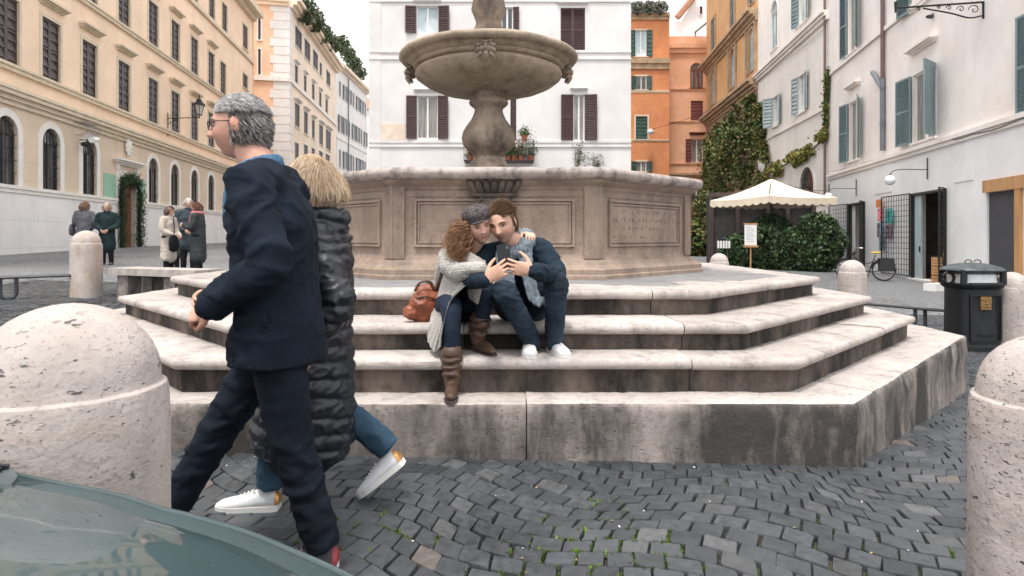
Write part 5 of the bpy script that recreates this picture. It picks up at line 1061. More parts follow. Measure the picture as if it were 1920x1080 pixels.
def bush(name, c_, rad, n_, size, cols, lb, cat='hedge', group=None, seed=1, zmin=None):
    r = random.Random(seed); o = empty(name, (c_[0], c_[1], c_[2] - rad[2]), lb, cat, group); mb = MB()
    def pf_(r_):
        while True:
            v = Vector((r_.uniform(-1, 1), r_.uniform(-1, 1), r_.uniform(-1, 1)))
            if .35 < v.length < 1: break
        v = v.normalized() * (.62 + .38 * r_.random() ** .5) * (1 + .22 * noise.noise(v * 2.3 + Vector((seed, 0, 0))))
        return Vector((c_[0] + v.x * rad[0], c_[1] + v.y * rad[1], c_[2] + v.z * rad[2])), v
    leaves(mb, pf_, n_, size, cols, r, .62); mb.build('foliage', M['leafm'], o, color=True); mb = MB()
    for k in range(7): a = r.uniform(0, 6.3); mb.tube([(c_[0] + .1 * cos(a), c_[1] + .1 * sin(a), c_[2] - rad[2] - .05), (c_[0] + rad[0] * .4 * cos(a), c_[1] + rad[1] * .4 * sin(a), c_[2]), (c_[0] + rad[0] * .7 * cos(a), c_[1] + rad[1] * .7 * sin(a), c_[2] + rad[2] * .4)], [.035, .02, .008], 6, 2)
    mb.ball(c_, tuple(q * .62 for q in rad), 12, 8); mb.build('stems', M['twig_dark'], o); return o
M['twig_dark'] = plain('dark_twig', (.018, .022, .012), .9, .3, 10, .2)
HC = [(.03, .066, .024), (.018, .04, .016), (.06, .10, .035), (.035, .07, .03), (.09, .11, .05)]
for k, (px, w_, h_, d_, lb) in enumerate([(1392, .9, .75, 25.6, 'low dark green hedge bush at the terrace end by the menu stand'), (1440, 1.05, .95, 25.2, 'dark green hedge bush under the menu board'), (1488, 1.1, .9, 24.9, 'round leafy hedge bush in the middle of the terrace row'), (1535, 1.05, 1.2, 24.6, 'tall leafy hedge bush next to the shop grille')]):
    q = at(px, 497, d_); z_ = gz(q.x, q.y); bush('hedge_bush', (q.x, q.y, z_ + h_ * .92), (w_, .7, h_), 3000, .17, HC, lb, 'hedge', 'terrace hedge bushes', 20 + k)
q = at(1445, 430, 26.0); bush('terrace_shrub', (q.x, q.y, q.z - .1), (.9, .6, .75), 1800, .16, [(.05, .085, .04), (.035, .065, .03)], 'feathery shrub rising behind the menu board under the parasol', 'shrub', None, 31)
# menu board on a post and a small menu rack
q = at(1408, 440, 24.4); zq = gz(q.x, q.y); mbd = empty('menu_board', (q.x, q.y, zq), 'white menu board on a stand in front of the hedge', 'menu board'); mb = MB(); mb.box((q.x - .25, q.y - .02, q.z - .42), (q.x + .22, q.y + .02, q.z + .4)); mb.build('sheet', M['frame_white'], mbd); mb = MB(); mb.tube([(q.x, q.y + .03, zq), (q.x, q.y + .03, q.z + .45)], .03, 6); mb.box((q.x - .3, q.y - .06, q.z - .5), (q.x + .27, q.y + .03, q.z - .43)); mb.box((q.x - .28, q.y - .03, q.z + .4), (q.x + .25, q.y + .03, q.z + .46)); mb.build('stand', M['pine'], mbd)
mb = MB()
for k in range(9): mb.box((q.x - .19, q.y - .024, q.z + .28 - k * .07), (q.x - .19 + .33 * (.6 + .4 * sin(k * 2.1) ** 2), q.y - .021, q.z + .295 - k * .07))
mb.build('menu_lines', M['shut_grey'], mbd)
q = at(1357, 458, 25); zq = gz(q.x, q.y); mr = empty('menu_rack', (q.x, q.y, zq), 'slatted rack leaning at the terrace end left of the hedge', 'rack'); mb = MB()
for s_ in (-.2, .2): mb.tube([(q.x + s_, q.y, zq), (q.x + s_ - .06, q.y + .12, q.z + .3)], .02, 6)
mb.build('rack_frame', M['shut_dark'], mr)
for k in range(5): mb = MB(); mb.box((q.x - .26 + .11 * k, q.y - .03, q.z - .16), (q.x - .19 + .11 * k, q.y, q.z + .14)); mb.build('rack_slat', M['frame_white'], mr)
# dark wooden posts of the pergola behind the terrace
pg_ = empty('terrace_pergola', at(1440, 497, 28.5), 'dark timber pergola posts and beams under the parasol', 'pergola')
for px in (1333, 1382, 1440, 1476, 1525):
    q = at(px, 400, 29); zq = gz(q.x, q.y); mb = MB(); mb.box((q.x - .09, q.y - .09, zq - .1), (q.x + .09, q.y + .09, CH + 1.9)); mb.build('post', M['shut_dark'], pg_)
qa, qb = at(1328, 400, 29), at(1532, 400, 29); mb = MB(); mb.box((qa.x, qa.y - .12, CH + 1.9), (qb.x, qb.y + .12, CH + 2.1)); mb.build('beam', M['shut_dark'], pg_); mb = MB(); mb.box((qa.x, 29.2, -.1), (qb.x, 29.26, CH + 1.89)); mb.build('shade_sheet', M['shop_dark'], pg_)  # the dark sheet behind the posts stands in for shade under the parasol
# ivy on the walls
def ivy(F_, pts, n_, size, cols, lb, seed, spread=.35, out=.35, name='ivy_climber'):
    r = random.Random(seed); P_ = [F_.pt(F_.u(x), F_.z(x, y), .1) for x, y, s_ in pts]; S2 = [s_ for *_, s_ in pts]; o = empty(name, P_[0], lb, 'ivy'); mb = MB(); nn = Vector((F_.n.x, F_.n.y, 0)); ee = Vector((F_.e.x, F_.e.y, 0))
    def pf_(r_):
        for _ in range(8):
            i = r_.randrange(len(P_) - 1); t_ = r_.random(); c_ = P_[i].lerp(P_[i + 1], t_); s_ = S2[i] * (1 - t_) + S2[i + 1] * t_; a = r_.uniform(0, 6.3); rd = sqrt(r_.random()) * s_; cl = noise.noise(c_ * .9 + Vector((a, 0, 0))) * .3 + 1; w_ = c_ + ee * (cos(a) * rd * cl) + Vector((0, 0, sin(a) * rd * cl))
            if noise.noise(w_ * .75 + Vector((seed, 0, 0))) + .45 * noise.noise(w_ * 2.2) > -.12 + .25 * (rd / (s_ + .01)) ** 2 - .1: break
        return c_ + ee * (cos(a) * rd * cl) + Vector((0, 0, sin(a) * rd * cl)) + nn * (abs(r_.gauss(0, out)) * (1.1 - rd / (s_ + .01))), nn
    leaves(mb, pf_, n_, size, cols, r, .75); mb.build('foliage', M['leafm'], o, color=True); mb = MB(); mb.tube(P_, .05, 6, 2); mb.build('stem', M['twig'], o); return o
GI = [(.075, .12, .03), (.045, .08, .022), (.12, .155, .04), (.03, .05, .018), (.17, .16, .045), (.20, .13, .05)]; YI = [(.22, .19, .03), (.14, .15, .03), (.28, .22, .05), (.08, .10, .03)]
ivy(f8, [(1330, 440, .9), (1338, 400, 2.2), (1348, 345, 3.2), (1362, 300, 3.6), (1376, 262, 2.6), (1396, 246, 1.3)], 9000, .24, GI, 'dense dark green ivy mass at the foot of the ochre palazzo', 41, out=.7)
ivy(f8, [(1385, 420, 2.0), (1396, 340, 2.6), (1405, 290, 2.2), (1412, 240, 1.5), (1416, 200, .8), (1418, 180, .3)], 4600, .24, GI + [(.10, .11, .03)], 'ivy column climbing the near corner of the ochre palazzo', 42, out=.5)
ivy(f9, [(1424, 420, 1.6), (1432, 350, 1.5), (1440, 300, 1.1), (1434, 250, .7), (1428, 200, .4)], 3600, .2, GI + [(.10, .11, .03), (.16, .14, .04)], 'ivy growing up beside the first pale shutter of the ivory house', 43, out=.4)
ivy(f9, [(1432, 330, .7), (1460, 318, .55), (1490, 300, .45), (1520, 285, .40), (1540, 268, .42), (1553, 250, .38)], 3200, .16, YI, 'yellow autumn creeper trailing along the ivory house wall', 44, out=.22)
ivy(f9, [(1552, 252, .32), (1554, 220, .2), (1555, 190, .15), (1556, 160, .2), (1555, 138, .3)], 900, .14, YI[1:2] + GI, 'thin green creeper climbing the downpipe of the ivory house', 45, out=.12)
ivy(f8, [(1326, 470, .8), (1334, 440, 1.6), (1345, 400, 1.6)], 2500, .24, YI[1:] + GI, 'yellowish ivy skirt hanging beside the fountain rim', 46, out=.6)
ivy(f8, [(1334, 430, 2.4), (1335, 350, 3.0), (1340, 290, 2.6), (1348, 262, 1.5)], 5200, .24, GI, 'far end of the ivy curtain on the ochre palazzo wall', 49, out=.6)
q = at(1312, 470, 40); bush('ivy_bush', (q.x, q.y, gz(q.x, q.y) + 1.1), (1.5, 1.2, 1.3), 2200, .25, GI, 'dark ivy bush between the fountain and the terrace', 'shrub', None, 47)
q = at(1325, 420, 44); bush('overgrown_shrub', (q.x, q.y, gz(q.x, q.y) + 2.0), (1.7, 1.2, 2.2), 2600, .26, GI + YI[1:2], 'overgrown shrub below the salmon house', 'shrub', None, 48)
# roof plants
RC = [(.05, .09, .03), (.09, .11, .05), (.12, .13, .08)]
for k, (px, py, d_, w_, h_, lb) in enumerate([(575, 18, 53, 1.0, 1.3, 'leafy tub plant at the near end of the cream roof terrace'), (590, 38, 56, .9, 1.0, 'second tub plant along the cream roof edge'), (603, 62, 60, 1.0, 1.0, 'greyish tub plant halfway along the cream roof edge'), (614, 76, 63, .9, 1.1, 'yellow green tub plant on the cream roof terrace'), (625, 86, 67, .8, .7, 'low tub plant at the far end of the cream roof')]):
    q = at(px, py, d_); bush('roof_plant', tuple(q), (w_, w_, h_), 500, .3, RC, lb, 'plant', 'cream roof terrace plants', 60 + k)
for k, (px, py, d_) in enumerate([(640, 82, 74), (652, 100, 77), (664, 120, 80), (674, 138, 83)]):
    q = at(px, py, d_); bush('roof_plant', tuple(q), (1.0, 1, 1.0), 350, .35, RC, ['first terrace plant on the pale building roof, nearest the street corner', 'second terrace plant on the pale building roof', 'third terrace plant on the pale building roof', 'last terrace plant on the pale building roof, by the gable'][k], 'plant', 'pale roof terrace plants', 70 + k)
for k, px in enumerate((1195, 1217, 1238)):
    q = at(px, 14, 56.6); bush('roof_lavender', tuple(q), (.75, .4, .62), 600, .2, [(.22, .22, .18), (.12, .14, .09), (.3, .3, .27)], ['grey green rooftop bush nearest the white house on the orange house', 'middle grey green rooftop bush on the orange house', 'grey green rooftop bush at the salmon side of the orange house'][k], 'plant', 'bushes on the orange roof', 80 + k)
pb = at(1333, 52, 60.5); mb = MB(); mb.add([at(1302, 60, 60.2), at(1335, 33, 60.2), at(1335, 36, 63), at(1302, 62, 63)], [(0, 1, 2, 3)]); mb.add([at(1302, 61, 60.2), at(1335, 34.5, 60.2), at(1335, 37.5, 63), at(1302, 63.5, 63)], [(3, 2, 1, 0)]); tag(mb.build('roof_awning', M['shut_dark'], None), 'dark slanted awning on the salmon house roof terrace', 'awning')
mb = MB(); mb.box((at(1303, 60, 60).x, 59.9, f6.z1 - .1), (at(1303, 60, 60).x + .08, 60, at(1303, 60, 60).z)); mb.build('awning_post', M['shut_dark'], bpy.data.objects['roof_awning'])
# ------------------------------------------------------------------ car bonnet in the near left corner
car = empty('car', (-2.2, .3, .1), 'teal grey car whose glossy bonnet fills the lower left corner', 'car')
t = NT('car_paint'); f_ = t.noise(260, 2); sp = t.ramp(t.noise(140, 2, .5), .72, .78); c = t.mix(t.ramp(t.noise(2.5, 4), .35, .7), (.034, .056, .060), (.05, .08, .085)); c = t.mix(t.mul(sp, .35), c, (.3, .33, .33))
M['paint'] = t.out(c, .5, None, Metallic=.0, Specular_IOR_Level=.05, Coat_Weight=.85, Coat_Roughness=.02)
M['plastic'] = plain('black_plastic', (.07, .085, .09), .6, .1, 10, .2); M['carglass'] = plain('windscreen', (.03, .04, .04), .05, .1, 2, 0, spec=.8)
edge = [(-420, 800, 1.60), (-200, 838, 1.42), (39, 894, 1.22), (195, 925, 1.12), (297, 956, 1.04), (354, 970, 1.01), (460, 1002, .95), (552, 1041, .885), (637, 1080, .83), (700, 1120, .78)]
E = catmull([at(*e) for e in edge], 4); mb = MB(); rings = []; cdir = Vector((-.42, -.91, 0)).normalized(); NR = 16
for i, p in enumerate(E):
    s_ = i / (len(E) - 1); row = []
    row.append(p + Vector((.004, .012, -.05))); row.append(p + Vector((.002, .006, -.012)))
    for k in range(NR + 1):
        t_ = k / NR; wdt = 1.35; crown = .075 * sin(pi * min(1, t_ * 1.0)) + .015 * (1 - (1 - min(1, t_ * 8)) ** 2)
        ridge = .012 * math.exp(-((t_ - .16) / .035) ** 2)
        q = p + cdir * (wdt * t_) + Vector((0, 0, crown + ridge - .12 * max(0, t_ - .85)))
        row.append(q)
    rings.append(row)
mb.loft(rings, cap=False, closed=False); hood = mb.build('bonnet', M['paint'], car, True, auto=60)
if hood.data.polygons[0].normal.z < 0: hood.data.flip_normals()
mb = MB(); mb.tube([p + Vector((.003, .008, -.004)) for p in E], .006, 8); mb.build('bonnet_lip', M['paint'], car, True)
mb = MB(); rings = []                                   # wing below the bonnet edge, the bumper and the front end
for i, p in enumerate(E): rings.append([p + Vector((0, .014, -.055)), p + Vector((.02, .05, -.12)), p + Vector((.03, .075, -.3)), p + Vector((.02, .06, -.52)), Vector((p.x, p.y, .24))])
mb.loft(rings, cap=False, closed=False); mb.build('front_wing', M['paint'], car, True)
pe = E[-1]; mb = MB(); rings = []
for k in range(9): q = pe + cdir * (1.3 * k / 8) + Vector((.02 + .09 * sin(pi * k / 8), -.0, 0)); rings.append([q + Vector((0, 0, -.02)), q + Vector((.05, 0, -.12)), q + Vector((.09, 0, -.3)), q + Vector((.07, 0, -.5)), Vector((q.x, q.y, .22))])
mb.loft(rings, cap=False, closed=False); mb.build('bumper', M['paint'], car, True)
mb = MB(); P_ = [at(-6, 890, 1.24), at(28, 908, 1.18), at(33, 922, 1.16), at(16, 942, 1.12), at(-70, 990, 1.04)]   # cowl end at the windscreen
mb.loft([[p + Vector((0, 0, .028)) for p in P_], [p + Vector((-.5, -.02, .075)) for p in P_]], cap=False, closed=False); mb.loft([[p + Vector((0, 0, -.02)) for p in P_], [p + Vector((0, 0, .028)) for p in P_]], cap=False, closed=False); cowl = mb.build('cowl_grille', M['plastic'], car)
mb = MB()
for k in range(6): a_ = P_[1].lerp(P_[3], k / 5) + Vector((-.012 - .012 * k, 0, .034)); mb.tube([a_, a_ + Vector((-.12, -.03, .014))], .005, 5)
mb.build('cowl_slot', M['iron'], cowl)
mb = MB(); A_ = E[0] + Vector((.25, -.05, .06)); mb.hexa([A_, A_ + cdir * 1.3, A_ + cdir * 1.3 + Vector((-.02, 0, -.02)), A_ + Vector((-.02, 0, -.02)), A_ + Vector((-.75, .02, .5)), A_ + cdir * 1.2 + Vector((-.75, 0, .5)), A_ + cdir * 1.2 + Vector((-.77, 0, .5)), A_ + Vector((-.77, 0, .5))]); mb.build('windscreen', M['carglass'], car)
mb = MB(); mb.hexa([A_ + Vector((-.75, .02, .5)), A_ + cdir * 1.2 + Vector((-.75, 0, .5)), A_ + cdir * 1.2 + Vector((-2.4, .7, .45)), A_ + Vector((-2.4, .7, .45)), A_ + Vector((-.8, .02, .55)), A_ + cdir * 1.2 + Vector((-.8, 0, .55)), A_ + cdir * 1.2 + Vector((-2.4, .7, .5)), A_ + Vector((-2.4, .7, .5))]); mb.build('roof', M['paint'], car)
mb = MB(); b0 = E[0]; mb.hexa([b0 + Vector((0, 0, -.7)), b0 + Vector((-2.6, 1.1, -.7)), b0 + cdir * 1.35 + Vector((-2.6, 1.1, -.7)), b0 + cdir * 1.35 + Vector((0, 0, -.7)), b0 + Vector((0, 0, -.01)), b0 + Vector((-2.6, 1.1, -.01)), b0 + cdir * 1.35 + Vector((-2.6, 1.1, -.01)), b0 + cdir * 1.35 + Vector((0, 0, -.01))]); mb.build('cabin_body', M['paint'], car)
for a_, s_ in ((.55, 0), (.55, 1.28), (-1.9, 0), (-1.9, 1.28)):
    q = E[0] + Vector((.82 * a_ if a_ > 0 else a_, -.4 * a_ if a_ > 0 else -.42 * a_, 0)) + cdir * (s_ + .02); q.z = gz(q.x, q.y) + .3; sd = Vector((cdir.x, cdir.y, 0)); mb = MB(); mb.tube([q - sd * -.02, q + sd * .2], .3, 20); wh = mb.build('wheel', M['tyre'], car, True, auto=40); mb = MB(); mb.tube([q + sd * -.025, q + sd * .21], .19, 16); mb.build('hub', M['chrome'], wh, True, auto=40)
# ------------------------------------------------------------------ people
def fuse(mb, vox, smooth=4, wr=None):
    me = bpy.data.meshes.new('tmp'); me.from_pydata([tuple(p) for p in mb.v], [], mb.f); me.update(); o = bpy.data.objects.new('tmp', me); C.objects.link(o)
    m_ = o.modifiers.new('r', 'REMESH'); m_.mode = 'VOXEL'; m_.voxel_size = vox
    if smooth: m_ = o.modifiers.new('s', 'SMOOTH'); m_.factor = .5; m_.iterations = smooth
    dg = bpy.context.evaluated_depsgraph_get(); ev_ = o.evaluated_get(dg); m2 = bpy.data.meshes.new_from_object(ev_); n_ = len(m2.vertices)
    V = np.empty(n_ * 3); m2.vertices.foreach_get('co', V); V = V.reshape(-1, 3); N_ = np.empty(n_ * 3); m2.vertices.foreach_get('normal', N_); N_ = N_.reshape(-1, 3); F_ = [tuple(p.vertices) for p in m2.polygons]
    bpy.data.objects.remove(o); bpy.data.meshes.remove(me); bpy.data.meshes.remove(m2)
    if wr: V = V + N_ * np.array([wr(Vector(v), Vector(q)) for v, q in zip(V, N_)])[:, None]
    return V, F_
def wrinkle(amp=.006, fr=9, st=(1, 1, 2.2), seed=0):
    o_ = Vector((seed, seed * 2, 0))
    def w_(v, q):
        p = Vector((v.x * st[0], v.y * st[1], v.z * st[2])) * fr + o_; k = p + Vector((noise.noise(p * .7), noise.noise(p * .7 + Vector((9, 0, 0))), 0)) * .8; a = noise.noise(k); b = noise.noise(k * 2.1 + o_); m_ = .45 + .55 * noise.noise(v * 3.1 + o_)
        return amp * (1.7 * m_ * (max(0, 1 - abs(a) * 3.2) - .3) + .8 * (max(0, 1 - abs(b) * 3.5) - .3) * max(.2, m_))
    return w_
def cloth(name, mb, mat, parent, vox=.009, smooth=4, wr=None):
    V, F_ = fuse(mb, vox, smooth, wr); return mesh_obj(name, V, F_, mat, parent, True)
M['skin'] = plain('skin', (.5, .3, .2), .5, .06, 40, .08, 200, attr=True, spec=.35); M['hair'] = plain('hair', (.2, .1, .05), .42, .1, 30, 0, attr=True, spec=.5)
def fabric(name, col, rough=.9, weave=220, b=.35, var=.18, sc=9): return plain(name, col, rough, var, sc, b, weave, spec=.15, dist=.003)
def head_pt(n):
    nx, ny, nz = n; t_ = max(0, -nz); x, y, z = .074 * nx, .094 * ny, .116 * nz
    x *= 1 - .32 * t_ ** 1.6
    if ny > 0: y = y * (1 - .10 * t_) + .010 * t_
    else: y *= 1 - .42 * t_ ** 1.2; y -= .012 * max(0, 1 - abs(nz - .15) * 2)
    if ny > 0:
        wf = min(1, max(0, (ny - .1) / .4)); ax = abs(x); e = math.exp
        S = 0 if z > .026 else (min(1, (.026 - z) / .05) if z > -.027 else max(0, 1 - (-.027 - z) / .008))
        d_ = .029 * e(-(x / .0105) ** 2) * S + .007 * e(-((ax - .0135) / .007) ** 2 - ((z + .026) / .008) ** 2)
        d_ -= .011 * e(-((ax - .031) / .017) ** 2 - ((z - .008) / .012) ** 2); d_ += .006 * e(-((ax - .028) / .026) ** 2 - ((z - .027) / .008) ** 2)
        d_ += .005 * e(-(x / .026) ** 2 - ((z + .058) / .012) ** 2) - .005 * e(-(x / .028) ** 2 - ((z + .060 - ax * .30) / .003) ** 2) + .009 * e(-(x / .02) ** 2 - ((z + .096) / .014) ** 2) + .005 * e(-((ax - .042) / .018) ** 2 - ((z + .03) / .022) ** 2)
        y += wf * d_
    return Vector((x, y, z))
def skincol(p, n, base, lip, stub, hairc, line):
    c_ = Vector(base)
    if p.y > .02:
        l_ = math.exp(-(p.x / .026) ** 4 - ((p.z + .0605 - abs(p.x) * .30) / .0062) ** 2); c_ = c_.lerp(Vector(lip), min(1, l_ * 1.0)); mo = math.exp(-(p.x / .026) ** 4 - ((p.z + .060 - abs(p.x) * .30) / .0026) ** 2); c_ = c_.lerp(Vector((.10, .03, .03)), mo * .8)
        k = math.exp(-((abs(p.x) - .045) / .018) ** 2 - ((p.z + .03) / .02) ** 2); c_ = c_.lerp(Vector((base[0] * 1.02, base[1] * .78, base[2] * .75)), k * .6)
        es = math.exp(-((abs(p.x) - .031) / .018) ** 2 - ((p.z - .011) / .010) ** 2); c_ = c_.lerp(Vector((base[0] * .6, base[1] * .5, base[2] * .45)), es * .6)
    if stub and p.z < -.03: c_ = c_.lerp(Vector((.16, .10, .075)), stub * min(1, (-.03 - p.z) / .03) * (1 if n[1] > -.4 else .3))
    if line(n): c_ = Vector(hairc)
    return (*c_, 1)
def head(mb, MH, base=(.58, .34, .24), lip=(.5, .2, .17), stub=0, hairc=(.05, .03, .02), line=lambda n: n[2] > .55 or (n[1] < .25 and n[2] > -.25), brow=(.05, .03, .02), na=64, nm=44, eyes=True, look=0):
    vs = []; fs = []; cols = []
    for i in range(nm + 1):
        th = pi * i / nm
        for j in range(na):
            ph = 2 * pi * j / na; ph2 = ph - .35 * sin(2 * ph - pi / 2 * 0) * 0; n_ = (sin(th) * cos(ph2), sin(th) * sin(ph2), cos(th)); p = head_pt(n_); vs.append(MH @ p); cols.append(skincol(p, n_, base, lip, stub, hairc, line))
    for i in range(nm):
        for j in range(na): fs.append((i * na + j, (i + 1) * na + j, (i + 1) * na + (j + 1) % na, i * na + (j + 1) % na))
    k = mb.add(vs, fs)
    for q, c_ in enumerate(cols): mb.c[k + q] = c_
    old = mb.M; mb.M = MH if old is None else old @ MH
    for s_ in (-1, 1):
        mb.col = (base[0] * .95, base[1] * .85, base[2] * .82, 1); E_ = Matrix.Rotation(R(-18 * s_), 3, 'Z') @ Matrix.Rotation(R(-12), 3, 'X')
        mb.ball((s_ * .074, -.008, -.006), (.010, .021, .032), 10, 8, E_); mb.ball((s_ * .079, -.004, -.004), (.007, .013, .021), 8, 6, E_)
        if eyes:
            y_ = head_pt(Vector((s_ * .42, .90, .07)).normalized()).y
            mb.col = (.62, .60, .58, 1); mb.ball((s_ * .031, y_ + .001, .007), (.0125, .006, .0052), 10, 6); mb.col = (.03, .02, .015, 1); mb.ball((s_ * .031 + look, y_ + .0045, .0065), (.0052, .004, .0050), 8, 6); mb.tube([(s_ * .018, y_ + .004, .0085), (s_ * .031, y_ + .0085, .0135), (s_ * .045, y_ + .001, .0085)], .0016, 5, 3)
            mb.col = (*brow, 1); mb.tube([(s_ * .014, y_ + .0165, .025), (s_ * .03, y_ + .0145, .031), (s_ * .049, y_ + .001, .024)], [.0035, .004, .002], 6, 3)
    mb.M = old
def frame(c_, face, up, sc_=1.0):
    f_ = Vector(face).normalized(); u_ = Vector(up); u_ = (u_ - f_ * u_.dot(f_)).normalized(); x_ = f_.cross(u_); return Matrix(((x_.x, f_.x, u_.x, c_[0]), (x_.y, f_.y, u_.y, c_[1]), (x_.z, f_.z, u_.z, c_[2]), (0, 0, 0, 1))) @ Matrix.Scale(sc_, 4)
def strands(mb, MH, n_, region, flow, length, cols, seed=1, seg=6, w_=.0028, lift=.5, grav=.0, curl=0, cf=40, off=1.0):
    r = random.Random(seed); k = 0; g_ = MH.inverted().to_3x3() @ Vector((0, 0, -1)); g_.normalize()
    while k < n_:
        v = Vector((r.gauss(0, 1), r.gauss(0, 1), r.gauss(0, 1))).normalized()
        if not region(v): continue
        k += 1; p = head_pt(v) * off; L2 = length(v, r); d_ = (Vector(flow(v, r)) + v * lift).normalized(); st = L2 / seg; P_ = [p]; ph = r.uniform(0, 6.3); c_ = r.choice(cols); b_ = r.uniform(.75, 1.3); ck = r.uniform(.6, 1.3)
        for q in range(seg):
            d_ = (d_ + g_ * grav * (1 / seg) * 3 + Vector((r.gauss(0, .06), r.gauss(0, .06), r.gauss(0, .06)))).normalized(); p = p + d_ * st
            e_ = Vector((p.x / .080, p.y / .106, p.z / .122)); 
            if e_.length < 1.0 and p.z > -.07: e_.normalize(); p = Vector((e_.x * .080, e_.y * .106, e_.z * .122))
            if curl: a1 = d_.orthogonal().normalized(); a2 = d_.cross(a1); t_ = (q + 1) * st; P_.append(p + (a1 * cos(t_ * cf * ck + ph) + a2 * sin(t_ * cf * ck + ph)) * curl * min(1, (q + 1) / 3))
            else: P_.append(p)
        mb.col = (c_[0] * b_, c_[1] * b_, c_[2] * b_, 1); mb.tube([MH @ q for q in P_], [w_ * (1 - .75 * i / seg) for i in range(seg + 1)], 3, cap=False)
def hand(mb, wrist, fdir, pn, side, curls, thumb=(40, 30), sc_=1.0, spread=4):
    f_ = Vector(fdir).normalized(); n_ = Vector(pn); n_ = (n_ - f_ * n_.dot(f_)).normalized(); s_ = f_.cross(n_) * side; w_ = Vector(wrist)   # s_ points to the thumb side
    P = lambda a, b, c_=0: w_ + (f_ * a + s_ * b + n_ * c_) * sc_
    mb.tube([P(-.012, 0), P(0, 0), P(.035, .002, .002), P(.07, .002, .001), P(.094, 0)], [(.017 * sc_, .024 * sc_), (.018 * sc_, .027 * sc_), (.016 * sc_, .037 * sc_), (.0135 * sc_, .041 * sc_), (.010 * sc_, .037 * sc_)], 14, 3, side=n_, round_=True)
    for i, (b, ln) in enumerate(((.029, .070), (.0095, .079), (-.010, .073), (-.028, .057))):
        p = P(.086 - .006 * (i == 3), b); a = 0; Q = [p]; rr = [.0098 * sc_]
        for j, (fr, cu) in enumerate(zip((.45, .31, .24), curls[i])):
            a += R(cu); sp = R(spread * (1.5 - i)); d_ = (f_ * cos(a) + n_ * sin(a) + s_ * sin(sp) * cos(a)).normalized(); p = p + d_ * ln * fr * sc_; Q.append(p); rr.append((.0088, .0078, .0062)[j] * sc_)
        mb.tube(Q, rr, 9, 2, round_=True)
    a0, a1 = R(thumb[0]), R(thumb[1]); p = P(.022, .024, .004); d_ = (f_ * cos(a0) + s_ * sin(a0) + n_ * .35).normalized(); q = p + d_ * .042 * sc_; d2 = (f_ * cos(a0 - a1) + s_ * sin(a0 - a1) + n_ * .45).normalized(); q2 = q + d2 * .032 * sc_; d3 = (f_ * cos(a0 - a1 * 1.5) + s_ * sin(a0 - a1 * 1.5) + n_ * .4).normalized(); q3 = q2 + d3 * .024 * sc_
    mb.tube([p, q, q2, q3], [.0155 * sc_, .0118 * sc_, .0098 * sc_, .0072 * sc_], 9, 2, round_=True)
def add_cloud(mb, V, F_, col):
    mb.col = (*col, 1); old = mb.M; mb.M = None; mb.add([tuple(v) for v in V], F_); mb.M = old
def shoe(parent, heel, toe_dir, pitch=0, sc_=1.0, up_=None, sole=None, accent=None, lace=None):
    d_ = Vector((toe_dir[0], toe_dir[1], 0)).normalized(); Mx = Matrix.Translation(Vector(heel)) @ Matrix.Rotation(math.atan2(d_.y, d_.x) - pi / 2, 4, 'Z') @ Matrix.Rotation(pitch, 4, 'X') @ Matrix.Scale(sc_, 4)
    st = [(-.004, .026, .070), (.012, .034, .092), (.04, .038, .100), (.075, .040, .098), (.11, .042, .084), (.15, .045, .070), (.19, .047, .060), (.23, .044, .052), (.262, .034, .044), (.284, .016, .032)]
    mb = MB(); mb.M = Mx; rings = []
    for y, hw, h in st: rings.append([(hw * (abs(cos(a)) ** .8) * (1 if cos(a) > 0 else -1), y, .024 + (h - .024) * max(0, sin(a)) ** .75) for a in [pi * k / 12 for k in range(13)]])
    mb.loft(rings); s_ = mb.build('shoe', up_, parent, True)
    mb = MB(); mb.M = Mx; out = [(hw + .004, y) for y, hw, h in st] + [(-hw - .004, y) for y, hw, h in st[::-1]]; mb.prism(out, 0, .026); mb.build('sole', sole, s_)
    mb = MB(); mb.M = Mx
    for k in range(5): y = .115 + k * .018; h = .083 - k * .0068; mb.tube([(-.022, y, h - .008), (0, y + .004, h + .006), (.022, y, h - .008)], .0042, 5, 2)
    mb.tube([(-.02, .11, .088), (-.03, .10, .096), (-.012, .108, .094)], .003, 5); mb.build('laces', lace or sole, s_)
    if accent: mb = MB(); mb.M = Mx; mb.loft([[(hw * 1.05 * cos(a), y - .003, .03 + (h - .03) * max(0, sin(a)) ** .75 * (1.0)) for a in [pi * k / 12 for k in range(13)]] for y, hw, h in st[:2]]); mb.build('heel_tab', accent, s_)
    return s_
V3 = Vector
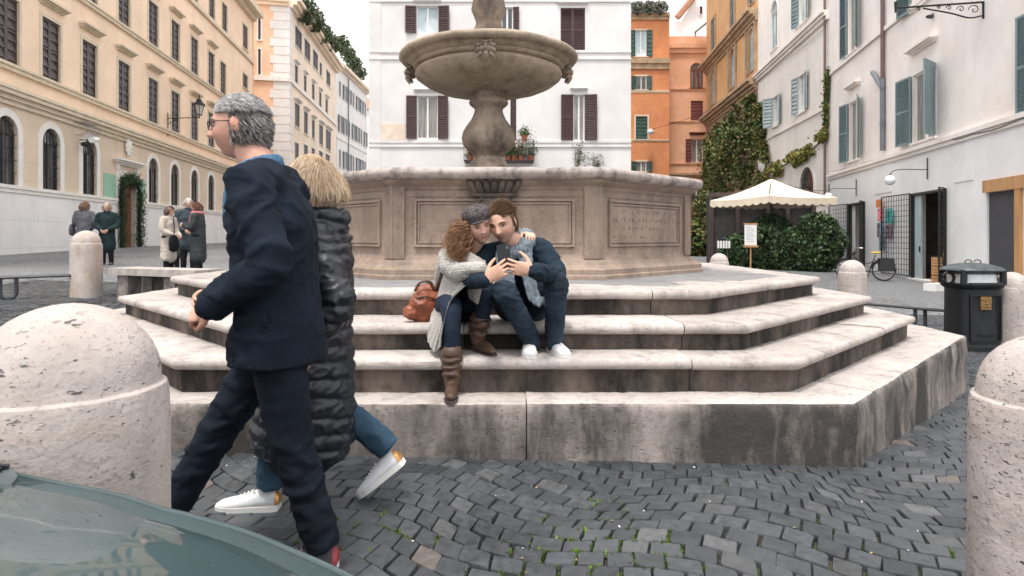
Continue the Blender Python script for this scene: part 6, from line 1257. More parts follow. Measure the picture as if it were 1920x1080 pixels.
# ---------- seated man
zs3, zs2, zs1 = STEPS[2][0], STEPS[1][0], STEPS[0][0]
def man_seated():
    P0 = empty('person', (.1, 4.2, zs3), 'man in navy jacket, grey scarf and jeans sitting on the fountain steps holding a phone', 'person')
    neck = V3((.055, 4.02, 1.20)); hc = V3((-.045, 3.90, 1.352)); MH = frame(hc, (-.30, -1, -.42), (-.26, -.25, 1), 1.10)
    b = MB(); skin = (.60, .36, .26)
    head(b, MH, skin, (.50, .22, .18), .42, (.06, .036, .022), lambda n: (n[2] > .62 and n[1] < .75) or (n[1] < .12 and n[2] > -.12) or (n[1] < -.3 and n[2] > -.55), (.06, .035, .02), 80, 56)
    b.col = (*skin, 1); b.tube([V3((.07, 4.08, 1.08)), neck, hc + V3((.03, .05, -.08)), hc + V3((.02, .03, 0))], [.07, .062, .056, .05], 12, 3)
    h = MB(); hand(h, (.138, 3.545, 1.066), (-.97, -.10, .16), (-.10, 1, .1), -1, [(12, 24, 15), (16, 28, 18), (20, 32, 20), (26, 36, 22)], (58, 20), 1.06, 7); hand(h, (-.132, 3.545, 1.015), (.78, -.12, .52), (.15, 1, .05), 1, [(14, 26, 18), (18, 30, 20), (22, 34, 20), (28, 36, 22)], (46, 20), 1.06, 6)
    V, F_ = fuse(h, .0034, 2); add_cloud(b, V, F_, (.58, .34, .245))
    b.col = (*skin, 1)
    for pts in ([(.2, 4.06, 1.18), (.265, 3.99, 1.10), (.30, 3.885, 1.025), (.24, 3.77, 1.035), (.144, 3.56, 1.064)], [(-.12, 4.0, 1.15), (-.21, 3.92, 1.06), (-.25, 3.83, 1.0), (-.20, 3.71, 1.005), (-.142, 3.56, 1.009)], [(.07, 4.1, 1.1), (.1, 4.22, .95), (.09, 4.22, .8)]): b.tube(pts, .02, 8, 3)
    b.build('body', M['skin'], P0, True, color=True)
    j = MB(); j.tube([(.09, 4.24, .76), (.10, 4.25, .86), (.10, 4.21, .96), (.085, 4.12, 1.08), (.06, 4.06, 1.16), (.05, 4.04, 1.2)], [(.165, .125), (.17, .13), (.17, .125), (.19, .12), (.14, .085), (.075, .06)], 20, 4, side=(1, 0, 0), round_=True)
    j.tube([(-.13, 4.01, 1.145), (.04, 4.06, 1.175), (.205, 4.06, 1.18)], [.078, .085, .08], 14, 3, round_=True)
    j.tube([(.205, 4.06, 1.18), (.265, 3.99, 1.10), (.30, 3.885, 1.025), (.24, 3.77, 1.035), (.144, 3.562, 1.064)], [.078, .072, .062, .056, .046], 14, 4, round_=True); j.tube([(-.13, 4.01, 1.14), (-.21, 3.92, 1.06), (-.25, 3.83, 1.0), (-.20, 3.71, 1.005), (-.142, 3.560, 1.009)], [.075, .068, .06, .055, .045], 14, 4, round_=True)
    cloth('jacket', j, M['navy'], P0, .008, 5, wrinkle(.009, 8, (1, 1, 1.8), 3))
    t_ = MB(); t_.tube([(.0, 4.22, .79), (.09, 4.24, .80), (.18, 4.22, .79)], [.105, .11, .105], 14, 3, round_=True)
    t_.tube([(.005, 4.2, .80), (-.015, 4.0, .87), (-.03, 3.80, .925), (.02, 3.79, .84), (.09, 3.87, .71), (.15, 3.935, .585)], [.098, .09, .075, .068, .064, .056], 16, 4, round_=True); t_.tube([(.185, 4.2, .80), (.245, 4.0, .90), (.29, 3.81, .985), (.29, 3.80, .90), (.288, 3.88, .75), (.287, 3.945, .585)], [.098, .09, .075, .069, .065, .056], 16, 4, round_=True)
    cloth('jeans', t_, M['denim'], P0, .008, 4, wrinkle(.008, 9, (1, 1, 1.6), 8))
    shoe(P0, (.125, 4.03, zs2), (.0, -1), 0, .99, M['white_leather'], M['white_rubber'], None); shoe(P0, (.275, 4.035, zs2), (.28, -1), 0, .99, M['white_leather'], M['white_rubber'], None)
    for s_ in (-1, 1): mb = MB(); mb.ball((.20 + s_ * .012, 3.705 + s_ * -.008, 1.032), (.008, .006, .008)); mb.build('cuff_button', M['white_rubber'], P0, True)
    sc_ = MB(); N_ = 16                                 # scarf: a fat loop and two hanging ends
    sc_.tube([(.04 + .10 * cos(a) , 4.005 + .082 * sin(a), 1.215 + .05 * sin(a) + .035 * cos(a)) for a in [2 * pi * k / N_ for k in range(N_ + 1)]], [(.045, .034)] * (N_ + 1), 12, 2, side=(0, 0, 1)); sc_.tube([(.10, 3.96, 1.24), (.105, 3.93, 1.14), (.125, 3.90, 1.02), (.15, 3.87, .90), (.20, 3.85, .85), (.25, 3.86, .87)], [(.045, .024)] * 4 + [(.04, .022), (.03, .02)], 12, 4, side=(1, .2, 0), round_=True); sc_.tube([(-.04, 3.94, 1.20), (-.04, 3.89, 1.12), (-.02, 3.86, 1.0), (.0, 3.85, .90)], [(.042, .022), (.05, .02), (.055, .02), (.055, .018)], 12, 4, side=(1, 0, 0), round_=True)
    cloth('scarf', sc_, M['scarf'], P0, .006, 3, lambda v, q: .005 * sin(v.x * 260 + 60 * v.z) * .6 + .004 * noise.noise(v * 40))
    hr = MB(); HCol = [(.10, .055, .03), (.16, .09, .045), (.24, .15, .08), (.07, .04, .022)]
    strands(hr, MH, 3200, lambda n: n[2] > .42 and n[1] < .80 - .1 * n[2], lambda n, r: (-.55 + .2 * n[0] + r.gauss(0, .1), -.75 + r.gauss(0, .1), .05 + (.25 if n[1] > .35 else 0)), lambda n, r: (.058 if n[1] > .0 else .04) * r.uniform(.6, 1.1), HCol, 1, 6, .0021, .34, .12); strands(hr, MH, 1900, lambda n: (n[1] < .30 and -.15 < n[2] < .55) or (n[1] < -.3 and -.55 < n[2] < .3), lambda n, r: (0, -.6, -.8), lambda n, r: .032 * r.uniform(.6, 1.2), HCol, 2, 4, .0022, .16)
    hr.build('hair', M['hair'], P0, color=True)
M['navy'] = fabric('navy_wool', (.014, .024, .038)); M['denim'] = fabric('denim', (.024, .037, .054), .85, 300, .3, .5, 5); M['white_leather'] = plain('white_leather', (.74, .75, .77), .5, .05, 20, .15, 60); M['white_rubber'] = plain('white_rubber', (.70, .69, .67), .6, .06, 20, .05); M['scarf'] = fabric('scarf_grey_blue', (.165, .195, .225), .95, 180, .5, .3, 40)
man_seated()
ph = MB(); ph.M = frame((-.03, 3.578, 1.142), (.08, -1, .12), (-.05, .12, 1)); ph.box((-.037, -.004, -.075), (.037, .004, .075)); M['phone'] = plain('phone_black', (.006, .008, .008), .45, .1, 10, 0); pho = ph.build('phone', M['phone'], None); tag(pho, 'black phone held up between the seated couple', 'phone'); ph2 = MB(); ph2.M = ph.M; ph2.box((-.028, .004, .05), (-.012, .006, .066)); ph2.build('phone_camera', M['carglass'], pho)
# ---------- seated woman
def woman_seated():
    P0 = empty('person', (-.36, 4.2, zs3), 'woman in light grey cardigan, tweed cap and brown boots leaning on the seated man', 'person')
    hc = V3((-.192, 3.885, 1.335)); MH = frame(hc, (.34, -1, -.26), (-.22, -.1, 1), 1.0); b = MB(); skin = (.64, .38, .29)
    head(b, MH, skin, (.58, .16, .15), 0, (.16, .05, .015), lambda n: n[2] > .5 or (n[1] < .3 and n[2] > -.3), (.10, .05, .03), 80, 56)
    b.col = (*skin, 1); b.tube([(-.27, 4.06, 1.10), (-.235, 3.98, 1.19), hc + V3((.0, .03, -.07)), hc], [.06, .05, .047, .04], 12, 3)
    h = MB(); hand(h, (.115, 4.055, 1.285), (.22, -.95, -.05), (-.1, -.1, -1), -1, [(20, 35, 25), (22, 38, 28), (25, 40, 28), (28, 42, 30)], (38, 25), .92); V, F_ = fuse(h, .0034, 2); add_cloud(b, V, F_, (.62, .38, .29)); b.col = (*skin, 1)
    for pts in ([(-.1, 4.1, 1.16), (.03, 4.16, 1.2), (.115, 4.055, 1.285)], [(-.4, 4.02, 1.13), (-.31, 3.8, 1.05), (-.19, 3.68, 1.09)], [(-.27, 4.06, 1.1), (-.34, 4.2, .95), (-.36, 4.22, .8)]): b.tube(pts, .022, 8, 3)
    b.build('body', M['skin'], P0, True, color=True)
    t_ = MB(); t_.tube([(-.43, 4.22, .79), (-.36, 4.23, .80), (-.28, 4.22, .79)], .10, 14, 3, round_=True)
    t_.tube([(-.43, 4.2, .79), (-.395, 3.98, .82), (-.36, 3.79, .825), (-.352, 3.74, .74), (-.35, 3.735, .6), (-.35, 3.735, .5)], [.09, .08, .068, .058, .052, .048], 14, 4, round_=True); t_.tube([(-.28, 4.2, .79), (-.2, 4.02, .88), (-.15, 3.88, .93), (-.155, 3.89, .85), (-.185, 3.95, .72)], [.088, .078, .064, .058, .052], 14, 4, round_=True)
    cloth('trousers', t_, M['dark_denim'], P0, .008, 4, wrinkle(.005, 11, (1, 1, 1.5), 4))
    for (kn, an, heel, td) in (((-.35, 3.735, .56), (-.35, 3.738, .42), (-.352, 3.775, zs1), (.06, -1)), ((-.185, 3.945, .74), (-.205, 3.985, .62), (-.215, 4.02, zs2), (.5, -.85))):
        m_ = MB(); kn = V3(kn); an = V3(an); hl = V3(heel); d_ = V3((*td, 0)).normalized(); m_.tube([kn, kn.lerp(an, .5), an, V3((hl.x, hl.y, hl.z + .06)) + d_ * .035], [.068, .06, .056, .045], 14, 3, round_=True); m_.tube([hl + d_ * .028 + V3((0, 0, .042)), hl + d_ * .09 + V3((0, 0, .045)), hl + d_ * .16 + V3((0, 0, .036)), hl + d_ * .215 + V3((0, 0, .03))], [(.032, .04), (.037, .042), (.040, .033), (.026, .024)], 12, 3, side=d_.cross(V3((0, 0, 1))), round_=True)
        zk = hl.z; bo = cloth('boot', m_, M['boot'], P0, .006, 3, lambda v, q: (.007 * sin((v.z - zk) * 120 + 3 * noise.noise(v * 14)) if .1 < v.z - zk < .24 else .0015 * noise.noise(v * 30)))
        m_ = MB(); m_.M = Matrix.Translation(hl) @ Matrix.Rotation(math.atan2(d_.y, d_.x) - pi / 2, 4, 'Z'); m_.prism([(.03, -.008), (.037, .05), (.03, .1), (.042, .16), (.036, .21), (.018, .243), (-.018, .243), (-.036, .21), (-.042, .16), (-.03, .1), (-.037, .05), (-.03, -.008)], .001, .012); m_.box((-.03, -.008, .0125), (.03, .05, .03)); m_.build('boot_sole', M['shut_dark'], bo)
    k = MB()                                            # dark top under the cardigan
    k.tube([(-.36, 4.24, .76), (-.35, 4.23, .88), (-.31, 4.15, 1.02), (-.26, 4.05, 1.12)], [(.14, .11), (.14, .11), (.15, .10), (.09, .07)], 16, 4, side=(1, 0, 0), round_=True); cloth('dark_top', k, M['blacktop'], P0, .01, 4, wrinkle(.006))
    g_ = MB()                                           # cardigan: back, shoulders, both sleeves
    g_.tube([(-.385, 4.29, .80), (-.38, 4.28, .9), (-.35, 4.21, 1.02), (-.3, 4.12, 1.11), (-.26, 4.06, 1.155)], [(.13, .07), (.14, .08), (.16, .09), (.14, .08), (.08, .06)], 16, 4, side=(1, 0, 0), round_=True); g_.tube([(-.39, 4.03, 1.125), (-.26, 4.08, 1.15), (-.1, 4.11, 1.155)], .075, 12, 3, round_=True)
    g_.tube([(-.39, 4.03, 1.125), (-.37, 3.92, 1.08), (-.315, 3.81, 1.045), (-.25, 3.73, 1.06), (-.165, 3.65, 1.075)], [.082, .076, .06, .05, .038], 14, 4, round_=True); g_.tube([(-.1, 4.11, 1.15), (.0, 4.17, 1.185), (.06, 4.15, 1.23), (.105, 4.075, 1.275)], [.07, .062, .055, .048], 12, 4, round_=True)
    cloth('cardigan', g_, M['knit'], P0, .008, 4, wrinkle(.008, 9, (1, 1, 1.2), 6))
    rows_ = [[(838, 462, 4.15), (850, 463, 4.02), (868, 468, 3.90), (888, 477, 3.78), (909, 489, 3.66)], [(828, 490, 4.22), (842, 492, 4.0), (862, 503, 3.84), (885, 504, 3.735), (909, 500, 3.655)], [(822, 530, 4.22), (835, 532, 3.98), (852, 538, 3.84), (870, 532, 3.76), (892, 522, 3.72)], [(812, 570, 4.2), (824, 574, 3.97), (832, 578, 3.84), (839, 573, 3.75), (848, 556, 3.70)], [(806, 602, 4.02), (813, 612, 3.93), (818, 620, 3.83), (823, 624, 3.75), (829, 618, 3.69)], [(800, 630, 3.975), (803, 642, 3.93), (808, 652, 3.85), (815, 660, 3.78), (826, 650, 3.71)]]
    G = [[at(*p) for p in r_] for r_ in rows_]; cols_ = [catmull(r_, 7) for r_ in G]; nC = len(cols_[0]); fin = [catmull([c_[i] for c_ in cols_], 7) for i in range(nC)]; sh_ = MB()
    fr = [[fin[i][j] + V3((0, -.012 * sin(i * .9 + .25 * j) * min(1, j / 14), .006 * noise.noise(V3((i * .4, j * .4, 0))))) for i in range(nC)] for j in range(len(fin[0]))]; bk = [[p + V3((.004, .014, 0)) for p in r_] for r_ in fr]
    sh_.loft(fr, cap=False, closed=False); sh_.loft(bk, cap=False, closed=False); sh_.loft([[r_[0] for r_ in fr], [r_[0] for r_ in bk]], cap=False, closed=False); sh_.loft([[r_[-1] for r_ in fr], [r_[-1] for r_ in bk]], cap=False, closed=False); sh_.loft([fr[-1], bk[-1]], cap=False, closed=False)
    sh_.build('cardigan_drape', M['knit'], P0, True)
    sh_ = MB(); rows_ = [[(880, 522, 3.82), (905, 530, 3.76)], [(876, 545, 3.84), (903, 545, 3.78)], [(880, 560, 3.86), (899, 562, 3.80)], [(893, 570, 3.86), (897, 570, 3.82)]]; fr = [catmull([at(*a), (at(*a) + at(*b_)) / 2 + V3((0, -.02, 0)), at(*b_)], 5) for a, b_ in rows_]; sh_.loft(fr, cap=False, closed=False); sh_.loft([[p + V3((0, .012, 0)) for p in r_] for r_ in fr], cap=False, closed=False); sh_.build('cardigan_flap', M['knit'], P0, True)
    hr = MB(); HC_ = [(.26, .13, .06), (.19, .085, .038), (.38, .23, .12), (.13, .06, .028)]
    strands(hr, MH, 2400, lambda n: n[1] < .42 and -.45 < n[2] < .5 and n[0] > -.3, lambda n, r: (.35 + .4 * n[0] + r.gauss(0, .3), -.1 + r.gauss(0, .35), -.55 + r.gauss(0, .25)), lambda n, r: r.uniform(.14, .27), HC_, 5, 24, .0019, .5, .6, .014, 80); hr.build('hair', M['hair'], P0, color=True)
    cp = MB(); cm = MH @ Matrix.Rotation(R(14), 4, 'X'); cp.M = cm; rings = []
    for z, rx, ry in ((.018, .083, .104), (.03, .086, .108), (.055, .096, .118), (.085, .094, .114), (.110, .078, .094), (.128, .045, .055), (.133, .01, .012)): rings.append([((rx + .004 * sin(8 * a)) * cos(a), ry * sin(a) - .006, z + .005 * sin(3 * a + 1)) for a in [2 * pi * k_ / 40 for k_ in range(40)]])
    cp.loft(rings); cap_ = cp.build('cap', M['tweed'], P0, True); cp = MB(); cp.M = cm; cp.loft([[(.07 * sin(a) * 1.05, .082 + (.024 + .022 * k_) * cos(a) + 0 * k_, .030 - .008 * k_ * cos(a) - .006 * abs(sin(a))) for a in [pi * (q / 14 - .5) for q in range(15)]] for k_ in (0, 1)], cap=False, closed=False); cp.build('brim', M['tweed'], cap_, True); cp = MB(); cp.M = cm; cp.ball((0, -.006, .135), (.01, .01, .006)); cp.build('cap_button', M['tweed'], cap_, True)
M['dark_denim'] = fabric('dark_denim', (.016, .024, .042), .85, 300, .3, .4, 6); M['boot'] = plain('boot_leather', (.085, .05, .033), .45, .35, 10, .3, 70); M['blacktop'] = fabric('black_knit', (.012, .013, .016)); M['tweed'] = fabric('cap_tweed', (.075, .064, .066), .95, 90, .8, .6, 60)
t = NT('knit_grey'); f_ = t.noise(120, 3, .7); wv = t.n('TexWave', wave_type='BANDS', bands_direction='Z'); t.l(t.pos, wv.inputs['Vector']); wv.inputs['Scale'].default_value = 34; wv.inputs['Distortion'].default_value = 3; M['knit'] = t.out(t.mix(t.ramp(f_, .35, .65), (.28, .265, .25), (.52, .50, .47)), .95, t.bump(wv.outputs[1], .5, .006, t.bump(f_, .6, .005)), Specular_IOR_Level=.1)
woman_seated()
# handbag beside her on the step
bg_ = empty('handbag', (-.55, 4.2, zs3), 'tan brown leather handbag resting on the step beside the seated woman', 'handbag'); M['bagleather'] = plain('bag_leather', (.24, .068, .032), .42, .3, 9, .35, 45); mb = MB()
mb.tube([(-.565, 4.17, .735), (-.555, 4.17, .80), (-.56, 4.17, .87), (-.565, 4.17, .915)], [(.095, .06), (.125, .085), (.105, .065), (.06, .03)], 18, 5, side=(.92, .38, 0), round_=True); mb.tube([(-.66, 4.13, .76), (-.57, 4.17, .75), (-.47, 4.21, .76)], .052, 12, 3, round_=True); bgb = cloth('bag_body', mb, M['bagleather'], bg_, .007, 3, wrinkle(.010, 11, (1, 1, 1), 12))
for o_ in (-.03, .03): mb = MB(); mb.tube([(-.63, 4.12 + o_, .90), (-.60, 4.13 + o_, .955), (-.54, 4.15 + o_, .96), (-.50, 4.17 + o_, .90)], .008, 7, 4); mb.build('handle', M['boot'], bg_, True)
mb = MB(); mb.tube([(-.49, 4.17, .89), (-.455, 4.12, .99), (-.42, 4.06, 1.10), (-.385, 4.0, 1.21), (-.33, 4.05, 1.235)], [(.018, .004)] * 5, 8, 4); mb.build('shoulder_strap', M['boot'], bg_, True)
mb = MB(); mb.tube([(-.645, 4.11, .84), (-.56, 4.085, .87), (-.48, 4.125, .84)], .005, 6, 4); mb.build('zip_seam', M['boot'], bgb, True)
# ---------- man walking past
def walk_man():
    gx = lambda x, y: gz(x, y); y0 = 2.33
    P0 = empty('person', (-.9, y0, gx(-.9, y0)), 'grey haired man in dark navy coat and glasses walking past to the left', 'person'); hc = at(450, 238, y0); MH = frame(hc, (-1, -.12, -.10), (-.12, 0, 1), 1.04); skin = (.56, .31, .23); b = MB()
    head(b, MH, skin, (.45, .2, .17), .12, (.16, .15, .15), lambda n: (n[2] > .55 and n[1] < .70) or (n[1] < .15 and n[2] > -.1) or (n[1] < -.3 and n[2] > -.5), (.2, .19, .18), 72, 50)
    nk = at(488, 318, y0); b.col = (*skin, 1); b.tube([nk + V3((.01, 0, -.1)), nk, hc + V3((.03, 0, -.07)), hc + V3((.02, 0, 0))], [.07, .064, .058, .05], 12, 3)
    sN, sF = V3((-.905, y0 - .19, 1.44)), V3((-.905, y0 + .19, 1.44)); eN, wN = V3((-.80, y0 - .27, 1.17)), V3((-1.02, y0 - .20, 1.03)); eF, wF = V3((-.98, y0 + .25, 1.17)), V3((-1.13, y0 + .12, 1.05))
    h = MB(); hand(h, wN, (-.85, .25, -.35), (.2, .7, -.6), 1, [(40, 60, 40)] * 4, (35, 35), 1.05); hand(h, wF, (-.9, -.2, -.3), (.2, -.7, -.6), -1, [(40, 60, 40)] * 4, (35, 35), 1.05); V, F_ = fuse(h, .004, 2); add_cloud(b, V, F_, skin); b.col = (*skin, 1)
    for pts in ([sN, eN, wN], [sF, eF, wF], [nk, (-.89, y0, 1.2), (-.87, y0, .95)]): b.tube(pts, .03, 8, 3)
    b.build('body', M['skin'], P0, True, color=True)
    gr = gx(-.72, y0 - .05); gf = gx(-1.35, y0 + .1); hipR, hipF = V3((-.86, y0 - .09, .93)), V3((-.88, y0 + .09, .93)); kR, aR = V3((-.79, y0 - .08, .50)), V3((-.68, y0 - .07, gr + .085)); kF, aF = V3((-1.13, y0 + .09, .52)), V3((-1.33, y0 + .09, gf + .13))
    t_ = MB(); t_.tube([(-.87, y0 - .1, .95), (-.87, y0, .96), (-.87, y0 + .1, .95)], .115, 14, 3, round_=True); t_.tube([hipR, hipR.lerp(kR, .5), kR, kR.lerp(aR, .55), aR], [.105, .092, .078, .068, .064], 16, 4); t_.tube([hipF, hipF.lerp(kF, .5), kF, kF.lerp(aF, .55), aF], [.105, .09, .075, .068, .064], 16, 4)
    cloth('trousers', t_, M['night_denim'], P0, .011, 4, wrinkle(.011, 8, (1, 1, 1.4), 2))
    j = MB(); j.tube([(-.875, y0, .80), (-.87, y0, .92), (-.875, y0, 1.06), (-.885, y0, 1.2), (-.90, y0, 1.34), (-.915, y0, 1.45), (-.925, y0, 1.51)], [(.235, .17), (.22, .155), (.205, .145), (.215, .15), (.215, .145), (.16, .10), (.085, .08)], 22, 4, side=(0, 1, 0)); j.tube([sN, (-.905, y0, 1.46), sF], [.085, .09, .085], 14, 3, round_=True)
    for s_, e_, w_ in ((sN, eN, wN), (sF, eF, wF)): j.tube([s_, s_.lerp(e_, .5), e_, e_.lerp(w_, .5), w_ + (w_ - e_) * .06], [.085, .078, .068, .062, .056], 14, 4, round_=True)
    cloth('coat', j, M['navy_coat'], P0, .010, 5, wrinkle(.013, 6, (1, 1, 1.5), 5))
    d_ = MB()                                           # turned collar, lapel, pocket flap, cuff and back seam of the coat
    d_.tube([nk + V3((.0 + .098 * cos(a), .098 * sin(a), -.05 + .035 * cos(a))) for a in [2 * pi * k / 14 for k in range(15)]], [(.034, .014)] * 15, 10, 2, side=(0, 0, 1)); V, F_ = fuse(d_, .007, 2, wrinkle(.003, 20)); mesh_obj('collar', V, F_, M['navy_coat'], P0, True)
    for y_ in (-1, 1): d_ = MB(); d_.tube([(-.84, y0 + y_ * .212, .975), (-.955, y0 + y_ * .185, .965)], [(.028, .008)] * 2, 10, side=(0, 0, 1), round_=True); d_.build('pocket_flap', M['navy_coat'], P0, True)
    for w_, e_ in ((wN, eN), (wF, eF)): d_ = MB(); u_ = (w_ - e_).normalized(); d_.tube([w_ - u_ * .05, w_ + u_ * .012], [.060, .061], 16); d_.build('cuff', M['navy_coat'], P0, True, auto=40)
    c_ = MB(); N_ = 14; c_.tube([nk + V3((-.012 + .078 * cos(a), .075 * sin(a), -.012 + .03 * cos(a))) for a in [2 * pi * k / N_ for k in range(N_ + 1)]], [(.042, .022)] * (N_ + 1), 10, 2, side=(0, 0, 1)); c_.tube([nk + V3((-.085, -.03, -.02)), nk + V3((-.10, -.04, -.1)), nk + V3((-.10, -.05, -.2))], [(.03, .018)] * 3, 10, 3, side=(0, 1, 0)); cloth('blue_collar', c_, M['blue_scarf'], P0, .007, 3, wrinkle(.004, 20))
    shoe(P0, (-.635, y0 - .07, gr), (-1, -.06), 0, 1.03, M['grey_suede'], M['white_rubber'], M['red_rubber'], M['grey_suede']); shoe(P0, (-1.305, y0 + .09, gf + .015), (-1, 0), R(14), 1.03, M['grey_suede'], M['white_rubber'], M['red_rubber'], M['grey_suede'])
    hr = MB(); HG = [(.32, .31, .31), (.45, .44, .44), (.22, .21, .21)]; HD = [(.10, .085, .075), (.06, .05, .045), (.16, .14, .13)]
    strands(hr, MH, 3600, lambda n: n[2] > .40 and n[1] < .72, lambda n, r: (n[0] * .5 + r.gauss(0, .2), -.9, .0), lambda n, r: .034 * r.uniform(.5, 1.2), HG, 11, 5, .0022, .42, .35); strands(hr, MH, 2400, lambda n: n[1] < .18 and -.5 < n[2] < .5, lambda n, r: (0, -.5, -.9), lambda n, r: .026 * r.uniform(.5, 1.2), HG[:1] + HD, 12, 4, .0022, .22); hr.build('hair', M['hair'], P0, color=True)
    gl_ = MB(); gl_.M = MH
    for s_ in (-1, 1): gl_.tube([(s_ * .033 + .021 * cos(a), .097 - .004 * abs(cos(a)), .006 + .016 * sin(a)) for a in [2 * pi * k / 16 for k in range(17)]], .0018, 5); gl_.tube([(s_ * .054, .094, .010), (s_ * .074, .06, .012), (s_ * .079, -.002, .008)], .0018, 5)
    gl_.tube([(-.013, .10, .01), (0, .108, .013), (.013, .10, .01)], .0018, 5, 2); gl_.build('glasses', M['iron'], P0)
M['night_denim'] = fabric('night_denim', (.0085, .012, .02), .85, 260, .3, .4, 6); M['navy_coat'] = fabric('navy_coat', (.008, .0125, .021)); M['blue_scarf'] = fabric('blue_collar_cloth', (.065, .13, .21), .9, 120, .4, .2, 30); M['grey_suede'] = fabric('grey_suede', (.075, .07, .078), .9, 160, .3); M['red_rubber'] = plain('red_heel', (.22, .035, .045), .6, .15, 20, .1)
walk_man()
# ---------- woman walking beside him, farther from the camera
def walk_woman():
    y0 = 2.86; P0 = empty('person', (-.95, y0, gz(-.95, y0)), 'blonde woman in long dark quilted coat and jeans walking beside the grey haired man', 'person'); hc = at(582, 338, y0); MH = frame(hc, (-1, .1, -.08), (-.1, 0, 1), .98); skin = (.62, .40, .32); b = MB()
    head(b, MH, skin, (.5, .2, .18), 0, (.45, .33, .2), lambda n: n[2] > .5 or (n[1] < .3 and n[2] > -.5), (.2, .14, .08), 56, 40)
    nk = at(606, 405, y0); b.col = (*skin, 1); b.tube([nk + V3((0, 0, -.08)), nk, hc + V3((.02, 0, -.07)), hc], [.06, .052, .05, .045], 12, 3)
    sN, sF = V3((-.865, y0 - .165, 1.24)), V3((-.865, y0 + .165, 1.24)); eN, wN = V3((-.74, y0 - .23, .99)), V3((-.86, y0 - .24, .80)); eF, wF = V3((-.90, y0 + .22, .98)), V3((-1.06, y0 + .16, .84))
    h = MB(); hand(h, wN, (-.5, 0, -.85), (.3, .9, 0), 1, [(30, 45, 30)] * 4, (30, 30), .92); hand(h, wF, (-.7, 0, -.7), (.3, -.9, 0), -1, [(30, 45, 30)] * 4, (30, 30), .92); V, F_ = fuse(h, .004, 2); add_cloud(b, V, F_, skin); b.col = (*skin, 1)
    for pts in ([sN, eN, wN], [sF, eF, wF], [nk, (-.88, y0, 1.05), (-.9, y0, .85)]): b.tube(pts, .026, 8, 3)
    b.build('body', M['skin'], P0, True, color=True)
    gF = gz(-1.1, y0 - .06); gR = gz(-.62, y0 + .08); kF, aF = V3((-1.04, y0 - .07, .47)), V3((-1.085, y0 - .07, gF + .10)); kR, aR = V3((-.82, y0 + .08, .46)), V3((-.575, y0 + .08, gR + .24)); t_ = MB(); t_.tube([(-.90, y0 - .08, .84), (-.90, y0 + .08, .84)], .12, 14, 0, round_=True)
    for hp, k, a in ((V3((-.91, y0 - .08, .84)), kF, aF), (V3((-.89, y0 + .08, .84)), kR, aR)): t_.tube([hp, hp.lerp(k, .5), k, k.lerp(a, .55), a], [.1, .09, .075, .066, .064], 14, 4)
    cloth('jeans', t_, M['blue_jeans'], P0, .011, 4, wrinkle(.007, 9, (1, 1, 1.6), 9))
    c_ = MB(); c_.tube([(-.955, y0, .36), (-.945, y0, .52), (-.925, y0, .70), (-.905, y0, .88), (-.89, y0, 1.03), (-.875, y0, 1.16), (-.865, y0, 1.26), (-.865, y0, 1.33)], [(.20, .235), (.215, .22), (.215, .195), (.20, .165), (.195, .15), (.19, .14), (.15, .11), (.085, .085)], 24, 4, side=(0, 1, 0), round_=True); c_.tube([sN, (-.865, y0, 1.26), sF], .085, 14, 3, round_=True)
    for s_, e_, w_ in ((sN, eN, wN), (sF, eF, wF)): c_.tube([s_, s_.lerp(e_, .5), e_, e_.lerp(w_, .5), w_ + (w_ - e_) * .05], [.088, .085, .078, .072, .06], 14, 4, round_=True)
    c_.tube([nk + V3((.01 + .085 * cos(a), .08 * sin(a), -.02)) for a in [2 * pi * k / 14 for k in range(15)]], [(.05, .025)] * 15, 10, 2, side=(0, 0, 1))
    def puff(v, q): ph_ = (v.z + .16 * (v.x + .9) + .03 * noise.noise(v * 3.5)) / (.078 + .012 * noise.noise(V3((0, 0, v.z * 4)))); sm_ = abs(noise.noise(V3((v.x * 16, v.y * 16, v.z * 26)))); return .017 * (abs(sin(pi * ph_)) ** .55 - .6) + .009 * (max(0, 1 - sm_ * 3) - .35)
    cloth('quilted_coat', c_, M['puffer'], P0, .009, 4, puff)
    shoe(P0, (-1.045, y0 - .07, gF), (-1, -.05), 0, .97, M['white_leather'], M['white_rubber'], M['gold']); shoe(P0, (-.50, y0 + .08, gR + .17), (-1, 0), R(-38), .95, M['white_leather'], M['white_rubber'], M['gold'])
    hr = MB(); HB = [(.44, .31, .19), (.54, .42, .29), (.32, .21, .12), (.48, .38, .29)]; strands(hr, MH, 9000, lambda n: n[2] > .35 and n[1] < .68 or (n[1] < .3 and n[2] > -.4), lambda n, r: (n[0] * .8 + r.gauss(0, .25), -.4 + r.gauss(0, .25), -.55), lambda n, r: r.uniform(.07, .16) * (1 if n[2] > 0 else .7), HB, 21, 7, .0015, .38, .5, .006, 45); hr.build('hair', M['hair'], P0, color=True)
M['puffer'] = plain('puffer_nylon', (.010, .013, .019), .42, .25, 8, .25, 50, spec=.5); M['blue_jeans'] = fabric('blue_jeans', (.03, .062, .095), .85, 260, .3, .35, 6); M['gold'] = plain('gold_heel', (.50, .27, .09), .35, .2, 20, .1, metal=.5)
walk_woman()
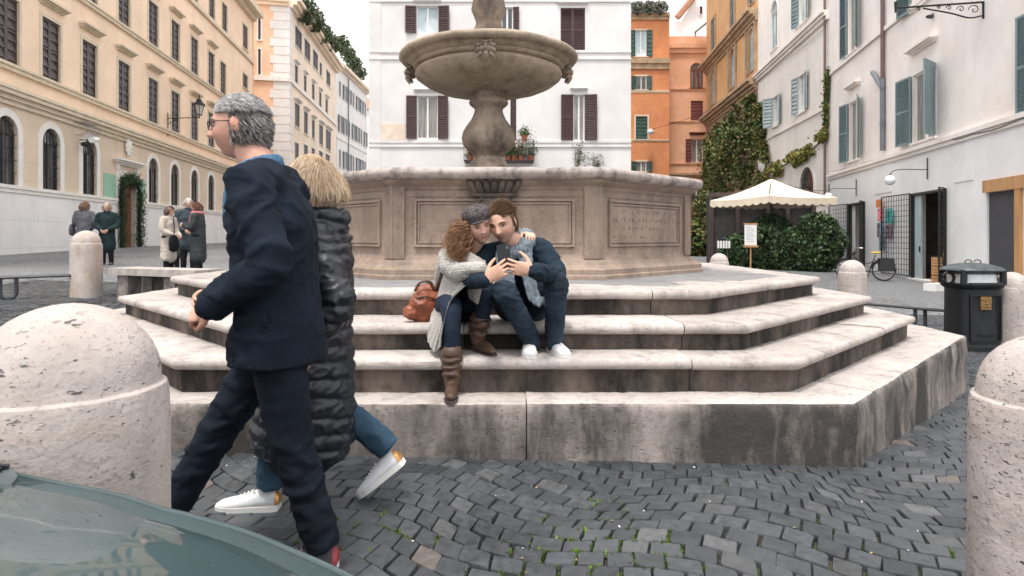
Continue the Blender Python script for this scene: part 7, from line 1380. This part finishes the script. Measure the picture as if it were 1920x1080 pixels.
# ---------- small background figures
def bystander(px, ptop, pfoot_d, lb, coat, trs, hairc, face, coat_len=.55, hair_long=0, arms='down', extra=None, seed=0, skin=(.58, .36, .28), legc=None, group='people before the yellow building'):
    d_ = pfoot_d; g_ = at(px, 445, d_); zg = gz(g_.x, g_.y); top = CH + (HY - ptop) / FPX * d_; H = top - zg; s_ = H / 1.7; P0 = empty('person', (g_.x, g_.y, zg), lb, 'person', group); f_ = V3((cos(face), sin(face), 0)); l_ = V3((-f_.y, f_.x, 0)); r = random.Random(seed)
    O = lambda a, b_, z: V3((g_.x, g_.y, zg)) + (f_ * a + l_ * b_ + V3((0, 0, z))) * s_
    hc = O(.05, 0, 1.575); MH = frame(hc, f_ + V3((0, 0, -.25)), (f_.x * .1, f_.y * .1, 1), s_); b = MB(); head(b, MH, skin, (.5, .25, .2), 0, hairc, lambda n: n[2] > .45 or (n[1] < .25 and n[2] > (-.2 if not hair_long else -.6)), hairc, 28, 20); b.col = (*skin, 1); b.tube([O(0, 0, 1.35), O(.02, 0, 1.46), hc], .05 * s_, 8)
    if arms == 'phone': Wn = [(O(.02, .19, 1.36), O(.08, .25, 1.10), O(.30, .08, 1.16)), (O(.02, -.19, 1.36), O(.08, -.25, 1.10), O(.30, -.06, 1.14))]
    elif arms == 'front': Wn = [(O(.0, .19, 1.36), O(.02, .25, 1.09), O(.24, .10, .95)), (O(0, -.19, 1.36), O(.02, -.25, 1.09), O(.24, -.08, .95))]
    else: Wn = [(O(0, .19, 1.36), O(-.03, .25, 1.08), O(.05, .24, .84)), (O(0, -.19, 1.36), O(-.03, -.25, 1.08), O(.05, -.24, .84))]
    h = MB()
    for i, (a, e_, w_) in enumerate(Wn): hand(h, w_, (w_ - e_), (f_ * -.2 + l_ * (-1 if i == 0 else 1)), 1 if i == 0 else -1, [(25, 35, 20)] * 4, (35, 25), s_)
    V, F_ = fuse(h, .007, 1); add_cloud(b, V, F_, skin); b.col = (*skin, 1)
    for a, e_, w_ in Wn: b.tube([a, e_, w_], .025, 6)
    b.build('body', M['skin'], P0, True, color=True)
    t_ = MB()
    for q in (-1, 1): t_.tube([O(0, q * .085, .9), O(.02, q * .09, .5), O(-.01, q * .10, .06)], [.10 * s_, .075 * s_, .06 * s_], 12, 3, round_=True); 
    t_.tube([O(0, -.08, .92), O(0, .08, .92)], .12 * s_, 12, 0, round_=True); cloth('trousers', t_, trs, P0, .018, 3, wrinkle(.008, 7, seed=seed))
    j = MB(); zl = 1.42 - coat_len * 1.6; j.tube([O(0, 0, zl), O(0, 0, (zl + .95) / 2 if zl < .9 else .95), O(0, 0, 1.08), O(0, 0, 1.25), O(0, 0, 1.38), O(.01, 0, 1.44)], [(.21 * s_, .17 * s_), (.20 * s_, .16 * s_), (.19 * s_, .145 * s_), (.205 * s_, .14 * s_), (.15 * s_, .10 * s_), (.075 * s_, .07 * s_)], 18, 3, side=l_, round_=True); j.tube([O(0, -.17, 1.36), O(0, 0, 1.39), O(0, .17, 1.36)], .078 * s_, 10, 2, round_=True)
    for a, e_, w_ in Wn: j.tube([a, e_, e_.lerp(w_, .92)], [.08 * s_, .07 * s_, .055 * s_], 10, 3, round_=True)
    cloth('coat', j, coat, P0, .016, 4, wrinkle(.010, 7, (1, 1, 1.5), seed))
    for q in (-1, 1): shoe(P0, O(-.07, q * .1, 0), f_, 0, .92 * s_, M['shut_dark'], M['shut_dark'])
    hr = MB(); strands(hr, MH, 700, lambda n: n[2] > .4 and n[1] < .7 or (n[1] < .2 and n[2] > (-.3 if not hair_long else -.6)), lambda n, r_: (n[0] * .5, -.6, -.5), lambda n, r_: r_.uniform(.05, .09) + hair_long * r_.uniform(.5, 1), [hairc, tuple(c_ * 1.5 for c_ in hairc), tuple(c_ * .7 for c_ in hairc)], seed, 5, .006, .6, .5); hr.build('hair', M['hair'], P0, color=True)
    if extra: extra(P0, O, f_, l_, s_)
def fm(n_, c_): M[n_] = fabric(n_, c_, .9, 120, .3, .2, 6); return M[n_]
def bagx(m_, a, b_, z, sz=(.13, .06, .12), strap=True):
    def f_(P0, O, ff, ll, s_):
        mb = MB(); c_ = O(a, b_, z); mb.tube([c_ - V3((0, 0, sz[2])), c_, c_ + V3((0, 0, sz[2]))], [(sz[0] * .9, sz[1]), (sz[0], sz[1]), (sz[0] * .8, sz[1] * .6)], 12, 3, side=ll if abs(b_) < .15 else ff, round_=True); mb.build('shoulder_bag', m_, P0, True)
        if strap: mb = MB(); mb.tube([c_ + V3((0, 0, sz[2])), O(a * .6 + .08, b_ * .8, 1.2), O(.03, -b_ * .3 + .1, 1.44)], .012, 6, 3); mb.build('bag_strap', m_, P0)
    return f_
def scarfx(m_):
    def f_(P0, O, ff, ll, s_):
        mb = MB(); mb.tube([O(.02 + .10 * cos(a), .10 * sin(a), 1.44) for a in [2 * pi * k / 12 for k in range(13)]], .045 * s_, 8, 2); mb.tube([O(.12, .03, 1.42), O(.16, .04, 1.25), O(.16, .04, 1.0)], [(.06, .025)] * 3, 8, 3, side=ll); mb.build('scarf', m_, P0, True)
    return f_
dk = fm('dark_trousers', (.014, .014, .017)); pinks = fm('pink_scarf', (.45, .17, .17)); black = M['blacktop']
bystander(158, 377, 17.4, 'person in grey wool coat seen from behind, partly hidden by the bollard', fm('grey_coat', (.13, .13, .15)), dk, (.16, .08, .04), R(95), .55, .06, 'front', bagx(fm('grey_bag', (.12, .11, .14)), .05, .34, .92), 31)
bystander(201, 380, 17.0, 'pale haired person in dark green padded coat standing by the garland door', fm('dark_green_coat', (.018, .032, .034)), dk, (.52, .40, .32), R(-75), .58, .02, 'front', None, 32)
bystander(316, 386, 13.9, 'woman in beige coat with a dark shoulder bag facing the group', fm('beige_coat', (.50, .44, .38)), dk, (.10, .045, .03), R(-8), .62, .03, 'front', bagx(black, .24, -.12, .78, (.15, .07, .14)), 33)
bystander(372, 378, 13.5, 'brown haired person in charcoal coat and pink scarf looking at a phone', fm('charcoal_coat', (.042, .045, .048)), dk, (.13, .06, .04), R(188), .62, .03, 'phone', scarfx(pinks), 34)
bystander(353, 371, 14.9, 'white haired person in slate jacket standing behind the phone reader', fm('slate_jacket', (.05, .065, .075)), dk, (.55, .50, .46), R(-60), .5, .0, 'front', None, 35)
bystander(338, 391, 15.6, 'shorter person with light brown hair half hidden behind the beige coat', fm('slate_coat', (.06, .062, .07)), dk, (.30, .19, .12), R(-90), .58, .04, 'front', None, 36)
q = at(345, 428, 13.2)
